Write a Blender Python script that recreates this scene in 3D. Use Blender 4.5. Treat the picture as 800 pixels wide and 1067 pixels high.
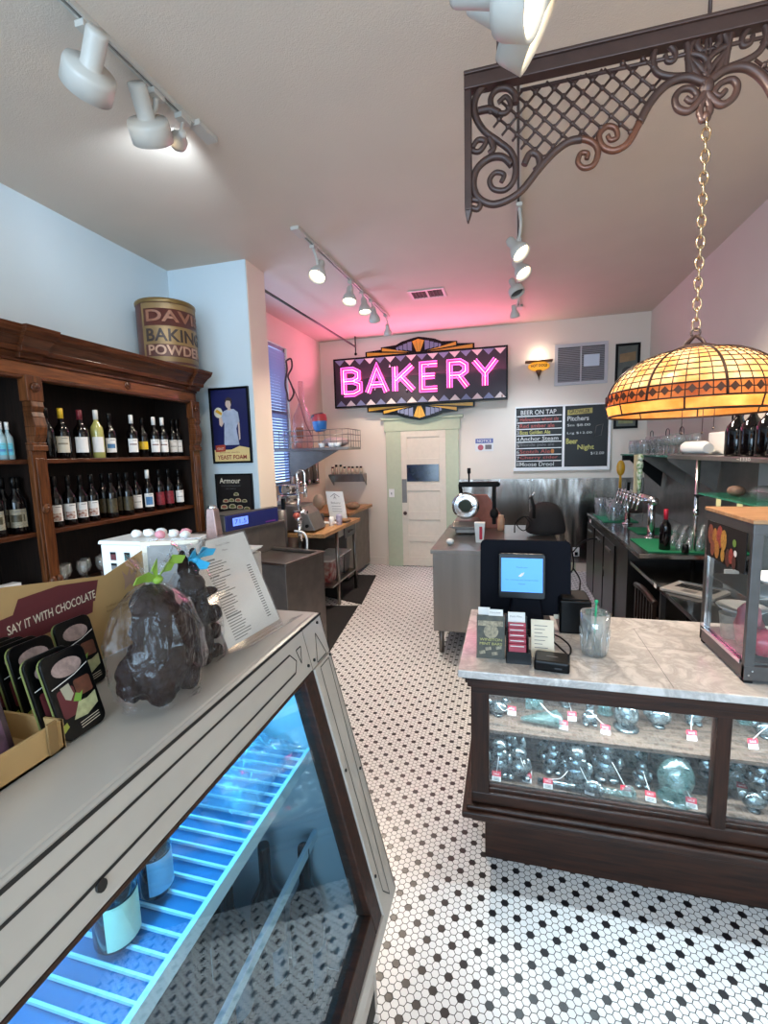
import bpy, bmesh, math, random
from mathutils import Vector, Matrix
random.seed(7)
PI = math.pi
for o in list(bpy.data.objects): bpy.data.objects.remove(o)
scene = bpy.context.scene
COL = scene.collection

# ------------------------------------------------------------------ camera, world, light
F = 485.0; H = 1.65
YAW, PITCH, ROLL = -0.26010136, 0.12430659, 0.0283803
fwd = Vector((math.sin(YAW)*math.cos(PITCH), math.cos(YAW)*math.cos(PITCH), -math.sin(PITCH)))
r0 = Vector((math.cos(YAW), -math.sin(YAW), 0)); d0 = fwd.cross(r0)
RT = math.cos(ROLL)*r0 + math.sin(ROLL)*d0
DN = -math.sin(ROLL)*r0 + math.cos(ROLL)*d0
CAM = Vector((0, 0, H))
cd = bpy.data.cameras.new('camera'); cam = bpy.data.objects.new('camera', cd); COL.objects.link(cam)
cam.matrix_world = Matrix(((RT.x, -DN.x, -fwd.x, 0), (RT.y, -DN.y, -fwd.y, 0), (RT.z, -DN.z, -fwd.z, H), (0, 0, 0, 1)))
cd.sensor_fit = 'AUTO'; cd.sensor_width = 36; cd.lens = 36*F/1067; cd.clip_start = 0.02
scene.camera = cam

def P(px, py, ax, val):
    """point of the photograph's line of sight that lies on the plane axis=val"""
    d = RT*((px-400)/F) + DN*((py-533.5)/F) + fwd
    return CAM + d*((val-CAM[ax])/d[ax])

w = bpy.data.worlds.new('world'); scene.world = w; w.use_nodes = True
bg = w.node_tree.nodes['Background']; bg.inputs[0].default_value = (0.50, 0.72, 1.0, 1); bg.inputs[1].default_value = 1.5
scene.view_settings.view_transform = 'Standard'; scene.view_settings.look = 'None'
scene.view_settings.gamma = 1; scene.view_settings.use_curve_mapping = False
scene.view_settings.exposure = 0.88
cy = scene.cycles
cy.use_denoising = True; cy.max_bounces = 10; cy.transparent_max_bounces = 24; cy.diffuse_bounces = 5
cy.glossy_bounces = 5; cy.sample_clamp_indirect = 6; cy.caustics_reflective = False; cy.caustics_refractive = False

def light(name, kind, loc, power, color, target=None, **k):
    l = bpy.data.lights.new(name, kind); l.energy = power; l.color = color
    for a, b in k.items(): setattr(l, a, b)
    o = bpy.data.objects.new(name, l); COL.objects.link(o); o.location = loc
    if target is not None:
        o.rotation_euler = (Vector(target)-Vector(loc)).to_track_quat('-Z', 'Y').to_euler()
    return o
# daylight arriving through the shop windows behind the camera
light('window_daylight', 'AREA', (-0.6, -2.75, 1.75), 140, (0.60, 0.81, 1.0), target=(-0.6, 3, 1.5), shape='RECTANGLE', size=3.9, size_y=2.2)
# daylight through the alcove window
light('alcove_daylight', 'AREA', (-2.98, 4.75, 2.0), 14, (0.45, 0.65, 1.0), target=(0, 4.75, 1.9), shape='RECTANGLE', size=1.1, size_y=1.3)
WARM = (1.0, 0.86, 0.70)

# ------------------------------------------------------------------ materials
def lin(h):
    h = h.lstrip('#'); v = [int(h[i:i+2], 16)/255 for i in (0, 2, 4)]
    return tuple(((x+0.055)/1.055)**2.4 if x > 0.04045 else x/12.92 for x in v) + (1,)
MATS = {}
def mat(name, col, rough=0.5, metal=0.0, noise=0.0, scale=20, stretch=(1, 1, 1), bump=0.0, bscale=None, emit=None, estr=0, col2=None, spec=0.5, coat=0, trans=0, alpha=1, detail=4):
    if name in MATS: return MATS[name]
    m = bpy.data.materials.new(name); m.use_nodes = True; nt = m.node_tree; N = nt.nodes; L = nt.links
    b = N['Principled BSDF']
    c = lin(col) if isinstance(col, str) else col
    b.inputs['Base Color'].default_value = c
    b.inputs['Roughness'].default_value = rough; b.inputs['Metallic'].default_value = metal
    b.inputs['Specular IOR Level'].default_value = spec
    if coat: b.inputs['Coat Weight'].default_value = coat; b.inputs['Coat Roughness'].default_value = 0.08
    if trans: b.inputs['Transmission Weight'].default_value = trans
    if alpha < 1: b.inputs['Alpha'].default_value = alpha
    if emit: b.inputs['Emission Color'].default_value = lin(emit); b.inputs['Emission Strength'].default_value = estr
    tc = N.new('ShaderNodeTexCoord'); mp = N.new('ShaderNodeMapping'); L.new(tc.outputs['Object'], mp.inputs[0]); mp.inputs['Scale'].default_value = stretch
    nz = N.new('ShaderNodeTexNoise'); nz.inputs['Scale'].default_value = scale; nz.inputs['Detail'].default_value = detail; L.new(mp.outputs[0], nz.inputs[0])
    mx = N.new('ShaderNodeMix'); mx.data_type = 'RGBA'
    if col2: c2 = lin(col2)
    else: c2 = tuple(x*(1-noise) for x in c[:3]) + (1,)
    rmp = N.new('ShaderNodeMapRange'); rmp.inputs[1].default_value = 0.35; rmp.inputs[2].default_value = 0.65
    L.new(nz.outputs[0], rmp.inputs[0]); L.new(rmp.outputs[0], mx.inputs[0])
    mx.inputs[6].default_value = c; mx.inputs[7].default_value = c2
    L.new(mx.outputs[2], b.inputs['Base Color'])
    if bump:
        bp = N.new('ShaderNodeBump'); bp.inputs['Strength'].default_value = bump; bp.inputs['Distance'].default_value = 0.004
        if bscale:
            n2 = N.new('ShaderNodeTexNoise'); n2.inputs['Scale'].default_value = bscale; L.new(mp.outputs[0], n2.inputs[0]); L.new(n2.outputs[0], bp.inputs['Height'])
        else: L.new(nz.outputs[0], bp.inputs['Height'])
        L.new(bp.outputs[0], b.inputs['Normal'])
    MATS[name] = m; return m

def glassy(name, col, clear=0.85, rough=0.03, tint=(1, 1, 1, 1), bump=0, bscale=30, ior=1.5):
    """thin clear sheet: see-through tint plus fresnel gloss"""
    if name in MATS: return MATS[name]
    m = bpy.data.materials.new(name); m.use_nodes = True; nt = m.node_tree; N = nt.nodes; L = nt.links
    N.remove(N['Principled BSDF']); out = N['Material Output']
    t = N.new('ShaderNodeBsdfTransparent'); t.inputs[0].default_value = tint
    d = N.new('ShaderNodeBsdfDiffuse'); d.inputs[0].default_value = lin(col)
    g = N.new('ShaderNodeBsdfGlossy'); g.inputs[0].default_value = (1, 1, 1, 1); g.inputs[1].default_value = rough
    m1 = N.new('ShaderNodeMixShader'); m1.inputs[0].default_value = clear; L.new(d.outputs[0], m1.inputs[1]); L.new(t.outputs[0], m1.inputs[2])
    fr = N.new('ShaderNodeFresnel'); ge = N.new('ShaderNodeNewGeometry'); mi = N.new('ShaderNodeMapRange')
    mi.inputs[3].default_value = ior; mi.inputs[4].default_value = 1/ior; L.new(ge.outputs['Backfacing'], mi.inputs[0]); L.new(mi.outputs[0], fr.inputs[0])
    m2 = N.new('ShaderNodeMixShader'); L.new(fr.outputs[0], m2.inputs[0]); L.new(m1.outputs[0], m2.inputs[1]); L.new(g.outputs[0], m2.inputs[2])
    if bump:
        tc = N.new('ShaderNodeTexCoord'); nz = N.new('ShaderNodeTexNoise'); nz.inputs['Scale'].default_value = bscale; nz.inputs['Detail'].default_value = 5; nz.inputs['Distortion'].default_value = 1.2
        L.new(tc.outputs['Object'], nz.inputs[0]); bp = N.new('ShaderNodeBump'); bp.inputs['Strength'].default_value = bump; bp.inputs['Distance'].default_value = 0.01
        L.new(nz.outputs[0], bp.inputs['Height']); L.new(bp.outputs[0], g.inputs['Normal']); L.new(bp.outputs[0], fr.inputs['Normal'])
    L.new(m2.outputs[0], out.inputs[0]); MATS[name] = m; return m

class NM:
    """tiny node-math helper"""
    def __init__(s, nt): s.nt = nt
    def op(s, o, a, b=None, c=None):
        n = s.nt.nodes.new('ShaderNodeMath'); n.operation = o
        for i, v in enumerate((a, b, c)):
            if v is None: continue
            if isinstance(v, (int, float)): n.inputs[i].default_value = v
            else: s.nt.links.new(v, n.inputs[i])
        return n.outputs[0]

def floor_material():
    m = bpy.data.materials.new('hex_mosaic'); m.use_nodes = True; nt = m.node_tree; N = nt.nodes; L = nt.links; b = N['Principled BSDF']; M = NM(nt)
    ge = N.new('ShaderNodeNewGeometry'); sp = N.new('ShaderNodeSeparateXYZ'); L.new(ge.outputs['Position'], sp.inputs[0])
    X = M.op('DIVIDE', M.op('ADD', sp.outputs[0], 0.300), 0.02465); Y = M.op('DIVIDE', M.op('SUBTRACT', sp.outputs[1], 1.327), 0.02432)
    def hexd(x, y):
        ax = M.op('ABSOLUTE', x); ay = M.op('ABSOLUTE', y)
        return M.op('MAXIMUM', ay, M.op('ADD', M.op('MULTIPLY', ax, 0.8660254), M.op('MULTIPLY', ay, 0.5)))
    def off(px, py, sx, sy):
        x = M.op('SUBTRACT', X, sx) if sx else X; y = M.op('SUBTRACT', Y, sy) if sy else Y
        x = M.op('MULTIPLY', M.op('SUBTRACT', M.op('FRACT', M.op('ADD', M.op('DIVIDE', x, px), 0.5)), 0.5), px)
        y = M.op('MULTIPLY', M.op('SUBTRACT', M.op('FRACT', M.op('ADD', M.op('DIVIDE', y, py), 0.5)), 0.5), py)
        return x, y
    s3 = 1.7320508
    d = M.op('MINIMUM', hexd(*off(s3, 1, 0, 0)), hexd(*off(s3, 1, s3/2, .5)))
    k = M.op('MINIMUM', hexd(*off(2*s3, 4, 0, 0)), hexd(*off(2*s3, 4, s3, 2)))
    grout = M.op('SMOOTHSTEP' if False else 'GREATER_THAN', d, 0.452)
    black = M.op('LESS_THAN', k, 0.47)
    nz = N.new('ShaderNodeTexNoise'); nz.inputs['Scale'].default_value = 2.2; nz.inputs['Detail'].default_value = 6; L.new(ge.outputs['Position'], nz.inputs[0])
    n2 = N.new('ShaderNodeTexNoise'); n2.inputs['Scale'].default_value = 38; n2.inputs['Detail'].default_value = 1; L.new(ge.outputs['Position'], n2.inputs[0])
    w1 = N.new('ShaderNodeMix'); w1.data_type = 'RGBA'; w1.inputs[6].default_value = lin('#ebe9e8'); w1.inputs[7].default_value = lin('#d3d0cf'); L.new(nz.outputs[0], w1.inputs[0])
    w2 = N.new('ShaderNodeMix'); w2.data_type = 'RGBA'; w2.blend_type = 'MULTIPLY'; w2.inputs[0].default_value = 0.35; L.new(w1.outputs[2], w2.inputs[6]); L.new(n2.outputs['Color'], w2.inputs[7])
    b1 = N.new('ShaderNodeMix'); b1.data_type = 'RGBA'; L.new(black, b1.inputs[0]); L.new(w1.outputs[2], b1.inputs[6]); b1.inputs[7].default_value = lin('#17151a')
    g1 = N.new('ShaderNodeMix'); g1.data_type = 'RGBA'; L.new(grout, g1.inputs[0]); L.new(b1.outputs[2], g1.inputs[6]); g1.inputs[7].default_value = lin('#38312f')
    L.new(g1.outputs[2], b.inputs['Base Color'])
    r = M.op('ADD', M.op('MULTIPLY', grout, 0.5), 0.30); L.new(r, b.inputs['Roughness'])
    bp = N.new('ShaderNodeBump'); bp.inputs['Strength'].default_value = 0.35; bp.inputs['Distance'].default_value = 0.001; L.new(M.op('SUBTRACT', 1.0, grout), bp.inputs['Height']); L.new(bp.outputs[0], b.inputs['Normal'])
    return m

def wood(name, c1, c2, rough=0.42, axis='Z', scale=6, coat=0.08, metal=0):
    st = {'X': (1, 12, 12), 'Y': (12, 1, 12), 'Z': (12, 12, 1)}[axis]
    return mat(name, c1, rough, metal, col2=c2, scale=scale, stretch=st, bump=0.15, coat=coat, spec=.3)

def marble_material():
    m = bpy.data.materials.new('marble'); m.use_nodes = True; nt = m.node_tree; N = nt.nodes; L = nt.links; b = N['Principled BSDF']; M = NM(nt)
    tc = N.new('ShaderNodeTexCoord')
    n1 = N.new('ShaderNodeTexNoise'); n1.inputs['Scale'].default_value = 9; n1.inputs['Detail'].default_value = 12; n1.inputs['Roughness'].default_value = .65; n1.inputs['Distortion'].default_value = .5; L.new(tc.outputs['Object'], n1.inputs[0])
    v = M.op('ABSOLUTE', M.op('SUBTRACT', n1.outputs[0], 0.5)); v = M.op('MINIMUM', M.op('MULTIPLY', v, 9), 1.0)
    n2 = N.new('ShaderNodeTexNoise'); n2.inputs['Scale'].default_value = 3; n2.inputs['Detail'].default_value = 5; L.new(tc.outputs['Object'], n2.inputs[0])
    f = M.op('MULTIPLY', M.op('SUBTRACT', 1.0, v), M.op('MULTIPLY', n2.outputs[0], 1.1))
    mx = N.new('ShaderNodeMix'); mx.data_type = 'RGBA'; L.new(f, mx.inputs[0]); mx.inputs[6].default_value = lin('#cdc8c4'); mx.inputs[7].default_value = lin('#8a8682')
    L.new(mx.outputs[2], b.inputs['Base Color']); b.inputs['Roughness'].default_value = 0.16
    return m

M_floor = floor_material(); M_marble = marble_material()
M_ceil = mat('ceiling_paint', '#cdbfb0', 0.75, bump=0.3, bscale=160, noise=0.03, scale=3)
M_wl = mat('pale_blue_wall_paint', '#c2d0d8', 0.6, noise=0.02, scale=2)
M_cream = mat('cream_wall_paint', '#e0d3c3', 0.6, noise=0.03, scale=2)
M_wr = mat('right_wall_paint', '#cfcabf', 0.6, noise=0.03, scale=2)
M_steel = mat('brushed_steel', '#928b85', 0.33, 1, noise=0.18, scale=8, stretch=(1, 1, .06))
M_steelp = mat('wavy_steel_panel', '#a89f97', 0.19, 1, noise=0.12, scale=6, bump=1.0, bscale=4.5, stretch=(1, 1, .25))
[setattr(n_.inputs['Distance'], 'default_value', .02) for n_ in M_steelp.node_tree.nodes if n_.type == 'BUMP']
M_barsteel = mat('polished_bar_steel', '#8f8a86', 0.16, 1, noise=0.2, scale=5, bump=.3, bscale=8)
M_sinksteel = mat('worn_grey_steel', '#807872', 0.42, 0.75, noise=0.2, scale=9)
M_chrome = mat('polished_chrome', '#d8d8da', 0.1, 1)
M_dsteel = mat('dull_grey_steel', '#5c5a5a', 0.42, 0.6, noise=0.15)
M_black = mat('black_plastic', '#050506', 0.3, spec=0.2)
M_matt = mat('matt_black', '#0c0a0a', 0.75, noise=0.2, spec=.3)
M_rubber = mat('black_rubber_mat', '#100e0e', 0.85, bump=0.5, bscale=200)
M_white = mat('white_enamel', '#e6e4e0', 0.35)
M_lampw = mat('white_lamp_enamel', '#bdb8b0', 0.35)
M_paper = mat('white_paper', '#dcdad6', 0.7, noise=0.05)
M_creampaper = mat('cream_paper', '#d9cdb8', 0.7, noise=0.05)
M_ink = mat('dark_ink', '#2a2728', 0.7)
M_greyink = mat('grey_ink', '#6c6a6a', 0.7)
M_walnut = wood('dark_walnut', '#371c10', '#1f0f08', 0.5, 'X')
M_walnutz = wood('dark_walnut_upright', '#371c10', '#1f0f08', 0.5, 'Z')
M_oak = wood('red_brown_oak', '#58301a', '#36190b', 0.35, 'Y')
M_oakz = wood('red_brown_oak_upright', '#693c20', '#40220f', 0.35, 'Z')
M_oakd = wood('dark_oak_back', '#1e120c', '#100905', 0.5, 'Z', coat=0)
M_shelfwood = wood('case_shelf_wood', '#6b5a4e', '#3d332c', 0.4, 'X')
M_butcher = wood('butcher_block', '#b98f62', '#96693e', 0.45, 'Y')
M_iron = mat('brown_painted_iron', '#46302a', 0.45, 0.2, noise=0.2)
M_copper = mat('copper_highlight_paint', '#6a4232', 0.36, 0.4, noise=0.2)
M_green = mat('green_rubber_mat', '#0f7d52', 0.6, noise=0.2, scale=60)
M_sage = mat('sage_trim_paint', '#b9c0a4', 0.5, noise=0.05)
M_door = mat('cream_door_paint', '#ddd0bd', 0.45, noise=0.05)
M_pane = glassy('clear_pane', '#9aa4a8', 0.97, 0.02, tint=(.93, .96, .97, 1))
M_coolerpane = glassy('cooler_pane', '#6090a8', 0.98, 0.015, tint=(.86, .94, .97, 1), ior=1.75)
M_glass = glassy('clear_glassware', '#aab4b8', 0.84, 0.03, tint=(.95, .97, .97, 1), ior=2.1)
M_greenglass = glassy('green_edge_glass', '#3f9a7c', 0.55, 0.05, tint=(.6, .9, .8, 1))
M_acrylic = glassy('clear_acrylic', '#b0b0b4', 0.93, 0.05, ior=1.3)
M_cello = glassy('crinkled_cellophane', '#8a8a90', 0.988, 0.06, bump=1.0, bscale=24, ior=1.42)
M_plastic = glassy('plastic_wrap', '#7fb8d8', 0.86, 0.08, bump=1.0, bscale=40, ior=1.6)
M_mould = mat('silvery_clear_mould', '#8f9ea1', 0.14, 0.8, noise=0.75, scale=30, bump=0.7, bscale=60)
M_mouldt = glassy('teal_clear_mould', '#5f8684', 0.72, 0.06, tint=(.82, .93, .92, 1), bump=.6, bscale=40, ior=2.0)
M_choc = mat('dark_chocolate', '#1e0b06', 0.55, noise=0.3, scale=22, bump=1.0, bscale=70, spec=0.15)
M_bottle = mat('dark_bottle_glass', '#070506', 0.08, 0, spec=0.45)
M_red = mat('red_card', '#c41f38', 0.5); M_redpack = mat('red_foil', '#a02038', 0.35, noise=0.3, scale=40)
M_yellow = mat('yellow_plastic', '#d5a312', 0.4); M_gold = mat('gold_paint', '#d79f28', 0.4, noise=0.1)
M_card = mat('kraft_cardboard', '#b08d5c', 0.75, noise=0.08, scale=12)
M_cardd = mat('kraft_card_edge', '#7e6038', 0.8)
M_maroon = mat('maroon_print', '#5a1d22', 0.6)
M_cooler = mat('aged_white_enamel', '#aea69d', 0.3, noise=0.06, scale=9)
M_line = mat('black_trim_line', '#0e0c0c', 0.5)
M_coolin = mat('pale_cooler_lining', '#b8ccd4', 0.35)
M_wire = mat('white_coated_wire', '#c8dce4', 0.4)
M_blue = mat('deep_blue_plastic', '#1d2560', 0.4)
M_navy = mat('navy_black_plastic', '#04050f', 0.6, spec=0.08)

def emissive(name, col, strength):
    m = bpy.data.materials.new(name); m.use_nodes = True; nt = m.node_tree; b = nt.nodes['Principled BSDF']
    b.inputs['Base Color'].default_value = lin(col); b.inputs['Emission Color'].default_value = lin(col); b.inputs['Emission Strength'].default_value = strength
    MATS[name] = m; return m
M_bulb = emissive('lit_bulb', '#ffe9c4', 6); M_bulbcool = emissive('cool_lit_bulb', '#e4ecff', 4)
M_neon = emissive('pink_neon_tube', '#ff62c4', 1.5); M_neon2 = emissive('pale_pink_neon_tube', '#ffa2da', 2.0)
M_screen = emissive('blue_screen', '#4a90ea', 0.42); M_lcd = emissive('lcd_display', '#6a8cff', 0.55)
M_led = emissive('white_led_strip', '#e6f4ff', 3.0); M_coolled = emissive('cyan_led_tube', '#5cc4ff', 5)

# ------------------------------------------------------------------ mesh building
WM = {}
class Fr:
    """plane frame: u to the right, v up (or down), w off the surface"""
    def __init__(s, O, U, V): s.O = Vector(O); s.U = Vector(U).normalized(); s.V = Vector(V).normalized(); s.N = s.U.cross(s.V).normalized()
    def p(s, u, v, w=0): return s.O + s.U*u + s.V*v + s.N*w

_txt = {}
def text_mesh(s, off=0.0):
    k = (s, off)
    if k in _txt: return _txt[k]
    cu = bpy.data.curves.new('tmp', 'FONT'); cu.body = s; cu.offset = off; cu.resolution_u = 3
    o = bpy.data.objects.new('tmp', cu); COL.objects.link(o); bpy.context.view_layer.update()
    me = bpy.data.meshes.new_from_object(o.evaluated_get(bpy.context.evaluated_depsgraph_get()))
    V = [tuple(v.co[:2]) for v in me.vertices]; Fc = [tuple(p.vertices) for p in me.polygons]
    bpy.data.objects.remove(o); bpy.data.curves.remove(cu); bpy.data.meshes.remove(me)
    xs = [v[0] for v in V] or [0, 1]; ys = [v[1] for v in V] or [0, 1]
    _txt[k] = (V, Fc, min(xs), max(xs), min(ys), max(ys)); return _txt[k]

class MB:
    def __init__(s): s.b = bmesh.new(); s.ms = []; s.i = 0; s.sm = False
    def m(s, mt):
        if mt not in s.ms: s.ms.append(mt)
        s.i = s.ms.index(mt); return s
    def face(s, vs, smooth=None):
        try: f = s.b.faces.new(vs)
        except ValueError: return None
        f.material_index = s.i; f.smooth = s.sm if smooth is None else smooth; return f
    def hexa(s, c):
        v = [s.b.verts.new(p) for p in c]
        for q in ((0, 3, 2, 1), (4, 5, 6, 7), (0, 1, 5, 4), (1, 2, 6, 5), (2, 3, 7, 6), (3, 0, 4, 7)): s.face([v[i] for i in q], False)
        return s
    def bx(s, x0, x1, y0, y1, z0, z1):
        return s.hexa([(x0, y0, z0), (x1, y0, z0), (x1, y1, z0), (x0, y1, z0), (x0, y0, z1), (x1, y0, z1), (x1, y1, z1), (x0, y1, z1)])
    def fbox(s, f, u0, u1, v0, v1, w0, w1):
        return s.hexa([f.p(u0, v0, w0), f.p(u1, v0, w0), f.p(u1, v1, w0), f.p(u0, v1, w0), f.p(u0, v0, w1), f.p(u1, v0, w1), f.p(u1, v1, w1), f.p(u0, v1, w1)])
    def fpoly(s, f, pts, w=0.0006, th=0):
        a = [s.b.verts.new(f.p(u, v, w)) for u, v in pts]; s.face(a, False)
        if th:
            b2 = [s.b.verts.new(f.p(u, v, w-th)) for u, v in pts]; s.face(b2[::-1], False)
            n = len(a)
            for i in range(n): s.face([a[i], b2[i], b2[(i+1) % n], a[(i+1) % n]][::-1], False)
        return s
    def text(s, f, t, u, v, h, width=None, w=0.001, off=0.0, wrap=None, th=0):
        V, Fc, x0, x1, y0, y1 = text_mesh(t, off)
        ky = h/max(y1-y0, 1e-3); kx = (width/max(x1-x0, 1e-3)) if width else ky
        cv = lambda q, ww: (wrap(u+(q[0]-x0)*kx, v+(q[1]-y0)*ky, ww) if wrap else f.p(u+(q[0]-x0)*kx, v+(q[1]-y0)*ky, ww))
        vs = [s.b.verts.new(cv(q, w)) for q in V]
        for fc in Fc: s.face([vs[i] for i in fc], False)
        if th:
            v2 = [s.b.verts.new(cv(q, w-th)) for q in V]
            cnt = {}
            for fc in Fc:
                for i in range(len(fc)):
                    a, b = fc[i], fc[(i+1) % len(fc)]; cnt[(a, b)] = 1
            for (a, b) in cnt:
                if (b, a) not in cnt: s.face([vs[a], v2[a], v2[b], vs[b]][::-1], False)
        return s
    def lathe(s, prof, o=(0, 0, 0), n=20, caps=True, mtx=None, a0=0, a1=2*PI, smooth=True):
        rings = []; o = Vector(o); full = abs(a1-a0-2*PI) < 1e-6; cnt = n if full else n+1
        for r, z in prof:
            ring = []
            for k in range(cnt):
                a = a0+(a1-a0)*k/n; p = Vector((r*math.cos(a), r*math.sin(a), z))
                if mtx: p = mtx @ p
                ring.append(s.b.verts.new(o+p))
            rings.append(ring)
        for i in range(len(rings)-1):
            for k in range(n):
                k2 = (k+1) % cnt
                s.face([rings[i][k], rings[i][k2], rings[i+1][k2], rings[i+1][k]], smooth)
        if caps and full:
            if prof[0][0] > 1e-5: s.face(rings[0][::-1], False)
            if prof[-1][0] > 1e-5: s.face(rings[-1], False)
        return s
    def cyl(s, p0, p1, r0, r1=None, n=14, caps=True):
        p0 = Vector(p0); p1 = Vector(p1); d = p1-p0
        q = d.to_track_quat('Z', 'Y').to_matrix()
        return s.lathe([(r0, 0), (r0 if r1 is None else r1, d.length)], p0, n, caps, q)
    def tube(s, pts, r, n=6, closed=False, flat=None):
        pts = [Vector(p) for p in pts]; N = len(pts); rings = []
        up = None
        for i in range(N):
            t = (pts[(i+1) % N]-pts[i-1]) if closed else (pts[min(i+1, N-1)]-pts[max(i-1, 0)])
            if t.length < 1e-9: t = Vector((0, 0, 1))
            t.normalize()
            if up is None:
                up = Vector((0, 0, 1)) if abs(t.z) < 0.9 else Vector((1, 0, 0))
            a = t.cross(up)
            if a.length < 1e-4: a = t.cross(Vector((1, 0, 0)))
            a.normalize(); b = a.cross(t).normalized(); up = b
            rr = r[i] if isinstance(r, (list, tuple)) else r
            rings.append([s.b.verts.new(pts[i]+a*math.cos(2*PI*k/n)*rr+b*math.sin(2*PI*k/n)*rr) for k in range(n)])
        for i in range(N if closed else N-1):
            j = (i+1) % N
            for k in range(n): s.face([rings[i][k], rings[i][(k+1) % n], rings[j][(k+1) % n], rings[j][k]], True)
        if not closed: s.face(rings[0][::-1]); s.face(rings[-1])
        return s
    def ell(s, c, rx, ry=None, rz=None, n=12, mtx=None):
        ry = rx if ry is None else ry; rz = rx if rz is None else rz
        m = Matrix.Diagonal((rx, ry, rz)).to_3x3()
        if mtx: m = mtx @ m
        k = max(5, n//2+1)
        return s.lathe([(math.sin(PI*i/k), -math.cos(PI*i/k)) for i in range(k+1)], c, n, False, m)
    def obj(s, name, parent=None, local=False, bevel=0, weld=False, solid=0, sub=0):
        bmesh.ops.recalc_face_normals(s.b, faces=s.b.faces[:]) if not getattr(s, 'keep', False) else None
        me = bpy.data.meshes.new(name)
        if parent is not None and not local:
            bmesh.ops.transform(s.b, matrix=WM[parent].inverted(), verts=s.b.verts)
        bmesh.ops.remove_doubles(s.b, verts=s.b.verts, dist=1e-6) if weld else None
        s.b.to_mesh(me); s.b.free()
        for mt in s.ms: me.materials.append(mt)
        o = bpy.data.objects.new(name, me); COL.objects.link(o)
        if parent is not None: o.parent = parent; WM[o] = WM[parent].copy()
        else: WM[o] = Matrix.Identity(4)
        if solid: md = o.modifiers.new('thick', 'SOLIDIFY'); md.thickness = solid
        if bevel:
            md = o.modifiers.new('bevel', 'BEVEL'); md.width = bevel; md.segments = 2; md.limit_method = 'ANGLE'; md.angle_limit = math.radians(50)
        if sub: md = o.modifiers.new('sub', 'SUBSURF'); md.levels = sub; md.render_levels = sub
        return o

def thing(name, label, cat, loc=(0, 0, 0), rz=0, group=None):
    o = bpy.data.objects.new(name, None); COL.objects.link(o); o.empty_display_size = 0.05
    o.location = loc; o.rotation_euler = (0, 0, rz); o['label'] = label; o['category'] = cat
    if group: o['group'] = group
    WM[o] = Matrix.Translation(Vector(loc)) @ Matrix.Rotation(rz, 4, 'Z')
    return o
def tag(o, label, cat, group=None):
    o['label'] = label; o['category'] = cat
    if group: o['group'] = group
    return o
def struct(o): o['kind'] = 'structure'; return o
def dup(root, loc, rz=None, label=None, group=None, scale=None):
    r = root.copy(); COL.objects.link(r); r.location = loc
    if rz is not None: r.rotation_euler = (0, 0, rz)
    if label: r['label'] = label
    if group: r['group'] = group
    if scale: r.scale = scale
    for ch in list(root.children):
        c = ch.copy(); COL.objects.link(c); c.parent = r
        for g in list(ch.children):
            d = g.copy(); COL.objects.link(d); d.parent = c
    return r
def smooth_path(pts, k=5, closed=False):
    pts = [Vector(p) for p in pts]; n = len(pts); out = []
    for i in range(n if closed else n-1):
        g = lambda j: pts[j % n] if closed else pts[min(max(j, 0), n-1)]
        a, b, c, d = g(i-1), g(i), g(i+1), g(i+2)
        for t in range(k):
            t /= k
            out.append(0.5*((2*b)+(c-a)*t+(2*a-5*b+4*c-d)*t*t+(3*b-a-3*c+d)*t**3))
    if not closed: out.append(pts[-1])
    return out
def circ(u, v, r, n=16, ry=None): return [(u+r*math.cos(2*PI*k/n), v+(ry or r)*math.sin(2*PI*k/n)) for k in range(n)]
def rrect(u0, u1, v0, v1, r, n=4):
    out = []
    for cx, cyy, a in ((u1-r, v1-r, 0), (u0+r, v1-r, 90), (u0+r, v0+r, 180), (u1-r, v0+r, 270)):
        for k in range(n+1): t = math.radians(a+90*k/n); out.append((cx+r*math.cos(t), cyy+r*math.sin(t)))
    return out

# ------------------------------------------------------------------ room shell
HC = 3.29; YB = 6.6; XL = -2.88; XR = 1.70; XP = -2.12; XQ = -2.66; YF = -2.6
struct(MB().m(M_floor).bx(-3.2, 1.9, YF-0.1, YB+0.12, -0.08, 0).obj('floor'))
struct(MB().m(M_ceil).bx(-3.2, 1.9, YF-0.1, YB+0.12, HC, HC+0.08).obj('ceiling'))
struct(MB().m(M_wl).bx(XL-0.1, XL, YF, 3.69, 0, HC).obj('wall_left'))
struct(MB().m(M_cream).bx(-3.2, XR+0.1, YB, YB+0.1, 0, HC).obj('wall_back'))
struct(MB().m(M_wr).bx(XR, XR+0.1, YF, YB, 0, HC).obj('wall_right'))
mb = MB().m(M_wl).bx(XL-0.1, XP, 3.69, 4.0, 0, HC); mb.m(M_cream).bx(XP-0.001, XP+0.004, 3.70, 4.0, 0, HC)
struct(mb.obj('wall_pier'))
# rear left wall with the alcove window opening y 4.05..5.45, z 1.25..2.9
mb = MB().m(M_cream)
mb.bx(XQ-0.1, XQ, 4.0, YB, 0, 1.3); mb.bx(XQ-0.1, XQ, 4.0, YB, 2.98, HC); mb.bx(XQ-0.1, XQ, 5.5, YB, 1.3, 2.98); mb.bx(XQ-0.1, XQ, 4.0, 4.1, 1.3, 2.98)
mb.bx(-3.2, XQ-0.1, 4.0, 4.05, 0, HC)
struct(mb.obj('wall_rear_left'))
mb = MB().m(mat('window_frame_paint', '#8f98b0', 0.5))
for z in (1.3, 2.14, 2.94): mb.bx(XQ-0.09, XQ-0.03, 4.1, 5.5, z, z+0.04)
for y in (4.1, 5.46): mb.bx(XQ-0.09, XQ-0.03, y, y+0.04, 1.3, 2.98)
win = struct(mb.obj('window_1', bevel=0.003))
mb = MB().m(mat('blue_grey_blind', '#8e97b8', 0.6))
z = 1.36
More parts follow.
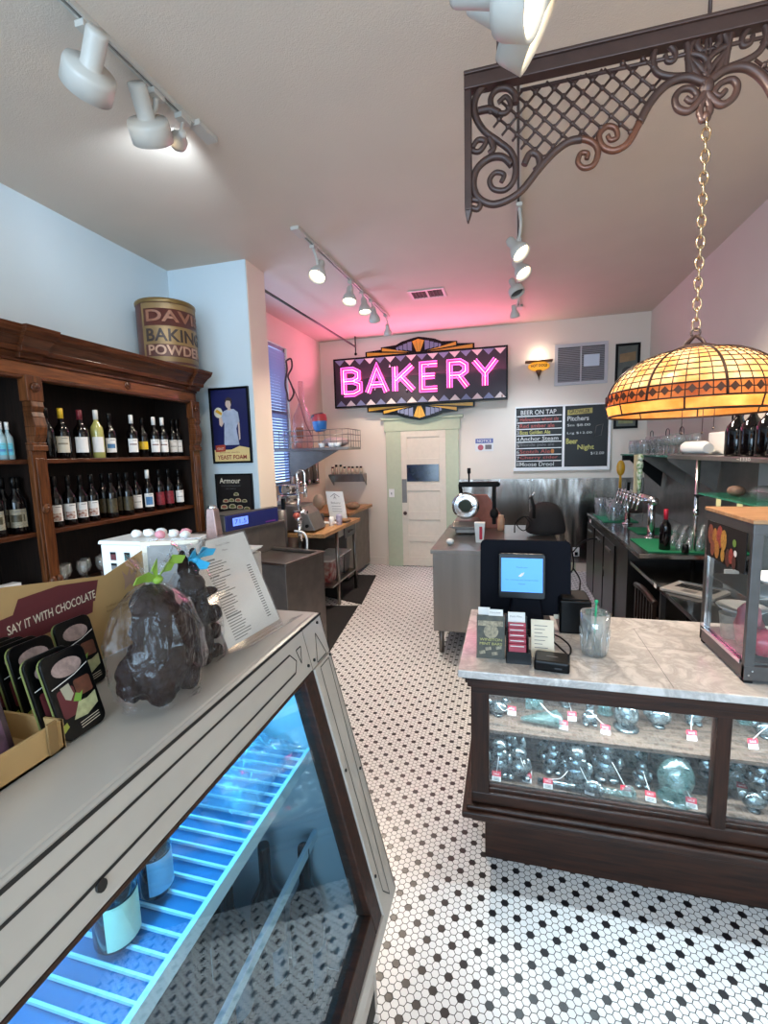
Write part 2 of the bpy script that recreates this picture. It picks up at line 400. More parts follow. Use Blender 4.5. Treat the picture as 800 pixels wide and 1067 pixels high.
while z < 2.92:
    mb.hexa([(XQ-0.028, 4.14, z), (XQ-0.026, 5.46, z), (XQ-0.002, 5.46, z+0.022), (XQ-0.004, 4.14, z+0.022), (XQ-0.028, 4.14, z+0.003), (XQ-0.026, 5.46, z+0.003), (XQ-0.002, 5.46, z+0.025), (XQ-0.004, 4.14, z+0.025)]); z += 0.034
bl = mb.obj('window_blind', win); 
# front wall: big shop windows behind the camera
mb = MB().m(M_wr)
mb.bx(-3.0, XR, YF-0.1, YF, 0, 0.55); mb.bx(-3.0, XR, YF-0.1, YF, 2.95, HC)
for x in (-3.0, -0.7, 1.5): mb.bx(x, x+0.2, YF-0.1, YF, 0.55, 2.95)
struct(mb.obj('wall_front'))
# back wall: white baseboard, door casing
struct(MB().m(M_sage).bx(-0.66, 0.9, YB-0.015, YB-0.001, 0.0, 0.12).obj('baseboard_back', bevel=0.003))
struct(MB().m(M_cream).bx(-2.4, -1.72, YB-0.015, YB-0.001, 0.0, 0.12).obj('baseboard_left', bevel=0.003))
dx0, dx1, dzt = -1.47, -0.83, 1.96
mb = MB().m(M_sage)
mb.bx(dx0-0.22, dx0, YB-0.045, YB-0.001, 0, dzt); mb.bx(dx1, dx1+0.18, YB-0.045, YB-0.001, 0, dzt)
mb.bx(dx0-0.24, dx1+0.20, YB-0.05, YB-0.001, dzt, dzt+0.16); mb.bx(dx0-0.28, dx1+0.24, YB-0.07, YB-0.001, dzt+0.16, dzt+0.20)
struct(mb.obj('trim_1', bevel=0.004))
mb = MB().m(M_door)
fd = Fr((dx0, YB-0.03, 0.01), (1, 0, 0), (0, 0, 1)); W = dx1-dx0; 
mb.fbox(fd, 0, W, 0, dzt-0.01, -0.025, 0.0)
zs = [(0.12, 0.34), (0.44, 0.66), (0.74, 1.02), (1.22-.12, 1.18), (1.56, 1.84)]
zs = [(0.13, 0.36), (0.45, 0.68), (0.80, 1.10), (1.56, 1.86)]
edges = [0] + [v for p in zs for v in p] + [dzt-0.01]
edges = sorted(edges + [1.22, 1.47])
for a, b in zip(edges[::2], edges[1::2]): mb.fbox(fd, 0, W, a, b, 0, 0.012)
mb.fbox(fd, 0, 0.09, 0, dzt-0.01, 0, 0.013); mb.fbox(fd, W-0.09, W, 0, dzt-0.01, 0, 0.013)
dr = struct(mb.obj('door_1', bevel=0.003))
MB().m(mat('dark_door_pane', '#1c2440', 0.1, noise=0.6, scale=9)).fbox(fd, 0.08, W-0.1, 1.235, 1.475, 0.002, 0.016).obj('door_pane', dr)
MB().m(M_sinksteel).fbox(fd, 0.005, 0.075, 0.93, 1.27, 0.013, 0.016).obj('push_plate', dr)
MB().m(M_iron).ell(fd.p(0.05, 0.78, 0.05), 0.028).cyl(fd.p(0.05, 0.78, 0.0), fd.p(0.05, 0.78, 0.04), 0.012).obj('door_knob', dr)
# light switch plates, ceiling pipe
tag(MB().m(M_white).bx(-1.66, -1.58, YB-0.055, YB-0.047, 1.02, 1.14).m(M_ink).bx(-1.625, -1.615, YB-0.062, YB-0.055, 1.06, 1.09).obj('light_switch', bevel=0.002), 'small white switch plate on the green door casing', 'light switch')
a = P(276, 303, 2, 3.15); b = P(361, 355, 2, 3.15)
pt = thing('ceiling_pipe', 'thin grey curtain rail running under the ceiling beside the pier', 'rail', (a.x, a.y+0.05, 3.15))
MB().m(M_dsteel).cyl((a.x, 4.01, 3.15), (b.x, 6.45, 3.15), 0.012).obj('rod', pt)
MB().m(M_matt).cyl((b.x, 6.45, 3.05), (b.x, 6.45, HC), 0.008).ell((b.x, 6.45, 3.05), 0.02).obj('hanger', pt)
# stainless back-splash (on the back wall)
mb = MB().m(M_steelp); x = -0.655
fs = Fr((0, YB-0.004, 0), (1, 0, 0), (0, 0, 1))
mb.fbox(fs, -0.655, 0.30, 0.121, 1.26, 0, 0.006); mb.fbox(fs, 0.303, 1.69, 0.121, 1.26, 0, 0.006)
bs = tag(mb.obj('steel_backsplash', bevel=0.001), 'wide stainless steel panel covering the lower back wall', 'wall panel')
mb = MB().m(M_chrome)
for x in (-0.1, 0.28, 0.33, 0.62, 0.95, 1.2): mb.cyl((x, YB-0.012, 1.245), (x, YB-0.02, 1.245), 0.008)
mb.obj('panel_screws', bs)
mb = MB().m(M_sinksteel).bx(XR-0.012, XR-0.002, 2.7, YB-0.02, 0.12, 1.52)
tag(mb.obj('steel_wall_panel'), 'grey steel panel on the right wall behind the beer taps', 'wall panel')
o = thing('wall_outlet', 'white power outlet on the steel panel by the floor', 'outlet', P(600, 575, 1, YB-0.012))
q = P(600, 575, 1, YB-0.012)
MB().m(M_white).bx(q.x-0.04, q.x+0.04, YB-0.018, YB-0.0105, q.z-0.06, q.z+0.06).obj('cover_plate', o, bevel=0.002)
MB().m(M_black).bx(q.x-0.02, q.x+0.02, YB-0.045, YB-0.018, q.z-0.045, q.z+0.0).obj('plug', o, bevel=0.004)

# ------------------------------------------------------------------ candy counter (right)
CX0, CX1, CYF, CYB, MZ = -0.13, 1.66, 1.70, 2.31, 0.815
cc = thing('candy_counter', 'dark wood glass-fronted candy counter with a marble top', 'display counter', (0.76, 2.0, 0))
mb = MB().m(M_walnut)
mb.bx(CX0+0.05, CX1, 1.755, CYB-0.04, 0, 0.21)                        # plinth
mb.obj('plinth', cc, bevel=0.004)
mb = MB().m(M_walnut)
for z0, z1, e in ((0.20, 0.235, 0.0), (0.235, 0.262, 0.035), (0.262, 0.28, 0.02), (0.28, 0.33, 0.0)):
    mb.bx(CX0-e, CX1, CYF-e, CYB, z0, z1)
mb.obj('base_moulding', cc, bevel=0.006)
mb = MB().m(M_walnut)
mb.bx(CX0, CX1, CYF, CYF+0.045, 0.735, MZ); mb.bx(CX0-0.02, CX1, CYF-0.022, CYF, 0.785, MZ)
mb.bx(CX0-0.012, CX1, CYF-0.012, CYF, 0.765, 0.785)
mb.obj('top_rail', cc, bevel=0.004)
mb = MB().m(M_walnutz)
for x0, x1 in ((CX0, -0.062), (0.69, 0.735), (1.52, CX1)): mb.bx(x0, x1, CYF+0.001, CYF+0.045, 0.32, 0.74)
for x0, x1 in ((-0.062, 0.69), (0.735, 1.52)):
    mb.bx(x0, x1, CYF+0.012, CYF+0.04, 0.325, 0.345)
mb.obj('front_frame', cc, bevel=0.003)
mb = MB().m(M_walnutz); mb.bx(CX0+0.003, CX0+0.03, CYF+0.045, CYB, 0.32, MZ); mb.bx(CX1-0.03, CX1, CYF+0.045, CYB, 0.32, MZ); mb.bx(CX0, CX1, CYB-0.02, CYB, 0.32, MZ)
mb.obj('carcass', cc, bevel=0.002)
MB().m(M_shelfwood).bx(CX0+0.03, CX1-0.03, CYF+0.05, CYB-0.02, 0.33, 0.345).obj('display_floor', cc)
MB().m(M_shelfwood).bx(CX0+0.03, CX1-0.03, 1.82, CYB-0.02, 0.506, 0.52).obj('display_shelf', cc)
for x0, x1 in ((-0.062, 0.69), (0.735, 1.52)):
    MB().m(M_pane).bx(x0, x1, CYF+0.024, CYF+0.028, 0.345, 0.737).obj('glass_pane', cc)
mb = MB().m(M_led).bx(CX0+0.06, CX1-0.06, CYF+0.05, CYF+0.062, 0.795, 0.805).obj('light_strip', cc)
mb = MB().m(M_marble); mb.hexa([(CX0-0.045, 1.655, MZ), (CX1, 1.655, MZ), (CX1, 2.35, MZ), (CX0-0.045, 2.35, MZ), (CX0-0.045, 1.655, MZ+.03), (CX1, 1.655, MZ+.03), (CX1, 2.35, MZ+.03), (CX0-0.045, 2.35, MZ+.03)])
mt = mb.obj('marble_top', cc, bevel=0.004)
MT = MZ+0.03
mb = MB().m(M_greyink); f = Fr((0, 0, MT), (1, 0, 0), (0, 1, 0))
for a, b in (((660, 655), (702, 717)), ((664, 673), (742, 680))):
    p, q = P(*a, 2, MT), P(*b, 2, MT); d = (q-p).normalized(); nn = Vector((-d.y, d.x, 0))*0.0012
    mb.fpoly(f, [((p-nn).x, (p-nn).y), ((q-nn).x, (q-nn).y), ((q+nn).x, (q+nn).y), ((p+nn).x, (p+nn).y)], 0.0004)
mb.obj('seam', mt)
for x in (0.0, 0.32, 0.62, 0.95, 1.3):
    light('counter_case_light', 'AREA', (x+0.02, CYF+0.085, 0.79), 2.6, (0.80, 0.93, 1.0), target=(x+0.02, CYF+0.2, 0.3), shape='RECTANGLE', size=0.26, size_y=0.03)

# moulds
TAGM = {}
def mould(name, kind, px, py, z, y, h, label, tagpos=None, teal=False):
    q = P(px, py, 1, y); x = q.x
    M = M_mouldt if teal else M_mould
    t = thing(name, label, 'chocolate mould', (x, y, z), 0)
    b = MB().m(M); r = h*0.36
    if kind == 'figure':
        b.ell((x, y, z+h*.30), r*.95, r*.55, h*.30); b.ell((x, y-.003, z+h*.60), r*.7, r*.5, h*.2); b.ell((x, y, z+h*.82), r*.55, r*.5, h*.17)
        b.ell((x-r*.75, y-.01, z+h*.48), r*.28, r*.3, h*.17); b.ell((x+r*.75, y-.01, z+h*.48), r*.28, r*.3, h*.17)
        b.ell((x-r*.4, y-.012, z+h*.08), r*.4, r*.5, h*.08); b.ell((x+r*.4, y-.012, z+h*.08), r*.4, r*.5, h*.08)
    elif kind == 'rabbit':
        b.ell((x, y, z+h*.26), r*.9, r*.7, h*.26); b.ell((x, y-.004, z+h*.60), r*.55, r*.5, h*.16)
        for e in (-1, 1): b.ell((x+e*r*.28, y, z+h*.83), r*.2, r*.16, h*.17); b.ell((x+e*r*.5, y-.01, z+h*.07), r*.35, r*.6, h*.07); b.ell((x+e*r*.6, y-.012, z+h*.4), r*.2, r*.2, h*.12)
    elif kind == 'bird':
        b.ell((x, y, z+h*.42), r*1.3, r*.7, h*.36); b.ell((x+r*.9, y, z+h*.78), r*.5, r*.45, h*.2); b.lathe([(r*.18, 0), (0.0, r*.5)], (x+r*1.3, y, z+h*.75), 8, True, Matrix.Rotation(PI/2, 3, 'Y'))
        b.ell((x-r*1.2, y, z+h*.6), r*.5, r*.25, h*.22); b.lathe([(r*.7, 0), (r*.45, h*.1)], (x, y, z), 12)
    elif kind == 'egg':
        b.ell((x, y, z+h*.5), h*.42, h*.3, h*.5, 18); b.ell((x, y-h*.12, z+h*.45), h*.28, h*.22, h*.3, 16); b.lathe([(h*.45, 0), (h*.3, h*.06)], (x, y, z), 14)
    elif kind == 'cone':
        m = Matrix.Rotation(PI/2-.12, 3, 'Y') @ Matrix.Rotation(0, 3, 'Z')
        b.lathe([(0.001, 0), (h*.05, h*.02), (h*.22, h*.95), (h*.24, h*.98), (h*.18, h)], (x-h*.5, y, z+h*.12), 10, True, m); b.ell((x+h*.5, y, z+h*.2), h*.12, h*.2, h*.19, 10)
    elif kind == 'pipe':
        b.cyl((x-h*.9, y, z+.014), (x+h*.5, y-.01, z+.014), .010, .013); b.ell((x+h*.75, y-.012, z+.028), h*.3, h*.16, .026); b.ell((x+h*.98, y-.02, z+.02), h*.12, h*.1, .018)
    elif kind == 'box':
        b.bx(x-r, x+r, y-.03, y+.03, z, z+h*.9); b.ell((x, y-.025, z+h*.45), r*.75, .03, h*.4)
    body = b.obj('mould_shell', t)
    if tagpos:
        tp = P(tagpos[0], tagpos[1], 2, z+0.012)
        if not (CYF+.045 < tp.y < y+.02): tp.y = max(CYF+.055, y-0.05)
        T = tp
        MB().m(M_paper).tube(smooth_path([(x, y-.02, z+h*.7), (x+(T.x-x)*.4, y-.035, z+h*.5), (T.x, T.y+.012, z+0.028)], 4), .0012, 5).obj('string', t)
        an = random.uniform(-.5, .5); U = Vector((math.cos(an), math.sin(an)*.4, 0)).normalized(); ff = Fr((T.x, T.y, z+.003), U, (0, .45, 1))
        tb = MB().m(M_red); tb.fbox(ff, -.017, .017, .013, .032, 0, .001); tb.m(M_paper); tb.fbox(ff, -.017, .017, -.004, .013, 0, .001)
        tb.text(ff, 'SALE', -.011, .018, .008, .022, .0016); tb.m(M_ink)
        for k in range(3): tb.fpoly(ff, [(-.012, .008-.004*k), (.012, .008-.004*k), (.012, .0095-.004*k), (-.012, .0095-.004*k)], .0016)
        tb.obj('sale_tag', t)
    return t
FZ = 0.346; SZ = 0.521
moulds = [
 # px, py of the base, shelf height, kind, size, label, tag px/py, clear
 ('bird', 519, 745, SZ, .085, 'silver bird mould at the left end of the upper glass-case shelf', (533, 742), 0),
 ('cone', 562, 755, SZ, .15, 'long clear cone-shaped mould lying on the upper shelf', (587, 757), 1),
 ('box', 556, 736, SZ, .10, 'upright clear mould block behind the cone on the upper shelf', None, 1),
 ('bird', 590, 736, SZ, .085, 'silver swimming-bird mould in the back of the upper shelf', (596, 748), 0),
 ('rabbit', 614, 754, SZ, .095, 'small silver animal mould in the middle of the upper shelf', (631, 762), 0),
 ('egg', 630, 742, SZ, .08, 'clear dome mould behind the small animal on the upper shelf', None, 1),
 ('egg', 652, 758, SZ, .11, 'dark round mould left of its twin on the upper shelf', None, 0),
 ('bird', 686, 757, SZ, .10, 'shiny plump turkey mould on the upper shelf beside the round one', None, 0),
 ('figure', 722, 754, SZ, .10, 'small round-bellied mould at the right end of the upper shelf', (721, 768), 0),
 ('figure', 520, 822, FZ, .15, 'silver standing figure mould nearest the left edge of the lower case', (517, 815), 0),
 ('rabbit', 540, 808, FZ, .165, 'tall silver rabbit mould behind the leftmost figure in the case', (549, 812), 0),
 ('figure', 531, 796, FZ, .15, 'silver figure mould at the back left corner of the lower case', (548, 778), 0),
 ('figure', 576, 804, FZ, .135, 'silver bear mould in the second cluster of the lower case', None, 0),
 ('rabbit', 571, 790, FZ, .15, 'teal clear mould high behind the bear-shaped mould', None, 1),
 ('figure', 600, 822, FZ, .16, 'shiny silver santa-like mould at the front of the second cluster', (616, 832), 0),
 ('figure', 596, 792, FZ, .14, 'teal clear bell-shaped mould at the rear of the case', None, 1),
 ('box', 612, 790, FZ, .14, 'dark clear block mould between the santa-like and clown-like moulds', None, 1),
 ('figure', 631, 812, FZ, .165, 'tall silver clown-like mould with a long string tag', (652, 826), 0),
 ('box', 634, 788, FZ, .15, 'teal square mould standing at the rear mid case', None, 1),
 ('figure', 668, 818, FZ, .10, 'small clear duckling mould right of the clown-like mould', (678, 832), 0),
 ('box', 661, 796, FZ, .11, 'dark blue-green block mould behind the duckling mould', None, 1),
 ('egg', 703, 830, FZ, .15, 'big clear egg-shaped mould at the right of the lower case', (711, 820), 1),
 ('egg', 691, 800, FZ, .13, 'teal ring-shaped mould leaning behind the big egg mould', None, 1),
 ('figure', 706, 806, FZ, .11, 'silver creature mould showing behind the big egg mould', None, 0),
 ('pipe', 590, 834, FZ, .12, 'long thin mould lying along the front of the lower case', (572, 828), 0),
 ('pipe', 638, 838, FZ, .07, 'short knobbed mould lying right of the long thin mould', None, 1),
 ('egg', 735, 806, FZ, .07, 'small silver shell mould beside the middle stile of the case', None, 0),
 ('box', 778, 752, SZ, .10, 'clear block mould on the upper shelf in the right pane', None, 1),
 ('bird', 797, 768, SZ, .08, 'long silver fish mould on the upper shelf in the right pane', (785, 777), 0),
 ('figure', 792, 828, FZ, .165, 'tall silver rider mould inside the right pane', (774, 823), 0),
 ('rabbit', 767, 818, FZ, .15, 'clear rabbit mould next to the stile inside the right pane', None, 1),
 ('figure', 778, 806, FZ, .14, 'silver standing mould at the back of the right pane', None, 0),
 ('bird', 785, 846, FZ, .085, 'low silver nesting-bird mould at the front of the right pane', None, 0),
 ('egg', 812, 836, FZ, .12, 'round silver mould cut off by the picture edge in the case', None, 0)]
for (kd, px, py, z, h, lb, tp, te) in moulds:
    q_ = P(px, py, 2, z); yy = min(max(q_.y, (1.86 if z == SZ else 1.80) if kd != 'pipe' else 1.775), 2.20)
    mould('chocolate_mould' if kd != 'pipe' else 'lying_mould', kd, px, py, z+.0005, yy, h, lb, tp, bool(te))

# ------------------------------------------------------------------ things on the marble
# POS terminal
t = thing('cash_register_terminal', 'dark point-of-sale terminal with a bright blue customer screen', 'register', (0.06, 2.1, MT))
fb = Fr((-0.12, 2.16, 0.90), (1, 0, 0), (0, 0.18, 1))
MB().m(M_navy).fpoly(fb, rrect(0, 0.40, 0, 0.34, 0.025), 0.012, 0.022).obj('main_screen_housing', t, bevel=0.003)
fc = Fr((-0.035, 2.085, 0.995), (1, 0, 0), (0, 0.12, 1))
cs = MB().m(M_black).fpoly(fc, rrect(0, 0.20, 0, 0.20, 0.012), 0.0, 0.03).obj('customer_display', t, bevel=0.003)
sc = MB().m(M_screen).fpoly(fc, [(0.012, 0.03), (0.188, 0.03), (0.188, 0.18), (0.012, 0.18)], 0.0012)
sc.m(M_paper).fpoly(fc, [(0.085, .10), (0.10, .115), (0.112, .118), (0.105, .105), (0.095, .097)], .0018)
sc.m(mat('screen_ink', '#2a5a9a', .5)).text(fc, 'Thank you', .075, .135, .008, .05, .0018).text(fc, 'for visiting our shop today', .03, .08, .007, .14, .0018).text(fc, 'Welcome', .085, .063, .007, .03, .0018)
sc.obj('screen', cs)
MB().m(M_navy).hexa([(0.0, 2.06, MT), (0.17, 2.06, MT), (0.17, 2.25, MT), (0.0, 2.25, MT), (0.03, 2.14, 1.04), (0.14, 2.14, 1.04), (0.14, 2.19, 1.04), (0.03, 2.19, 1.04)]).obj('stand', t, bevel=0.008)
MB().m(M_matt).bx(-0.02, 0.2, 2.02, 2.27, MT, MT+0.018).obj('foot', t, bevel=0.006)
MB().m(M_creampaper).bx(0.205, 0.255, 2.135, 2.137, 0.895, 0.915).obj('label', t)
# card pack left
def qbox(name, label, cat, x0, x1, y0, y1, z0, z1, mt, top=None, bev=0.003):
    t = thing(name, label, cat, ((x0+x1)/2, (y0+y1)/2, z0)); MB().m(mt).bx(x0, x1, y0, y1, z0, z1).obj('body', t, bevel=bev); return t
t = thing('candy_bar_display', 'olive and brown printed carton of bars at the marble corner', 'display carton', (-0.05, 1.80, MT))
ff = Fr((-0.113, 1.775, MT), (1, 0.03, 0), (0, 0.2, 1))
mb = MB().m(mat('olive_print', '#3f3a26', .5, noise=.5, scale=60)).fbox(ff, 0, .108, 0, .165, -.045, 0)
mb.obj('carton', t, bevel=.001)
mb = MB().m(M_paper).fbox(ff, .045, .100, .150, .19, -.006, -.004); mb.fbox(ff, .005, .05, .155, .195, -.02, -.018); mb.m(M_greyink).text(ff, 'Chocolate', .05, .175, .006, .04, -.003).obj('price_card', t)
mb = MB().m(mat('pale_print', '#a79a80', .6, noise=.6, scale=90)).fpoly(ff, circ(.055, .105, .028, 18), .001)
mb.fpoly(ff, [(.005, .125), (.10, .125), (.10, .145), (.005, .145)], .0008)
for k, (u, v) in enumerate([(.012, .015), (.035, .03), (.06, .012), (.075, .035)]): mb.fpoly(ff, [(u, v), (u+.022, v+.004), (u+.02, v+.016), (u-.002, v+.012)], .001)
mb.m(mat('olive_text', '#b9b163', .6)).text(ff, 'WINSTON', .012, .068, .010, .085, .0012).text(ff, 'MINT BARS', .012, .052, .010, .085, .0012).obj('printed_front', t)
t = thing('mint_box_display', 'black open carton of red wrapped chocolates on the marble', 'display carton', (0.03, 1.77, MT))
ff = Fr((0.0, 1.745, MT), (1, 0.03, 0), (0, 0.12, 1))
mb = MB().m(M_black); mb.fbox(ff, 0, .092, 0, .045, -.05, 0); mb.fbox(ff, 0, .004, 0, .12, -.06, 0); mb.fbox(ff, .078, .082, 0, .10, -.06, 0); mb.fbox(ff, 0, .08, 0, .17, -.064, -.06)
mb.obj('tray', t, bevel=.001)
for k in range(5):
    MB().m(M_redpack).fbox(ff, .008, .074, .02+.02*k, .075+.018*k, -.012-.010*k, -.004-.010*k).m(M_paper).fpoly(ff, [(.015, .065+.018*k), (.065, .065+.018*k), (.065, .068+.018*k), (.015, .068+.018*k)], -.0035-.010*k).obj('foil_chocolate', t, bevel=.002)
MB().m(M_paper).fbox(ff, .008, .072, .145, .185, -.058, -.056).m(M_greyink).text(ff, 'Dark Mint', .015, .165, .007, .045, -.0555).obj('price_card', t)
ff = Fr((0.095, 1.82, MT+.001), (1, -0.02, 0), (0, 0.45, 1))
mb = MB().m(M_creampaper).fbox(ff, 0, .085, 0, .145, -.001, 0).m(M_greyink)
for k in range(7): mb.fpoly(ff, [(.012, .12-.014*k), (.012+.05-.01*(k % 3), .12-.014*k), (.012+.05-.01*(k % 3), .1225-.014*k), (.012, .1225-.014*k)], .0006)
tag(mb.obj('receipt_note', ), 'small cream note card leaning by the red chocolates', 'note card')
t = thing('card_reader', 'flat black card reader box lying on the marble', 'card reader', (.165, 1.75, MT), -.12)
MB().m(M_black).bx(-.062, .062, -.05, .05, 0, .04).obj('casing', t, local=True, bevel=.008)
MB().m(mat('grey_plastic_trim', '#3c3c40', .4)).bx(-.02, .02, -.008, .0, .0405, .0415).bx(.01, .035, -.0515, -.05, .015, .02).obj('logo_mark', t, local=True)
t = thing('receipt_printer', 'tall black printer cube behind the clear pitcher', 'printer', (.30, 2.16, MT))
MB().m(M_black).bx(.225, .355, 2.09, 2.25, MT, MT+.15).obj('casing', t, bevel=.008)
MB().m(M_matt).bx(.235, .345, 2.10, 2.24, MT+.151, MT+.156).obj('lid', t, bevel=.002)
tag(MB().m(M_black).tube(smooth_path([(.13, 1.88, MT+.01), (.17, 1.93, MT+.03), (.21, 1.9, MT+.012), (.23, 1.84, MT+.006), (.19, 1.805, MT+.006)], 6), .004, 6).tube(smooth_path([(.2, 2.02, MT+.02), (.22, 1.96, MT+.03), (.25, 1.93, MT+.01), (.24, 1.86, MT+.006), (.21, 1.81, MT+.02)], 6), .0035, 6).obj('black_cable'), 'black cables looping behind the card reader', 'cable')
def pitcher(name, label, x, y, z, r, h, cat='pitcher', group=None, handle=True, stuffm=None):
    t = thing(name, label, cat, (x, y, z), 0, group)
    b = MB().m(M_glass); n = 24; prof = [(r*.82, 0), (r*.85, h*.05), (r*.95, h*.6), (r, h), (r*.93, h), (r*.88, h*.6), (r*.78, h*.06), (0.001, h*.06)]
    b.lathe(prof, (0, 0, 0), n)
    b.obj('glass_body', t, local=True)
    b = MB().m(M_glass)
    for k in range(12):
        a = 2*PI*k/12; b.tube([(r*.86*math.cos(a), r*.86*math.sin(a), h*.05), (r*.98*math.cos(a), r*.98*math.sin(a), h*.62)], .003, 5)
    b.obj('ribs', t, local=True)
    if handle: MB().m(M_glass).tube(smooth_path([(r*.95, 0, h*.9), (r*1.5, 0, h*.8), (r*1.5, 0, h*.4), (r*.92, 0, h*.22)], 6), .007, 7).obj('handle', t, local=True)
    return t
pt = pitcher('clear_pitcher', 'clear ribbed plastic pitcher of tips and pens on the marble', .335, 1.90, MT, .055, .17); pt.rotation_euler = (0, 0, 1.9)
MB().m(mat('folded_bills', '#7a8470', .7, noise=.4)).fbox(Fr((-.03, -.01, .015), (1, .2, 0), (0, .1, 1)), 0, .05, 0, .05, 0, .004).fbox(Fr((-.02, .01, .015), (1, -.3, 0), (0, -.1, 1)), 0, .05, 0, .06, 0, .004).obj('folded_money', pt, local=True)
tag(MB().m(mat('green_pen', '#0f9a6a', .4)).cyl((.335, 1.91, MT+.02), (.345, 1.94, MT+.20), .004).ell((.345, 1.94, MT+.2), .008).obj('green_pen'), 'green pen standing in the clear pitcher', 'pen')

# ------------------------------------------------------------------ warming cabinet at the right end of the counter
t = thing('warming_cabinet', 'grey steel glass-sided snack warmer standing on the marble', 'food warmer', (1.0, 1.94, MT))
wx0, wx1, wy0, wy1, wz0, wz1 = .775, 1.36, 1.745, 2.12, MT+.012, 1.39
mb = MB().m(M_dsteel)
for x in (wx0, wx1-.03):
    for y in (wy0, wy1-.02): mb.bx(x, x+.03, y, y+.02, wz0, wz1)
mb.bx(wx0, wx1, wy0-.002, wy1, wz0, wz0+.05); mb.bx(wx0, wx1, wy0-.001, wy0+.019, wz1-.035, wz1); mb.bx(wx0-.001, wx0+.02, wy0, wy1, wz1-.035, wz1)
mb.obj('frame', t, bevel=.002)
MB().m(M_chrome).bx(wx0-.003, wx0+.006, wy1-.045, wy1-.015, wz0+.05, wz1-.15).bx(wx0-.003, wx0+.004, wy0+.03, wy1-.015, wz0+.045, wz0+.06).obj('edge_trim', t, bevel=.001)
MB().m(wood('tan_laminate', '#b18a66', '#9c7450', .5, 'X', coat=0)).bx(wx0-.005, wx1, wy0-.005, wy1+.005, wz1, wz1+.014).obj('top_board', t, bevel=.002)
fl = Fr((wx0-.002, wy1-.03, 0), (0, -1, 0), (0, 0, 1))
sgn = MB().m(M_matt).fbox(fl, 0, wy1-wy0-.06, wz1-.175, wz1-.035, 0, .003)
cols = ['#8c4a34', '#b87a34', '#a8463a', '#c8923e', '#5a2f24']
for k, (u, v, r) in enumerate([(.035, -.05, .03), (.075, -.06, .03), (.115, -.05, .034), (.15, -.055, .03), (.19, -.112, .026), (.06, -.10, .024), (.10, -.10, .026), (.215, -.10, .022), (.15, -.11, .02), (.24, -.118, .02)]):
    sgn.m(mat('snack_print_%d' % (k % 5), cols[k % 5], .5, noise=.5, scale=120)); sgn.fpoly(fl, circ(u, wz1-.035+v, r*.8, 12, r*1.3), .0035+.0002*k)
sgn.m(mat('snack_print_green', '#6a8a3a', .5)).fpoly(fl, circ(.235, wz1-.035-.05, .014, 10), .0045).m(M_paper).fpoly(fl, circ(.245, wz1-.035-.085, .012, 10), .0045)
sgn.obj('picture_panel', t)
MB().m(M_pane).bx(wx0+.006, wx0+.009, wy0+.02, wy1-.02, wz0+.05, wz1-.17).obj('side_glass', t)
MB().m(M_pane).bx(wx0+.03, wx1-.03, wy0+.006, wy0+.009, wz0+.05, wz1-.035).obj('front_glass', t)
MB().m(M_matt).bx(wx0+.004, wx0+.03, wy0+.006, wy0+.03, wz0-.012, wz0).bx(wx1-.03, wx1-.004, wy0+.006, wy0+.03, wz0-.012, wz0).bx(wx0+.004, wx0+.03, wy1-.03, wy1-.006, wz0-.012, wz0).bx(wx1-.03, wx1-.004, wy1-.03, wy1-.006, wz0-.012, wz0).obj('rubber_feet', t)
MB().m(M_dsteel).bx(wx0+.01, wx1-.01, wy0+.02, wy1-.01, wz0+.05, wz0+.055).obj('tray', t)
MB().m(M_chrome).bx(wx0+.012, wx1-.01, wy0+.03, wy1-.01, 1.13, 1.134).obj('shelf', t)
mb = MB().m(M_chrome)
for y, x in ((wy0-.003, wx0+.012), (wy0-.003, wx0+.022)): mb.cyl((x, y, wz0+.02+.015*(x > wx0+.015)), (x, y-.003, wz0+.02+.015*(x > wx0+.015)), .003)
mb.obj('rivets', t)
tag(MB().m(M_white).lathe([(.05, 0), (.06, .01), (.105, .022), (.11, .03), (.10, .03), (.055, .014), (.001, .012)], (.98, 1.95, 1.1345), 24).obj('paper_plate'), 'white plate on the inner shelf of the snack warmer', 'plate')
def bag(x, y, z, rx, ry, rz, lb, m, nm='red_snack_bag', g=None):
    b = MB().m(m); rnd = random.Random(int(x*1000+z*77))
    b.ell((x, y, z+rz), rx, ry, rz, 14)
    for v in b.b.verts: v.co += Vector((rnd.uniform(-1, 1), rnd.uniform(-1, 1), rnd.uniform(-.6, .6)))*.006
    for v in b.b.verts: v.co.z = max(v.co.z, z)
    o = tag(b.obj(nm), lb, 'snack bag', g)
    return o
M_redbag = mat('glossy_red_bag', '#d23a52', .25, noise=.3, scale=30)
bag(.865, 1.825, wz0+.056, .055, .04, .05, 'red foil snack bag at the front left of the warmer', M_redbag)
bag(1.0, 1.84, wz0+.056, .055, .04, .045, 'red foil snack bag right of the first inside the warmer', M_redbag)
bag(.845, 1.895, wz0+.056, .045, .02, .085, 'upright red and white snack bag inside the warmer', mat('pale_red_bag', '#d86a7a', .3, noise=.5, scale=25))
tag(MB().m(mat('printed_cup', '#d8d0c4', .5, noise=.3, scale=60)).lathe([(.035, 0), (.045, .09), (.047, .092), (.043, .092), (.033, .006), (.001, .006)], (.84, 2.0, wz0+.0555), 20).obj('paper_cup'), 'printed paper cup at the back left inside the warmer', 'cup')
tag(MB().m(M_white).lathe([(.06, 0), (.085, .02), (.08, .02), (.001, .004)], (.88, 2.03, wz0+.15), 24).cyl((.88, 2.03, wz0+.0555), (.88, 2.03, wz0+.15), .03).obj('cake_stand'), 'white patterned dish on a foot inside the warmer', 'dish')
light('warmer_light', 'AREA', (1.06, 1.93, wz1-.02), 3.5, (1, .9, .8), target=(1.06, 1.93, 0), shape='RECTANGLE', size=.4, size_y=.2)

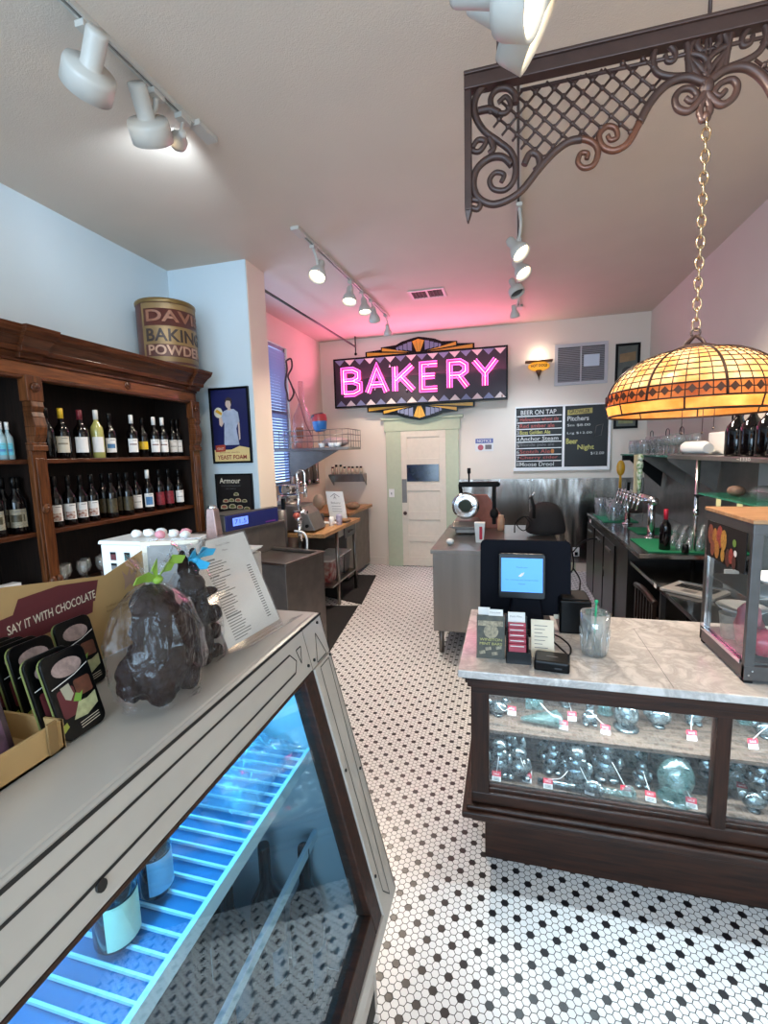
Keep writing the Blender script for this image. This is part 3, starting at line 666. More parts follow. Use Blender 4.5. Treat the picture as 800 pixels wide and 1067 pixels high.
# ------------------------------------------------------------------ refrigerated display case (left foreground)
CT = 1.225; YE = 1.15; YN = -1.1; XBK = -1.22
fcl = Fr((-.497, YE, CT), (0, -1, 0), (.2357, 0, -.9718))
UL = YE-YN
cool = thing('refrigerated_display_case', 'white enamel display cooler with black trim lines and a slanting glass front', 'display cooler', (-.75, 0, 0))
mb = MB().m(M_cooler)
mb.bx(XBK, -.505, YN, YE, CT-.05, CT-.001)
mb.fbox(fcl, 0, UL, .0, .116, -.03, 0)
mb.obj('top', cool, bevel=.008)
mb = MB().m(M_cooler)
mb.fbox(fcl, 0, .112, .1165, .831, -.03, 0)
mb.fbox(fcl, .112, UL, .80, .831, -.03, 0)
mb.fbox(fcl, UL-.11, UL, .116, .80, -.03, 0)
mb.obj('front_frame', cool, bevel=.002)
mb = MB().m(M_walnut)
mb.fbox(fcl, .112, .165, .1165, .80, -.045, -.004); mb.fbox(fcl, .165, UL-.11, .745, .80, -.045, -.004); mb.fbox(fcl, .165, UL-.11, .1165, .124, -.045, -.004)
mb.obj('wooden_inner_frame', cool, bevel=.003)
MB().m(M_coolerpane).fbox(fcl, .165, UL-.11, .124, .745, -.026, -.022).obj('glass_front', cool)
# body shell
def prismy(mb, pts, y0, y1):
    a = [mb.b.verts.new((x, y0, z)) for x, z in pts]; b = [mb.b.verts.new((x, y1, z)) for x, z in pts]
    mb.face(a, False); mb.face(b[::-1], False); n = len(a)
    for i in range(n): mb.face([a[i], b[i], b[(i+1) % n], a[(i+1) % n]], False)
    return mb
prof = [(XBK, .0), (-.37, .0), (-.37, .34), (-.315, .41), (-.512, CT-.052), (XBK, CT-.052)]
mb = MB().m(M_cooler); prismy(mb, prof, YE-.02, YE); prismy(mb, prof, YN, YN+.02)
mb.bx(XBK, XBK+.02, YN+.02, YE-.02, 0, CT-.052); mb.bx(-.40, -.372, YN+.02, YE-.02, 0, .34)
prismy(mb, [(-.40, .34), (-.37, .34), (-.312, .405), (-.345, .405)], YN+.02, YE-.02)
mb.obj('body', cool, bevel=.002)
MB().m(mat('floor_kick', '#14100e', .7)).bx(-.45, -.371, YN, YE+.002, 0, .08).obj('kick_strip', cool)
mb = MB().m(M_coolin)
mb.bx(XBK+.02, -.40, YN+.02, YE-.02, .12, .135); mb.bx(XBK+.021, XBK+.03, YN+.02, YE-.02, .135, CT-.055)
prismy(mb, [(XBK+.03, .136), (-.40, .136), (-.36, .41), (-.545, CT-.06), (XBK+.03, CT-.06)], YE-.035, YE-.021)
mb.obj('lining', cool)
MB().m(mat('bottom_pan_dark', '#2c3a44', .35)).bx(XBK+.04, -.42, YN+.03, YE-.04, .1355, .14).obj('bottom_pan', cool)
ln = MB().m(M_line)
def line(f, a, b, wd=.004, w=.0008):
    (u0, v0), (u1, v1) = a, b; d = Vector((u1-u0, v1-v0)); d.normalize(); n = Vector((-d.y, d.x))*wd/2
    ln.fpoly(f, [(u0-n.x, v0-n.y), (u1-n.x, v1-n.y), (u1+n.x, v1+n.y), (u0+n.x, v0+n.y)], w)
line(fcl, (.0, .006), (UL, .006), .006)
line(fcl, (.208, .036), (UL-.15, .036), .0045); line(fcl, (.203, .082), (UL-.15, .082), .0045)
line(fcl, (.208, .036), (.186, .060), .003); line(fcl, (.186, .060), (.203, .082), .003)
line(fcl, (.176, .038), (.150, .038), .003); line(fcl, (.176, .038), (.166, .075), .003); line(fcl, (.150, .038), (.166, .075), .003)
line(fcl, (.123, .0), (.123, .116), .0018)
for a, b in (((.06, .04), (.09, .108)), ((.09, .108), (.028, .108)), ((.028, .108), (.06, .04)), ((.082, .125), (.024, .124)), ((.082, .125), (.082, .76)), ((.024, .124), (.05, .80)), ((.082, .76), (.05, .80)), ((.008, .01), (.008, .82))): line(fcl, a, b, .0028)
ln.obj('black_trim_lines', cool)
for u, v in ((.752, .089), (.139, .094), (.104, .095), (.035, .02), (.012, .12), (.10, .40), (.02, .45), (.10, .70), (1.5, .089)): MB().m(M_line).cyl(fcl.p(u, v, 0), fcl.p(u, v, .003), .0075 if u > .5 else .004, n=12).obj('screw', cool)
# wire shelf
sh = MB().m(M_wire); zsh = .84; xf = -.535; xb = XBK+.06
sh.bx(xf, xf+.010, YN+.03, YE-.04, zsh-.032, zsh+.004); sh.bx(xb, xb+.008, YN+.03, YE-.04, zsh-.012, zsh)
sh.obj('wire_shelf_frame', cool)
sh = MB().m(M_wire); y = YN+.05
while y < YE-.05: sh.bx(xb, xf, y, y+.0045, zsh-.004, zsh+.002); y += .034
sh.obj('shelf_wires', cool)
MB().m(glassy('blue_shelf_liner', '#3f86b8', .35, .2, tint=(.6, .8, .95, 1))).bx(xb+.008, xf-.001, YN+.03, YE-.04, zsh-.012, zsh-.009).obj('shelf_liner', cool)
sh = MB().m(M_wire); sh.bx(-.531, -.519, YN+.03, YE-.04, .565, .592); sh.obj('lower_rail', cool)
MB().m(M_coolled).cyl((-.60, YN+.05, CT-.075), (-.60, YE-.15, CT-.075), .009, n=10).obj('light_tube', cool)
for k in range(4):
    light('cooler_light', 'AREA', (-.62, YN+.35+.55*k, CT-.085), 2.0, (.12, .60, 1.0), target=(-.85, YN+.35+.55*k, .2), shape='RECTANGLE', size=.5, size_y=.05)

def bottle_proto(name, label, cat, r, h, m_body, lab=None, cap=None, lab_z=(.14, .42), group=None, shoulder=.60, neck=.30, art=None, ang=(-.9, .9), face=0, cap_h=.2):
    """bottle at the origin; label faces +x turned by face"""
    t = thing(name, label, cat, (0, 0, 0), 0, group)
    nr = r*neck*1.15
    MB().m(m_body).lathe([(r*.9, 0), (r, .006), (r, h*shoulder*.92), (r*.93, h*(shoulder+.02)), (r*.55, h*(shoulder+.10)), (nr, h*(shoulder+.16)), (nr, h*.985), (nr*.9, h)], (0, 0, 0), 18).obj('glass', t, local=True)
    if lab:
        lb = MB().m(lab); rr = r+.0012
        lb.lathe([(rr, h*lab_z[0]), (rr, h*lab_z[1])], (0, 0, 0), 12, False, None, ang[0]+face, ang[1]+face)
        if art:
            a0, a1 = ang[0]*.7+face, ang[1]*.7+face; z0 = h*lab_z[0]; dz = h*(lab_z[1]-lab_z[0])
            lb.m(art[0]); lb.lathe([(rr+.0006, z0+dz*art[1]), (rr+.0006, z0+dz*art[2])], (0, 0, 0), 10, False, None, a0, a1)
            lb.m(M_greyink); lb.lathe([(rr+.0006, z0+dz*.86), (rr+.0006, z0+dz*.9)], (0, 0, 0), 8, False, None, a0*.6, a1*.6)
        lb.obj('paper_label', t, local=True)
    if cap: MB().m(cap).lathe([(nr+.0012, h*(1-cap_h)), (nr+.0016, h*.995), (nr*.9, h*1.004)], (0, 0, 0), 14).obj('capsule', t, local=True)
    return t
M_lab = mat('cream_label', '#cfc8b8', .6, noise=.05); M_labw = mat('white_label', '#dedcda', .6, noise=.04)
# bottles in the cooler
def put(t, x, y, z, rz=0): t.location = (x, y, z); t.rotation_euler = (0, 0, rz); return t
M_cbot = mat('deep_blue_green_bottle', '#0c1c28', .1, coat=.4)
q = P(125, 925, 2, zsh+.05)
put(bottle_proto('cooler_bottle', 'dark bottle with a broad pale label, nearer of the two on the cooler shelf', 'bottle', .036, .24, M_cbot, mat('pale_yellow_label', '#d9dfc0', .6, noise=.1, scale=40), None, (.04, .36)), *P(123, 975, 2, zsh+.003).xy, zsh+.003, -.3)
q = P(165, 880, 2, zsh+.06)
put(bottle_proto('cooler_bottle', 'dark bottle with a light blue label, farther one on the cooler shelf', 'bottle', .031, .2, M_cbot, mat('light_blue_label', '#7fb2d2', .6), None, (.06, .4)), *P(163, 925, 2, zsh+.003).xy, zsh+.003, -.3)
bp = bottle_proto('dark_bottle', 'near left bottle of the dark group on the cooler floor', 'bottle', .048, .45, mat('black_bottle', '#0b1218', .2, coat=.3), mat('dim_label', '#6e8ea0', .6), None, (.12, .36), group='dark bottles on the cooler floor')
spots = [(-.70, .93, 'near left bottle of the dark group on the cooler floor'), (-.645, 1.03, 'far middle bottle of the dark group on the cooler floor'), (-.535, 1.05, 'rightmost bottle of the dark group on the cooler floor'), (-.82, 1.0, 'rear left bottle of the dark group on the cooler floor'), (-.70, .62, 'lone dark bottle nearer the camera on the cooler floor')]
for k, (x, y, lb) in enumerate(spots):
    if k == 0: put(bp, x, y, .1405)
    else: dup(bp, (x, y, .1405), 0, lb)
q = P(250, 985, 2, .16)
tag(MB().m(mat('lemon_skin', '#d8c23a', .5)).ell((-.60, .66, .19), .034, .034, .04).ell((-.60, .66, .232), .008, .008, .01).obj('lemon'), 'yellow lemon-shaped juice bottle on the cooler floor', 'juice bottle')
tag(MB().m(M_white).lathe([(.024, 0), (.026, .09), (.012, .11), (.012, .125), (.0, .126)], (-.56, .60, .1405), 14).obj('small_bottle'), 'small white bottle beside the yellow one on the cooler floor', 'bottle')
tag(MB().m(M_white).lathe([(.024, 0), (.026, .09), (.012, .11), (.012, .125), (.0, .126)], (-.52, .84, .1405), 14).obj('small_bottle'), 'small pale bottle in front of the dark bottles in the cooler', 'bottle')
for (x0, x1, y0, y1, z, hh, lb) in ((-1.05, -.56, .84, 1.10, zsh+.008, .11, 'crinkled clear plastic wrap piled at the far end of the cooler shelf'),):
    mb = MB().m(M_plastic); nx, ny = 16, 16; rnd = random.Random(3); g = []
    for i in range(nx+1):
        for j in range(ny+1):
            e = min(i, j, nx-i, ny-j)/8
            g.append(mb.b.verts.new((x0+(x1-x0)*i/nx, y0+(y1-y0)*j/ny, z+(hh*min(1, e*2.2)*(.5+.5*rnd.random())))))
    mb.sm = True
    for i in range(nx):
        for j in range(ny): k = i*(ny+1)+j; mb.face([g[k], g[k+ny+1], g[k+ny+2], g[k+1]])
    tag(mb.obj('plastic_wrap', solid=.001), lb, 'plastic wrap')

# ------------------------------------------------------------------ things standing on the cooler
TZ = CT+.0005
disp = thing('cardboard_chocolate_display', 'kraft cardboard counter display with a maroon SAY IT WITH CHOCOLATE banner', 'cardboard display', (-.75, .55, TZ))
fbk = Fr((-.845, .20, TZ), (0, 1, 0), (-.06, 0, 1))
MB().m(M_card).fpoly(fbk, [(0, 0), (.76, 0), (.79, .226), (.61, .176), (.40, .21), (0, .225)], 0, .003).obj('back_board', disp)
bn = MB().m(M_maroon)
bn.fpoly(fbk, [(.40, .145), (.575, .130), (.59, .172), (.50, .185), (.42, .182)], .0008).fpoly(fbk, [(.34, .095), (.565, .108), (.58, .172), (.345, .152)], .0012)
fbt = Fr(fbk.p(.392, .112, .0012), fbk.U + fbk.V*.07, fbk.V - fbk.U*.0)
bn.m(M_creampaper).text(fbt, 'SAY IT WITH CHOCOLATE', .0, .012, .017, .185, .001, .01)
bn.m(M_cardd).text(fbk, 'crafted in small', .60, .105, .006, .06, .001).text(fbk, 'batches of bark', .60, .095, .006, .06, .001)
bn.m(mat('lily_print', '#9a7a66', .6)).fpoly(fbk, [(.655, .13), (.66, .15), (.655, .175), (.668, .16), (.68, .18), (.68, .16), (.70, .17), (.688, .145), (.69, .12), (.675, .14)], .001)
bn.obj('printed_banner', disp)
tr = MB().m(M_card)
tr.bx(-.845, -.640, .18, .505, TZ, TZ+.004); tr.bx(-.645, -.640, .18, .505, TZ, TZ+.045); tr.bx(-.845, -.640, .502, .506, TZ, TZ+.045)
tr.hexa([(-.845, .44, TZ), (-.68, .44, TZ), (-.68, .443, TZ), (-.845, .443, TZ), (-.845, .44, TZ+.12), (-.68, .44, TZ+.05), (-.68, .443, TZ+.05), (-.845, .443, TZ+.12)])
tr.obj('tray', disp)
for q_ in ((-.639, -.635, .478, .492), (-.70, -.696, .5065, .52), (-.639, -.635, .39, .402)): MB().m(M_cardd).bx(*q_, TZ+.005, TZ+.052).obj('lock_tab', disp)
def tin(x, y, lean, label, art='white', hid=False, h=.135, w_=.075, z=TZ, tw=0.0):
    """rounded chocolate pack leaning back, printed face towards the aisle"""
    t = thing('chocolate_tin', label, 'chocolate tin', (x, y, z), 0, 'chocolate tins in the cardboard display')
    f = Fr((x, y-w_/2, z+.002), (-math.sin(tw), math.cos(tw), 0), (-math.sin(lean), 0, math.cos(lean)))
    M1 = M_black if art != 'purple' else mat('dark_purple_pack', '#2e1a26', .35, noise=.4, scale=60)
    MB().m(M1).fpoly(f, rrect(0, w_, 0, h, .014), 0, .006).obj('front_shell', t, bevel=.0015)
    MB().m(mat('olive_back_tray', '#6f7440', .5)).fpoly(f, rrect(.001, w_-.001, .001, h-.001, .014), -.0065, .004).obj('back_tray', t)
    a = MB().m(mat('pinkish_oval_print', '#a98f88', .6, noise=.4, scale=90)).fpoly(f, circ(w_*.5, h*.80, w_*.34, 20, h*.105), .0006)
    if art == 'purple':
        a.m(mat('lilac_print', '#6a4a62', .5, noise=.6, scale=50)).fpoly(f, rrect(.008, w_-.008, h*.10, h*.60, .01), .0005)
    else:
        a.m(M_maroon).fpoly(f, rrect(w_*.12, w_*.5, h*.25, h*.58, .005), .0005)
        a.m(mat('brown_print', '#6a3c2a', .5, noise=.4, scale=60)).fpoly(f, rrect(w_*.52, w_*.9, h*.42, h*.62, .004), .0006)
        a.m(mat('cream_cup_print', '#a5a08a', .5)).fpoly(f, [(w_*.22, h*.60), (w_*.42, h*.62), (w_*.46, h*.48), (w_*.36, h*.42), (w_*.26, h*.46)], .0008)
        a.m(mat('leaf_print', '#6f9a3a', .5)).fpoly(f, [(w_*.4, h*.40), (w_*.5, h*.48), (w_*.58, h*.45), (w_*.66, h*.47), (w_*.55, h*.36)], .0010)
        a.m(mat('pale_nut_print', '#b3b184', .5, noise=.3, scale=80)).fpoly(f, [(w_*.3, h*.2), (w_*.5, h*.37), (w_*.7, h*.36), (w_*.92, h*.40), (w_*.9, h*.25), (w_*.6, h*.18)], .0009)
        a.m(M_creampaper)
        for k in range(3): a.fpoly(f, [(w_*.4, h*(.13-.03*k)), (w_*.85, h*(.15-.03*k)), (w_*.85, h*(.157-.03*k)), (w_*.4, h*(.137-.03*k))], .0008)
        a.m(mat('olive_flash', '#98a03c', .5)).fpoly(f, [(0.002, h*.12), (w_*.16, h*.16), (w_*.14, h*.22), (.002, h*.20)], .0008)
    a.m(M_paper).fpoly(f, [(.004, h*.62), (w_*.6, h*.68), (w_*.95, h*.75), (w_*.95, h*.76), (w_*.6, h*.69), (.004, h*.63)], .001)
    a.obj('printed_front', t); return t
tin(-.640, .545, .28, 'foremost chocolate tin with a green leaf and cream nuts, nearest the wrapped figure')
tin(-.662, .535, .26, 'chocolate tin directly behind the foremost one')
for k, (x, y) in enumerate(((-.735, .565), (-.755, .558), (-.775, .551), (-.795, .545))):
    tin(x, y, .24, ['front tin of the rear row of four by the cardboard divider', 'second tin from the front in the rear row of four', 'third tin from the front in the rear row of four', 'rearmost tin of the row of four against the banner board'][k])
tin(-.76, .665, .24, 'chocolate tin on its own behind the wrapped figure, right of the rear row')
tin(-.675, .425, .22, 'purple-brown chocolate pack in the left compartment at the picture edge', 'purple', z=TZ+.005)
tin(-.70, .345, .22, 'purple-brown pack beyond the picture edge, left in the tray', 'purple', z=TZ+.005)

def wrapped(name, label, x, y, s, bowm, lean=0, kind=0):
    t = thing(name, label, 'wrapped chocolate figure', (x, y, TZ))
    b = MB().m(M_choc); z = TZ+.003
    if kind == 0:      # squat seated rabbit-like lump
        for (dx, dy, dz, rx, ry, rz) in ((0, 0, .065, .052, .062, .065), (.005, .005, .13, .045, .052, .05), (0, 0, .175, .036, .040, .034), (.03, -.03, .03, .022, .024, .026), (.032, .034, .03, .022, .024, .028), (.03, -.035, .11, .018, .02, .035), (.03, .04, .11, .018, .02, .035), (-.02, .045, .05, .03, .03, .045), (-.01, -.055, .06, .025, .022, .04), (.03, 0, .165, .018, .022, .018)): b.ell((x+dx*s, y+dy*s, z+dz*s), rx*s, ry*s, rz*s, 16)
    else:              # standing rabbit with a basket
        for (dx, dy, dz, rx, ry, rz) in ((0, 0, .05, .036, .038, .05), (0, 0, .115, .033, .036, .045), (0, -.005, .175, .03, .032, .032), (-.005, -.02, .225, .012, .012, .035), (0, .01, .225, .012, .012, .035), (.02, .038, .10, .02, .02, .022), (.015, -.035, .10, .018, .015, .03), (.02, .03, .155, .016, .018, .012), (.025, .028, .016, .022, .02, .016), (.025, -.02, .016, .022, .02, .016), (.01, .045, .055, .02, .02, .022)): b.ell((x+dx*s, y+dy*s, z+dz*s), rx*s, ry*s, rz*s, 16)
    fg = b.obj('chocolate_figure', t)
    tx_ = bpy.data.textures.get('carved') or bpy.data.textures.new('carved', 'CLOUDS'); tx_.noise_scale = .016
    md = fg.modifiers.new('remesh', 'REMESH'); md.mode = 'VOXEL'; md.voxel_size = .0028; md.use_smooth_shade = True
    md = fg.modifiers.new('carve', 'DISPLACE'); md.texture = tx_; md.texture_coords = 'LOCAL'; md.strength = .009; md.mid_level = .6
    h = (.215 if kind == 0 else .235)*s; n = 36; rnd = random.Random(5+kind)
    prof = ([(.045, .0), (.068, .012), (.078, .06), (.076, .12), (.062, .17), (.034, .20), (.012, .215), (.010, .222), (.02, .24), (.036, .262)] if kind == 0 else
            [(.04, .0), (.055, .012), (.058, .06), (.056, .13), (.048, .18), (.03, .215), (.012, .232), (.010, .24), (.022, .255), (.036, .272)])
    c = MB().m(M_cello); rings = []
    for (r, zz) in prof:
        ring = []
        for k in range(n):
            a = 2*PI*k/n; rr = r*s*(1+.06*math.sin(a*7+zz*30)+.05*rnd.uniform(-1, 1)); dz = rnd.uniform(-1, 1)*.003 if zz < .24 else rnd.uniform(-1, 1)*.014
            ring.append(c.b.verts.new((x+rr*math.cos(a), y+rr*math.sin(a)*1.05, max(z-.001+zz*s+dz, TZ+.001))))
        rings.append(ring)
    for i in range(len(rings)-1):
        for k in range(n): c.face([rings[i][k], rings[i][(k+1) % n], rings[i+1][(k+1) % n], rings[i+1][k]], i % 2 == 0)
    c.obj('cellophane_bag', t)
    kz = z+(.218 if kind == 0 else .236)*s
    bw = MB().m(bowm)
    for a0, ln_, up in ((-1.9, .05, .012), (-1.0, .03, .035), (1.0, .045, .034), (1.6, .03, .02)) if kind == 0 else ((-1.2, .035, .02), (-.2, .032, -.012), (.9, .035, .012), (1.9, .03, .015)):
        d = Vector((math.cos(a0)*.5, math.sin(a0), 0)).normalized(); o = Vector((x+.012*s, y, kz)); sd = Vector((0, 0, 1))*.009
        side = Vector((.006, 0, .009))
        pts = [o, o+d*ln_*.5+Vector((.006, 0, up*.9)), o+d*ln_+Vector((.01, 0, up*.8))]
        v = []
        for i, p in enumerate(pts):
            k = (.4, 1, .75)[i]; v.append((bw.b.verts.new(p-side*k), bw.b.verts.new(p+side*k)))
        for i in range(2): bw.face([v[i][0], v[i+1][0], v[i+1][1], v[i][1]])
    bw.m(bowm).ell((x+.014*s, y, kz), .009, .010, .008, 8).tube([(x+.011*s*math.cos(q*.52), y+.011*s*math.sin(q*.52), kz) for q in range(12)], .003, 5, True)
    bw.obj('ribbon_bow', t, solid=.0012)
    return t
wrapped('wrapped_chocolate', 'large cellophane-wrapped dark chocolate figure tied with a green bow', -.595, .655, 1.0, mat('green_ribbon', '#7a9a34', .45))
wrapped('wrapped_chocolate', 'cellophane-wrapped standing chocolate rabbit tied with a blue bow', -.625, .80, .93, mat('blue_ribbon', '#2e93b8', .45), kind=1)

# menu in an acrylic stand
mn = thing('menu_stand', 'white printed menu sheet in a clear acrylic stand on the cooler end', 'menu', (-.6, .97, TZ))
C_ = P(291, 645, 2, TZ+.012); D_ = P(238, 676, 2, TZ+.012); U = (C_-D_).normalized()
B_ = P(247, 556, 1, 1.03); fm = Fr(D_, U, B_-C_)
fm.V = (fm.V - fm.U*fm.U.dot(fm.V)).normalized(); fm.N = fm.U.cross(fm.V)
MW = (C_-D_).length; MH = (B_-C_).length
MB().m(M_acrylic).fbox(fm, -.004, MW+.004, -.01, MH+.004, -.003, -.0015).fbox(fm, -.004, MW+.004, -.01, MH+.004, .0015, .003).fbox(fm, -.004, MW+.004, -.0115, -.009, -.01, .07).obj('acrylic_stand', mn)
sheet = MB().m(M_paper).fbox(fm, 0, MW, 0, MH, -.0012, .0008).m(M_greyink)
sheet.text(fm, "Today's Coffee", MW*.42, MH*.915, .006, .05, .0012).text(fm, 'Menu', MW*.50, MH*.86, .005, .018, .0012)
for k in range(30):
    v = MH*(.80-.0265*k); l = random.uniform(.25, .52)*MW; hd = k in (0, 6, 14, 21)
    sheet.fpoly(fm, [(MW*.14, v), (MW*.14+(l*.7 if not hd else l*.6), v), (MW*.14+(l*.7 if not hd else l*.6), v+(.0038 if hd else .0022)), (MW*.14, v+(.0038 if hd else .0022))], .0011)
    if 5 < k < 28: sheet.fpoly(fm, [(MW*.80, v), (MW*.88, v), (MW*.88, v+.0026), (MW*.80, v+.0026)], .0011)
sheet.obj('printed_sheet', mn)

# clear brochure holder behind the figures
hd = thing('brochure_holder', 'tilted clear holder with grey leaflets behind the blue-bowed figure', 'brochure holder', (-.80, .93, TZ))
fh = Fr((-.835, .905, TZ+.005), (.95, .30, 0), (.10, .10, 1))
fh.V = (fh.V - fh.U*fh.U.dot(fh.V)).normalized(); fh.N = fh.U.cross(fh.V)
MB().m(M_creampaper).fbox(fh, -.02, .12, 0, .225, -.02, -.012).obj('cream_leaflet', hd)
MB().m(mat('grey_leaflet', '#8a8784', .6, noise=.3)).fbox(fh, .0, .12, 0, .215, -.010, -.004).obj('grey_leaflet', hd)
MB().m(M_acrylic).fbox(fh, -.005, .125, 0, .15, .012, .014).fbox(fh, -.005, .125, 0, .23, -.024, -.022).fbox(fh, -.005, .0, 0, .2, -.022, .012).fbox(fh, .12, .125, 0, .2, -.022, .012).obj('clear_pocket', hd)
MB().m(mat('coral_card', '#a8655c', .6)).fbox(fh, .03, .10, 0, .11, .002, .004).m(M_ink).fpoly(fh, circ(.075, .17, .004, 10), -.003).obj('coral_card', hd)

# white carton with sweets
bxp = P(110, 590, 1, 1.0)
wb = thing('white_carton', 'white lidded carton with small printed squares at the back of the cooler', 'carton', (-.92, 1.03, TZ))
MB().m(M_white).bx(-1.045, -.80, .985, 1.09, TZ, 1.432).obj('box', wb, bevel=.003)
MB().m(M_white).hexa([(-1.05, .98, 1.433), (-.795, .98, 1.433), (-.795, 1.11, 1.433), (-1.05, 1.11, 1.433), (-1.048, .982, 1.443), (-.797, .982, 1.443), (-.797, 1.108, 1.443), (-1.048, 1.108, 1.443)]).obj('lid', wb, bevel=.003)
fw = Fr((-1.045, .9845, TZ), (1, 0, 0), (0, 0, 1))
for u, v, m_ in ((.03, .165, M_maroon), (.075, .165, mat('teal_print', '#2f5a58', .6)), (.075, .135, mat('teal_print', '#2f5a58', .6)), (.03, .135, M_greyink)):
    MB().m(m_).fpoly(fw, [(u, v), (u+.018, v), (u+.018, v+.022), (u, v+.022)], .0006).m(M_black).fpoly(fw, [(u, v+.016), (u+.018, v+.016), (u+.018, v+.022), (u, v+.022)], .001).obj('printed_square', wb)
rnd = random.Random(2)
for k in range(7):
    x = -.97+.026*k; y = 1.03+.018*(k % 3)
    pk = MB().m(M_white if k not in (3, 5) else mat('pink_tissue', '#d8909a', .6)); pk.ell((x, y, 1.4435+.011), .015, .013, .011, 8)
    for v in pk.b.verts: v.co += Vector((rnd.uniform(-1, 1), rnd.uniform(-1, 1), 0))*.003
    tag(pk.obj('wrapped_sweet'), 'leftmost,second,third,pink fourth,fifth,pink sixth,rightmost'.split(',')[k]+' of the crumpled sweets on the white carton lid', 'sweet', 'crumpled sweets on the white carton')
# stack of papers and foil-wrapped item
pp = thing('paper_stack', 'loose stack of white papers and dark clips behind the menu', 'papers', (-.86, 1.06, TZ))
mb = MB().m(M_paper)
for k in range(5): mb.fbox(Fr((-.80+.004*k, 1.075+.003*k, TZ+.168+.003*k), (1, .1*(k % 3)-.1, 0), (0, 1, .0)), 0, .13, 0, .055, 0, .002)
mb.obj('sheets', pp)
MB().m(M_cooler).bx(-.80, -.66, 1.075, 1.14, TZ, TZ+.166).obj('base_box', pp, bevel=.002)
MB().m(M_black).bx(-.74, -.71, 1.078, 1.12, TZ+.184, TZ+.196).bx(-.70, -.68, 1.078, 1.10, TZ+.184, TZ+.192).obj('binder_clip', pp, bevel=.001)
fi = thing('foil_package', 'upright pinkish foil-topped package behind the papers', 'package', (-.790, 1.105, TZ+.185))
mb = MB().m(mat('pink_grey_foil', '#b5938c', .35, .3, noise=.4, scale=30)); z0 = TZ+.197
mb.hexa([(-.797, 1.09, z0), (-.760, 1.09, z0), (-.760, 1.12, z0), (-.797, 1.12, z0), (-.790, 1.09, 1.515), (-.767, 1.09, 1.515), (-.767, 1.115, 1.515), (-.790, 1.115, 1.515)])
mb.m(M_chrome).ell((-.778, 1.102, 1.518), .012, .012, .008, 8); mb.obj('wrapper', fi, bevel=.003)

# ------------------------------------------------------------------ bookcase with wine
XBF = -2.50
bk = thing('bookcase', 'tall red-brown carved wooden bookcase with a moulded cornice', 'bookcase', (-2.69, 1.9, 0))
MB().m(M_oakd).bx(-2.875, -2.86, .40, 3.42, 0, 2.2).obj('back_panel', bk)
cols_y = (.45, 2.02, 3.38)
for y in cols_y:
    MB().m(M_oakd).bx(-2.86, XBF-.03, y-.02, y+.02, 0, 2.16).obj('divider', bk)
    c = MB().m(M_oakz)
    c.bx(XBF-.03, XBF+.005, y-.042, y+.042, .95, 1.72)
    c.bx(XBF+.005, XBF+.012, y-.026, y+.026, 1.0, 1.68)
    c.bx(XBF-.03, XBF+.005, y-.042, y+.042, .0, .95)
    c.bx(XBF-.03, XBF+.03, y-.046, y+.046, 1.985, 2.12)
    for z0, z1, e in ((1.72, 1.75, .018), (1.75, 1.765, .01)): c.bx(XBF-.03, XBF+.005+e, y-.044, y+.044, z0, z1)
    pr = [(1.765, .012), (1.80, .03), (1.85, .040), (1.90, .030), (1.93, .022), (1.955, .034), (1.985, .028)]
    for (za, ea), (zb, eb) in zip(pr[:-1], pr[1:]): c.hexa([(XBF-.03, y-.035, za), (XBF+.005+ea, y-.035, za), (XBF+.005+ea, y+.035, za), (XBF-.03, y+.035, za), (XBF-.03, y-.035, zb), (XBF+.005+eb, y-.035, zb), (XBF+.005+eb, y+.035, zb), (XBF-.03, y+.035, zb)])
    cc_ = c.obj('carved_column', bk, bevel=.003)
    MB().m(M_oakz).lathe([(.026, 0), (.026, .006), (.018, .010), (.014, .008), (.010, .014), (0, .016)], (XBF+.012, y, 1.40), 16, True, Matrix.Rotation(PI/2, 3, 'Y')).obj('rosette', cc_)
    MB().m(M_oakz).ell((XBF+.012, y, .93), .03, .04, .05, 8).ell((XBF+.02, y-.02, .99), .02, .02, .03, 8).ell((XBF+.02, y+.02, .99), .02, .02, .03, 8).obj('carved_leaf', cc_)
for za, nm in ((1.27, 's'), (1.675, 's'), (.86, 's')):
    for y0, y1 in zip(cols_y[:-1], cols_y[1:]):
        MB().m(M_oak).bx(-2.86, XBF-.035, y0+.02, y1-.02, za-.025, za).obj('shelf', bk, bevel=.003)
MB().m(M_oak).bx(-2.86, XBF+.02, .40, 3.42, .03, .06).bx(-2.86, XBF-.02, .40, 3.42, .5, .53).obj('base', bk)
for y0, y1 in zip(cols_y[:-1], cols_y[1:]): MB().m(M_oak).bx(XBF-.03, XBF-.01, y0+.045, y1-.045, .06, .83).bx(XBF-.01, XBF-.002, y0+.12, y1-.12, .14, .74).obj('lower_door', bk, bevel=.004)
cn = MB().m(M_oak)
cn.bx(XBF-.03, XBF, .40, 3.43, 2.10, 2.215)
cn.m(wood('lit_oak_frieze', '#7a4625', '#54301a', .35, 'Y')).bx(XBF-.001, XBF+.004, .44, 3.40, 2.122, 2.188).m(M_oak); cn.bx(XBF, XBF+.012, .40, 3.43, 2.105, 2.12); cn.bx(XBF, XBF+.014, .40, 3.43, 2.19, 2.205)  # frieze strip: oak colour lightened to paint in the light on it
pr = [(2.205, .01), (2.23, .02), (2.235, .045), (2.26, .05), (2.30, .085), (2.32, .11), (2.34, .12), (2.355, .125)]
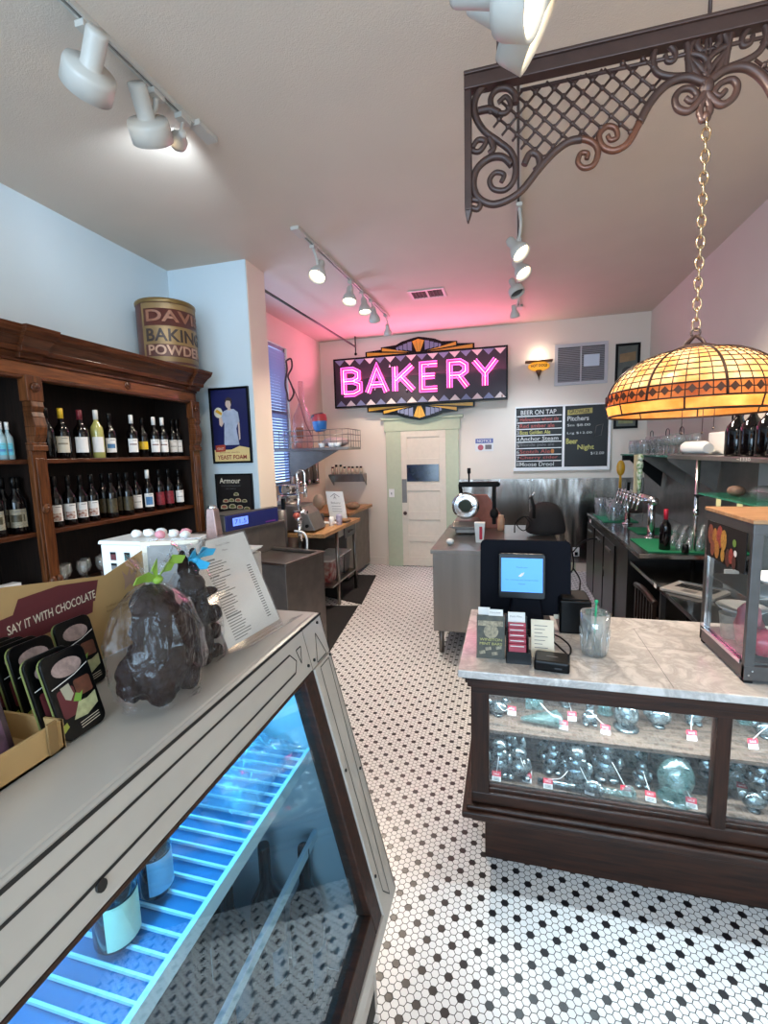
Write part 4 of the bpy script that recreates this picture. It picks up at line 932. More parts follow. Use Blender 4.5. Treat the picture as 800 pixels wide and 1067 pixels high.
for (za, ea), (zb, eb) in zip(pr[:-1], pr[1:]):
    cn.hexa([(-2.875, .38-ea*.2, za), (XBF+ea, .38-ea*.2, za), (XBF+ea, 3.43+ea*.5, za), (-2.875, 3.43+ea*.5, za), (-2.875, .38-ea*.2, zb), (XBF+eb, .38-ea*.2, zb), (XBF+eb, 3.43+eb*.5, zb), (-2.875, 3.43+eb*.5, zb)])
for y in cols_y:
    for (za, ea), (zb, eb) in zip(pr[:-1], pr[1:]):
        ea += .028; eb += .028; y0, y1 = y-.06, y+.06
        cn.hexa([(XBF-.02, y0-ea*.3, za), (XBF+ea, y0-ea*.3, za), (XBF+ea, y1+ea*.3-.02, za), (XBF-.02, y1+ea*.3-.02, za), (XBF-.02, y0-eb*.3, zb), (XBF+eb, y0-eb*.3, zb), (XBF+eb, y1+eb*.3-.02, zb), (XBF-.02, y1+eb*.3-.02, zb)])
cn.obj('cornice', bk, bevel=.002)
for y in (1.24, 2.02, 2.70, 3.38): 
    e = .032 if y in cols_y else .002
    MB().m(M_oak).lathe([(.026, 0), (.026, .006), (.018, .010), (.014, .008), (.010, .014), (0, .016)], (XBF+e, y, 2.16 if e < .01 else 2.06), 16, True, Matrix.Rotation(PI/2, 3, 'Y')).obj('rosette', bk)

# wines: prototypes then copies
M_wyel = mat('yellow_capsule', '#d9b52a', .4); M_wred = mat('dark_red_capsule', '#6a1d28', .4); M_wwh = mat('pale_capsule', '#d9d9d6', .4)
M_pale = mat('pale_wine_bottle', '#a3a05c', .12, coat=.5); M_artr = mat('rust_label_art', '#8a4630', .6, noise=.6, scale=60, col2='#d8cfc6')
M_artg = mat('gold_black_label', '#4b4128', .5, noise=.6, scale=50); M_artb = mat('blue_label_art', '#4d7fae', .6, noise=.3, scale=40)
M_tan = mat('tan_label', '#9c927c', .6, noise=.45, scale=70); M_redlab = mat('red_floral_label', '#8a2230', .5, noise=.6, scale=70)
M_aqua = mat('aqua_label', '#5fb9c9', .5, noise=.3, scale=50); M_clearb = mat('clear_water_bottle', '#8fa9b0', .1, coat=.5)
SH1, SH2, SH3 = 1.6755, 1.2705, .8605
def yat(px, py, x): return P(px, py, 0, x).y
wines = [
 # px, xdepth, shelf, kind, label
 (51, -2.60, 1, 'dark', 'dark wine bottle half hidden by the column on the top shelf'),
 (66.6, -2.60, 1, 'yellow', 'wine bottle with a bright yellow capsule on the top shelf'),
 (86, -2.60, 1, 'redcap', 'wine bottle with a dark red capsule and white label on the top shelf'),
 (102.7, -2.60, 1, 'pale', 'pale yellow-green white wine bottle on the top shelf'),
 (116, -2.62, 1, 'art', 'dark bottle with a pictorial label right of the pale wine bottle'),
 (138.8, -2.60, 1, 'whcap', 'white-capped bottle left of the small yellow label on the top shelf'),
 (149.6, -2.64, 1, 'yellab', 'dark bottle with a small yellow label on the top shelf'),
 (161.7, -2.60, 1, 'whcap', 'white-capped bottle right of the small yellow label, set deeper'),
 (170.5, -2.59, 1, 'whcap', 'white-capped bottle fourth from the right on the top shelf'),
 (180.4, -2.62, 1, 'plain', 'black-topped bottle with a white label, second from the right on the top shelf'),
 (188.6, -2.62, 1, 'plain', 'black-topped bottle at the right end of the top shelf'),
 (60.7, -2.60, 2, 'rust', 'leftmost of four bottles with rust-coloured drawings on the labels'),
 (74.8, -2.60, 2, 'rust', 'second of four bottles with rust-coloured drawings on the labels'),
 (87, -2.60, 2, 'rust', 'third of four bottles with rust-coloured drawings on the labels'),
 (98.4, -2.60, 2, 'rust', 'rightmost of four bottles with rust-coloured drawings on the labels'),
 (110, -2.66, 2, 'gold', 'leftmost gold-and-black labelled bottle on the second shelf'),
 (118, -2.60, 2, 'gold', 'second gold-and-black labelled bottle on the second shelf'),
 (127, -2.66, 2, 'gold', 'third gold-and-black labelled bottle, set back on the second shelf'),
 (134.5, -2.60, 2, 'gold', 'rightmost gold-and-black labelled bottle on the second shelf'),
 (144, -2.63, 2, 'plain', 'dark bottle with a plain white label beside the blue-labelled one'),
 (156, -2.60, 2, 'blue', 'bottle with a white capsule and blue label on the second shelf'),
 (167.5, -2.61, 2, 'redl', 'left one of two bottles with red floral labels'),
 (177, -2.61, 2, 'redl', 'right one of two bottles with red floral labels'),
 (187.5, -2.60, 2, 'plain', 'last bottle at the right end of the second shelf'),
 (20, -2.60, 2, 'tan', 'tan-labelled bottle second from the column in the left bay'),
 (34.4, -2.60, 2, 'tan', 'tan-labelled bottle next to the column in the left bay'),
 (8, -2.66, 2, 'tan', 'tan-labelled bottle set back in the left bay'),
 (0, -2.60, 2, 'tan', 'tan-labelled bottle at the picture edge in the left bay'),
 (2.8, -2.60, 1, 'water', 'blue-labelled clear bottle at the picture edge on the top shelf'),
 (9.8, -2.60, 1, 'water', 'blue-labelled clear bottle nearer the column on the top shelf')]
specs = dict(dark=(.037, .295, M_bottle, None, M_black), yellow=(.040, .30, M_bottle, M_lab, M_wyel), redcap=(.042, .30, M_bottle, M_labw, M_wred),
 pale=(.038, .31, M_pale, M_labw, M_wwh), art=(.037, .30, M_bottle, M_labw, M_black), whcap=(.037, .30, M_bottle, M_labw, M_wwh), yellab=(.036, .29, M_bottle, M_wyel, M_black),
 plain=(.036, .30, M_bottle, M_labw, M_black), rust=(.037, .30, M_bottle, M_labw, M_black), gold=(.037, .30, M_bottle, M_artg, M_black), blue=(.037, .31, M_bottle, M_labw, M_wwh),
 redl=(.037, .31, M_bottle, M_redlab, M_black), tan=(.038, .31, M_bottle, M_tan, M_black), water=(.024, .20, M_clearb, M_aqua, M_wwh))
arts = dict(rust=(M_artr, .05, .5), blue=(M_artb, .15, .75), art=(M_artb, .3, .6), yellow=(M_tan, .5, .6), plain=(M_greyink, .45, .5), whcap=(M_maroon, .55, .62), tan=(M_artg, .3, .7), water=(M_artb, .3, .5))
protos = {}
for (px, x, s, kd, lb) in wines:
    z = SH1 if s == 1 else SH2; py = (478-.03*px if s == 1 else 566-.185*px)
    y = yat(px, py-8, x); y = min(y, 3.315)
    if px < 45: y = min(y, 1.955)
    elif y < 2.1: y = 2.1
    if kd not in protos:
        r, h, mbd, lab, cap = specs[kd]
        o = bottle_proto('wine_bottle' if kd != 'water' else 'water_bottle', lb, 'bottle', r, h, mbd, lab, cap, (.12, .44) if kd != 'yellab' else (.2, .4), art=arts.get(kd), group='bottles on the bookcase shelves', face=-.75, shoulder=.58 if kd != 'pale' else .62)
        protos[kd] = o; put(o, x, y, z)
    else: dup(protos[kd], (x, y, z), 0, lb)
# wine glasses and boxes low in the bookcase
def wineglass(name, label, x, y, z, r=.032, h=.15, group=None, up=True, cat='wine glass'):
    pr = [(r*.9, 0), (r*.85, .003), (.005, .008), (.004, h*.45), (r*.6, h*.52), (r, h*.72), (r*.82, h), (r*.78, h), (r*.95, h*.72), (r*.5, h*.54), (.001, h*.5)]
    if not up: pr = [(a, h-b) for a, b in pr]
    return put(tag(MB().m(M_glass).lathe(pr, (0, 0, 0), 14, False).obj(name), label, cat, group), x, y, z)
wg = None
for k in range(7):
    x = -2.60-.05*(k % 2); y = 2.16+.07*k; lb = ('wine glass %s on the low shelf behind the cardboard display' % ['nearest the column', 'second from the column', 'third from the column', 'fourth from the column', 'fifth from the column', 'sixth from the column', 'farthest from the column'][k])
    if wg is None: wg = wineglass('wine_glass', lb, x, y, SH3, .034, .17, 'wine glasses on the low bookcase shelf')
    else: dup(wg, (x, y, SH3), 0, lb)
for k, (y, c_) in enumerate(((1.62, M_labw), (1.72, M_black), (1.84, M_labw))):
    b_ = tag(MB().m(c_).bx(-2.62, -2.56, y-.045, y+.045, SH3, SH3+.15).m(M_ink).bx(-2.5595, -2.558, y-.03, y+.03, SH3+.05, SH3+.12).obj('small_carton', bevel=.002), ['white small carton left on the low shelf of the left bay', 'black small carton between two white ones on the low shelf', 'white small carton right on the low shelf beside the column'][k], 'carton')

# baking powder can on the bookcase
CR, CHt = .215, .50; ccx, ccy, ccz = -2.62, 3.30, 2.3565
can = thing('baking_powder_can', 'large old maroon and gold baking powder can on top of the bookcase', 'advertising can', (ccx, ccy, ccz))
M_canred = mat('aged_maroon_paint', '#58302a', .45, noise=.35, scale=7); M_cangold = mat('aged_gold_paint', '#8a7048', .45, .2, noise=.35, scale=7); M_canb = mat('aged_bronze_edge', '#7a6238', .4, .4, noise=.3, scale=9)
MB().m(M_canred).lathe([(CR, 0), (CR, CHt), (.001, CHt)], (ccx, ccy, ccz), 40, False).obj('can_body', can)
MB().m(M_canb).lathe([(CR+.001, 0), (CR+.006, .008), (CR+.004, .02), (CR+.001, .022)], (ccx, ccy, ccz), 40, False).lathe([(CR+.001, CHt-.03), (CR+.006, CHt-.02), (CR+.006, CHt-.004), (CR-.004, CHt+.004)], (ccx, ccy, ccz), 40, False).obj('rim', can)
A0 = -1.80
def wrapcan(u, v, w): a = A0+u/CR; return Vector((ccx+(CR+w)*math.cos(a), ccy+(CR+w)*math.sin(a), ccz+v))
pm = MB().m(M_cangold)
for z0, z1, w0, w1 in ((.04, .075, 0, .54), (.425, .465, 0, .54), (.165, .30, .02, .52), (.075, .425, .0, .02), (.075, .425, .52, .54)):
    pm.lathe([(CR+.0012, z0), (CR+.0012, z1)], (ccx, ccy, ccz), 24, False, None, A0+w0/CR, A0+w1/CR)
pm.obj('gold_bands', can)
lm = MB().m(mat('can_letter_bronze', '#8a5e4a', .4, .2, noise=.3)).text(None, 'DAVIS', .045, .33, .085, .46, .004, .02, wrapcan, .003)
lm.m(mat('can_letter_dark', '#2f2420', .5)).text(None, 'BAKING', .035, .185, .095, .47, .004, .02, wrapcan, .003)
lm.m(mat('can_letter_pale', '#b08e78', .4, .2, noise=.3)).text(None, 'POWDER', .045, .085, .075, .45, .004, .02, wrapcan, .003)
lm.obj('lettering', can)

# ------------------------------------------------------------------ posters on the pier
PY = 3.689
def framed(name, label, x0, x1, z0, z1, y, fw=.018, fm=None, cat='poster'):
    t = thing(name, label, cat, ((x0+x1)/2, y, z0))
    f = Fr((x0, y-.012, z0), (1, 0, 0), (0, 0, 1)); W_, H_ = x1-x0, z1-z0
    fm = fm or M_black
    b = MB().m(fm); b.fbox(f, 0, W_, 0, fw, -.01, .012).fbox(f, 0, W_, H_-fw, H_, -.01, .012).fbox(f, 0, fw, fw, H_-fw, -.01, .012).fbox(f, W_-fw, W_, fw, H_-fw, -.01, .012)
    b.obj('frame', t, bevel=.002); return t, f, W_, H_
t, f, W_, H_ = framed('yeast_poster', 'blue framed poster of a woman in white holding a loaf, on the pier', -2.545, -2.155, 1.605, 2.262, PY)
b = MB().m(mat('poster_navy', '#1d2050', .35, noise=.15, scale=5)).fbox(f, .01, W_-.01, .01, H_-.01, -.008, 0)
b.m(mat('poster_white_dress', '#a9b2c6', .5, noise=.2, scale=14)).fpoly(f, [(.12, .16), (.13, .30), (.135, .36), (.11, .33), (.105, .43), (.135, .455), (.18, .47), (.235, .47), (.275, .44), (.285, .36), (.26, .33), (.25, .30), (.27, .16)], .001)
b.m(mat('poster_skin', '#c0a89a', .5)).fpoly(f, [(.085, .34), (.105, .32), (.125, .35), (.105, .43), (.085, .43)], .0014).fpoly(f, circ(.185, .515, .028, 14, .036), .0014).fpoly(f, [(.175, .46), (.21, .46), (.20, .50), (.18, .50)], .0013).fpoly(f, [(.27, .20), (.285, .21), (.285, .35), (.268, .36)], .0014)
b.m(mat('poster_hair', '#3a2a2a', .6)).fpoly(f, [(.15, .53), (.16, .56), (.19, .575), (.22, .56), (.225, .53), (.215, .50), (.205, .54), (.17, .545)], .0018)
b.m(mat('poster_loaf_wrap', '#c8c4b4', .5)).fpoly(f, circ(.082, .445, .042, 16, .045), .0016).m(M_gold).fpoly(f, [(.05, .455), (.07, .475), (.12, .44), (.11, .42)], .002)
b.m(mat('poster_cream_band', '#d8bd80', .5)).fpoly(f, [(.018, .018), (W_-.018, .018), (W_-.018, .13), (.27, .15), (.19, .12), (.018, .12)], .002)
b.m(mat('poster_red_box', '#a8402c', .5)).fpoly(f, [(.03, .10), (.13, .105), (.13, .165), (.03, .16)], .0024).m(M_creampaper).text(f, 'YEAST', .042, .12, .02, .075, .003)
b.m(mat('poster_red_text', '#8a2420', .5)).text(f, 'YEAST FOAM', .045, .035, .038, .29, .003, .02).text(f, 'keeps for months', .07, .088, .014, .2, .003)
b.obj('printed_sheet', t)
t, f, W_, H_ = framed('canned_food_poster', 'dark poster of stacked food tins under white script, below the blue poster', -2.54, -2.17, .93, 1.512, PY, .012)
b = MB().m(mat('poster_black_brown', '#1c1614', .35)).fbox(f, .01, W_-.01, .01, H_-.01, -.008, 0)
b.m(M_creampaper).text(f, 'Armour', .04, H_-.085, .048, .21, .001, .008).m(M_greyink).text(f, 'the best and nothing but the best', .05, H_-.115, .014, .2, .001).text(f, 'star quality', .1, H_-.14, .012, .1, .001)
tins = [(.20, .40, .025), (.09, .34, .028), (.15, .345, .026), (.215, .345, .03), (.28, .34, .024), (.07, .285, .035), (.155, .29, .035), (.23, .285, .03), (.30, .27, .03), (.13, .22, .04), (.22, .225, .036), (.30, .20, .032), (.09, .14, .06), (.24, .15, .062)]
pc = [mat('tin_print_cream', '#b8a684', .5), mat('tin_print_olive', '#6c6a3a', .5, noise=.4, scale=40), mat('tin_print_red', '#8a4a36', .5)]
for k, (u, v, r) in enumerate(tins):
    b.m(pc[0]).fpoly(f, circ(u, v, r, 16, r*.6), .001+.0003*k).fpoly(f, [(u-r, v), (u-r, v-r*.5), (u+r, v-r*.5), (u+r, v)], .0009+.0003*k).m(pc[1+k % 2]).fpoly(f, circ(u, v, r*.75, 14, r*.42), .0013+.0003*k)
b.obj('printed_sheet', t)

# ------------------------------------------------------------------ kitchen corner at the left rear
def mats_floor(name, label, pts):
    b = MB().m(M_rubber); a = [(p[0], p[1]) for p in pts]; b.fpoly(Fr((0, 0, .012), (1, 0, 0), (0, 1, 0)), a, 0, .0115); tag(b.obj(name), label, 'floor mat')
mats_floor('floor_mat', 'black rubber floor mat in front of the prep table', [(-2.15, 5.0), (-1.55, 4.75), (-1.72, 5.95), (-2.25, 5.95)])
mats_floor('floor_mat', 'black rubber floor mat beside the steel sink', [(-2.0, 3.2), (-1.42, 3.3), (-1.57, 4.68), (-2.05, 4.6)])
# sink, turned about 13 degrees
SR = -.225
sk = thing('steel_sink', 'grey stainless steel sink cabinet behind the cooler', 'sink', (-1.611, 3.12, 0), SR)
sw, sd, sz = .56, .50, .85
b = MB().m(M_sinksteel)
b.bx(-sw, 0, 0, .012, 0.02, sz-.02).bx(-.012, 0, .012, sd, 0.02, sz-.02).bx(-sw, -sw+.012, .012, sd, 0.02, sz-.02).bx(-sw, 0, sd-.012, sd, 0.02, sz-.02)
b.obj('cabinet', sk, local=True, bevel=.002)
b = MB().m(M_steel)
b.bx(-sw+.02, .01, -.01, .04, sz-.02, sz).bx(-sw+.02, .01, sd-.04, sd+.01, sz-.02, sz).bx(-.04, .01, .04, sd-.04, sz-.02, sz)
b.obj('rim', sk, local=True, bevel=.003)
MB().m(M_steel).bx(-sw+.02, -.04, .04, sd-.04, sz-.035, sz-.025).obj('basin', sk, local=True)

# appliance on a steel pedestal beside the sink, same turn
pd = thing('steel_pedestal', 'tall steel ledge cabinet joined to the left of the sink', 'cabinet', (-2.085, 3.40, 0), -.225)
MB().m(M_sinksteel).bx(-.26, -.02, -.34, .16, 0, 1.055).bx(-.08, -.02, .16, .50, 0, 1.055).obj('cabinet', pd, local=True, bevel=.003)
MB().m(M_steel).bx(-.265, -.01, -.345, .165, 1.055, 1.068).bx(-.085, -.01, .165, .505, 1.055, 1.068).obj('ledge_top', pd, local=True, bevel=.003)
lc = thing('sous_vide_bath', 'dark appliance with a blue side and lit digital display on the steel ledge', 'kitchen appliance', (-2.085, 3.40, 1.0685), -.225)
MB().m(M_sinksteel).bx(-.24, -.035, -.20, .16, 0, .125).bx(-.085, -.035, .16, .42, 0, .125).obj('housing', lc, local=True, bevel=.006)
MB().m(M_dsteel).bx(-.245, -.025, -.205, .165, .1255, .135).bx(-.088, -.025, .165, .425, .1255, .135).obj('lid', lc, local=True, bevel=.003)
MB().m(M_blue).bx(-.0345, -.022, -.20, .42, 0, .125).obj('blue_panel', lc, local=True, bevel=.003)
fL = Fr((-.0218, -.20, 0), (0, 1, 0), (0, 0, 1))
MB().m(M_lcd).fpoly(fL, [(.07, .035), (.24, .035), (.24, .10), (.07, .10)], .001).m(M_blue).text(fL, '71.5', .09, .048, .038, .13, .0016).obj('display', lc, local=True)
MB().m(mat('magenta_strip', '#7a3a90', .4)).fpoly(fL, [(.45, .012), (.58, .012), (.58, .024), (.45, .024)], .001).obj('badge', lc, local=True)
# pre-rinse faucet
fa = thing('spray_faucet', 'chrome pre-rinse spray faucet with a coiled spring neck', 'faucet', (P(322, 600, 1, 3.25).x, 3.3, .9))
base = P(312, 545, 1, 3.75); bx_, by_ = base.x, base.y
top = P(312, 492, 1, 3.75)
zt = top.z
MB().m(M_chrome).cyl((bx_, by_, 1.0), (bx_, by_, zt-.05), .011).tube(smooth_path([(bx_, by_, zt-.06), (bx_, by_, zt-.01), (bx_+.035, by_, zt+.012), (bx_+.07, by_, zt-.01), (bx_+.07, by_, zt-.10)], 6), .010, 8).obj('riser_pipe', fa)
sp_ = []
for k in range(150): a = k*.75; sp_.append((bx_+.016*math.cos(a), by_+.016*math.sin(a), zt-.30+.26*k/150))
MB().m(M_chrome).tube(sp_, .0032, 4).obj('spring', fa)
MB().m(M_chrome).cyl((bx_+.07, by_, zt-.10), (bx_+.07, by_, zt-.22), .014, .018).obj('spray_head', fa)
MB().m(M_chrome).cyl((bx_-.05, by_, 1.16), (bx_+.08, by_, 1.16), .016).ell((bx_, by_-.01, 1.10), .03, .03, .045, 10).cyl((bx_, by_, .9), (bx_, by_, 1.1), .02).cyl((bx_, by_, 1.33), (bx_+.07, by_, 1.33), .006).obj('valve', fa)
MB().m(mat('red_faucet_knob', '#a84a3a', .4)).ell((bx_-.005, by_-.045, 1.135), .032, .025, .028, 10).obj('hot_knob', fa)
MB().m(M_black).bx(bx_-.17, bx_-.14, by_, by_+.03, 1.18, 1.28).obj('bracket_clip', fa, bevel=.003)
tag(MB().m(M_white).tube(smooth_path([(bx_+.08, by_-.05, .80), (bx_+.085, by_-.05, .93), (bx_+.05, by_-.05, .99), (bx_-.03, by_-.05, 1.0)], 6), .009, 7).obj('white_hose'), 'short white bent hose rising beside the sink faucet', 'hose')
# prep table with butcher-block top
tb = thing('prep_table', 'steel-legged prep table with a wooden butcher-block top', 'table', (-2.0, 4.9, 0), 0)
tx0, tx1, ty0, ty1, tz = -2.58, -1.74, 4.22, 5.40, .88
MB().m(M_butcher).bx(tx0, tx1, ty0, ty1, tz-.04, tz).obj('table_top', tb, bevel=.004)
for (x, y) in ((tx0+.05, ty0+.06), (tx1-.06, ty0+.5), (tx0+.05, ty1-.06), (tx1-.06, ty1-.08)):
    MB().m(M_steel).cyl((x, y, 0), (x, y, tz-.04), .020).obj('leg', tb)
MB().m(M_steel).bx(tx0+.04, tx1-.05, ty0+.3, ty1-.06, .24, .26).obj('lower_shelf', tb, bevel=.002)
MB().m(M_steel).bx(tx0+.05, tx1-.04, ty0+.5, ty1-.06, tz-.13, tz-.04).obj('apron', tb, bevel=.002)
MB().m(M_dsteel).bx(tx1-.04, tx1-.028, ty1-.5, ty1-.12, tz-.17, tz-.05).bx(tx1-.028, tx1-.01, ty1-.38, ty1-.24, tz-.12, tz-.105).obj('drawer_front', tb, bevel=.002)
g = 'containers on the lower shelf of the prep table'
for k, (y, c, lb_) in enumerate(((4.72, mat('printed_bag_red', '#b0a49c', .5, noise=.5, scale=15, col2='#8a3030'), 'red and white printed flour tub nearest on the lower table shelf'), (4.95, M_acrylic, 'clear storage bin in the middle of the lower table shelf'), (5.18, M_dsteel, 'dark grey storage bin at the far end of the lower table shelf'))):
    t = thing('storage_bin', lb_, 'storage bin', (-1.98, y, .26), 0, g)
    MB().m(c).hexa([(-2.10, y-.085, .2605), (-1.86, y-.085, .2605), (-1.86, y+.085, .2605), (-2.10, y+.085, .2605), (-2.12, y-.1, .50), (-1.84, y-.1, .50), (-1.84, y+.1, .50), (-2.12, y+.1, .50)]).obj('tub', t, bevel=.006)
    MB().m(M_white).bx(-2.13, -1.83, y-.105, y+.105, .5005, .515).obj('lid', t, bevel=.003)
# second, lower bench further back
t2 = thing('rear_bench', 'wood-topped bench behind the prep table against the back wall', 'bench', (-2.2, 6.0, 0))
MB().m(M_butcher).bx(-2.62, -1.92, 5.50, 6.56, .88, .92).obj('bench_top', t2, bevel=.004)
MB().m(M_sinksteel).bx(-2.60, -1.98, 5.55, 6.55, .05, .88).obj('bench_body', t2, bevel=.004)
# bread/ice machine on prep table
mc = thing('steel_toaster_oven', 'boxy stainless conveyor toaster on the prep table', 'toaster oven', (-2.25, 4.5, tz))
q0, q1 = P(311, 552, 2, tz), P(338, 556, 2, tz)
MB().m(M_steel).bx(-2.42, -2.0, 4.26, 4.60, tz+.02, tz+.28).obj('housing', mc, bevel=.012)
MB().m(M_sinksteel).hexa([(-2.0, 4.28, tz+.02), (-1.86, 4.28, tz+.02), (-1.86, 4.58, tz+.02), (-2.0, 4.58, tz+.02), (-2.0, 4.28, tz+.26), (-1.93, 4.28, tz+.19), (-1.93, 4.58, tz+.19), (-2.0, 4.58, tz+.26)]).obj('sloped_chute', mc, bevel=.006)
for x in (-2.38, -2.04):
    for y in (4.29, 4.57): MB().m(M_black).cyl((x, y, tz+.0005), (x, y, tz+.02), .018).obj('foot', mc)
MB().m(M_black).cyl((-1.94, 4.277, tz+.07), (-1.94, 4.262, tz+.07), .018).obj('knob', mc)
def pot(name, label, x, y, z, r, h, cat='pan'):
    t = thing(name, label, cat, (x, y, z)); MB().m(M_chrome).lathe([(r*.85, 0), (r*.9, .004), (r, h*.5), (r, h), (r*1.04, h+.003), (r*.96, h+.003), (r*.93, h*.5), (r*.8, .01), (.001, .01)], (x, y, z), 26).obj('bowl_wall', t); return t
pot('steel_pan', 'shiny steel pan on top of the toaster oven', -2.20, 4.43, tz+.281, .115, .09)
pot('steel_pan', 'wider shiny steel bowl nested on the pan above the toaster oven', -2.20, 4.43, tz+.375, .10, .10)
tag(MB().m(M_white).lathe([(.13, 0), (.14, .012), (.0, .02)], (-2.35, 4.42, tz+.281), 24).obj('white_disc_tray'), 'flat white lid beside the steel pans on the toaster oven', 'lid')
tag(MB().m(M_dsteel).cyl((-2.13, 4.08, tz-.2), (-2.13, 4.08, tz+.26), .06).obj('steel_canister'), 'narrow steel canister standing in front of the toaster oven', 'canister')
q = P(348, 540, 1, 4.95)
fpp = Fr((-1.98, 5.02, tz+.001), (.9, -.1, 0), (-.18, .1, 1))
t = thing('propped_sign', 'white card with a drawn shop logo propped on the prep table', 'sign', (-1.95, 5.0, tz))
MB().m(M_paper).fbox(fpp, 0, .22, 0, .36, -.006, 0).obj('card', t)
b = MB().m(M_greyink); b.fpoly(fpp, [(.05, .30), (.11, .34), (.17, .30), (.165, .295), (.11, .33), (.055, .295)], .001)
b.text(fpp, 'A', .09, .27, .05, .035, .001).text(fpp, 'Bakery', .05, .21, .03, .12, .001)
for k in range(3): b.fpoly(fpp, [(.05, .19-.03*k), (.17, .19-.03*k), (.17, .185-.03*k), (.05, .185-.03*k)], .001)
b.obj('drawing', t)
for k, (x, y, r, h, c, lb_) in enumerate(((-1.92, 4.62, .022, .15, M_ink, 'dark pepper mill on the near edge of the prep table'), (-1.86, 4.74, .03, .10, M_white, 'white mug left of the purple-printed one on the prep table'), (-1.80, 4.82, .035, .12, mat('purple_print_white', '#b9b0c6', .5, noise=.4, scale=30), 'white and purple printed tub on the prep table'))):
    tag(MB().m(c).lathe([(r, 0), (r*.9, h*.4), (r, h*.8), (r*.7, h), (.001, h)], (x, y, tz+.0005), 16).obj(['pepper_mill', 'mug', 'printed_tub'][k]), lb_, ['pepper mill', 'mug', 'tub'][k])
tag(MB().m(mat('brown_bread', '#8e6a48', .7, noise=.4)).ell((-1.82, 5.0, tz+.026), .10, .06, .025, 12).obj('bread_loaf'), 'flat brown loaf on the prep table edge', 'bread')
tag(MB().m(M_paper).bx(-2.05, -1.84, 4.85, 4.98, tz+.0005, tz+.015).obj('folded_towel', bevel=.006), 'white folded towel beside the loaf', 'towel')
for k, (x, y, rx, rz_, c, lb_) in enumerate(((-2.0, 5.9, .10, .05, mat('sack_tan', '#9c8468', .8, noise=.3), 'tan bread sack on the rear bench'), (-2.12, 5.72, .05, .04, mat('orange_pack', '#b06030', .5), 'orange packet on the rear bench'), (-2.22, 5.75, .04, .08, mat('red_pack', '#a84038', .5), 'red packet standing on the rear bench'), (-2.3, 6.1, .09, .10, mat('grey_mixer', '#7d7470', .4, .3), 'rounded grey mixer on the rear bench'), (-2.45, 5.8, .08, .11, mat('cream_jug', '#b8a892', .5), 'cream jug on the rear bench'))):
    tag(MB().m(c).ell((x, y, .9205+rz_), rx, rx*.8, rz_, 12).obj(['bread_sack', 'orange_packet', 'red_packet', 'mixer', 'jug'][k]), lb_, ['sack', 'packet', 'packet', 'mixer', 'jug'][k])
# wall rack of wires: high steel shelf across the alcove
rk = thing('wire_rack_shelf', 'high grey wire rack shelf across the alcove at the left rear', 'shelf', (-2.15, 5.2, 1.72))
rx0, rx1, ry0, ry1, rz_ = -2.64, -1.72, 5.0, 5.45, 1.74
b = MB().m(M_steel).bx(rx0, rx1, ry0, ry1, rz_-.03, rz_); b.obj('shelf_plate', rk, bevel=.002)
b = MB().m(M_steel)
for z in (rz_+.07, rz_+.14, rz_+.20):
    b.tube([(rx0, ry0, z), (rx1, ry0, z), (rx1, ry1, z)], .005, 5)
for k in range(14): x = rx0+(rx1-rx0)*k/13; b.cyl((x, ry0, rz_), (x, ry0, rz_+.2), .0035, n=5)
for k in range(6): y = ry0+(ry1-ry0)*k/5; b.cyl((rx1, y, rz_), (rx1, y, rz_+.2), .0035, n=5)
b.obj('wire_rail', rk)
for y in (5.42,): MB().m(M_sinksteel).hexa([(-2.655, y, 1.40), (-2.655, y+.02, 1.40), (-2.655, y+.02, 1.71), (-2.655, y, 1.71), (-2.60, y, 1.40), (-2.60, y+.02, 1.40), (-2.0, y+.02, 1.71), (-2.0, y, 1.71)]).obj('bracket', rk)
def cup(name, label, px, py, y, r, h, c, ang=.3):
    q = P(px, py, 1, y); m = Matrix.Rotation(ang, 3, 'Y')
    t = thing(name, label, 'tumbler', q)
    MB().m(c).lathe([(r*.6, -h*.5), (r*.85, -h*.42), (r, h*.1), (r*.9, h*.5), (r*.82, h*.5), (r*.9, h*.1), (r*.5, -h*.4), (.001, -h*.42)], q, 20, True, m).obj('cup_wall', t)
    return t
q = P(332, 452, 1, 5.1)
zb = rz_+.205
c1 = cup('blue_pot', 'blue and red round pot balanced on the wire rack rail', 333, 441, 5.06, .085, .19, mat('blue_red_glaze', '#2a6cb0', .35), -.05)
MB().m(mat('red_glaze', '#b03a3c', .35)).lathe([(.087, .02), (.088, .05), (.079, .097)], P(333, 441, 1, 5.06), 20, False, Matrix.Rotation(-.05, 3, 'Y')).obj('red_band', c1)
cup('dark_bowl', 'dark grey rim bowl nested in the red and blue pot', 331, 434, 5.06, .08, .05, mat('dark_grey_glaze', '#3c3f48', .4), -.25)
tag(MB().m(mat('pink_white_cloth', '#d8b8b4', .7, noise=.2)).ell((-1.95, 5.2, rz_+.061), .17, .10, .06, 14).obj('folded_cloth'), 'pinkish white cloth bundle on the wire rack', 'cloth')
for k, x in enumerate((-2.05, -1.93, -1.86)): tag(MB().m(M_white).lathe([(.03, 0), (.045, .05), (.04, .05), (.001, .006)], (x, 5.03, rz_+.0005), 16).obj('white_bowl'), ['left', 'middle', 'right'][k]+' of three small white bowls at the front of the wire rack', 'bowl', 'white bowls on the wire rack')
tag(MB().m(M_acrylic).bx(-2.6, -2.42, 5.03, 5.16, rz_+.0005, rz_+.15).obj('clear_tray', bevel=.006), 'clear plastic tray stack at the left of the wire rack', 'tray')
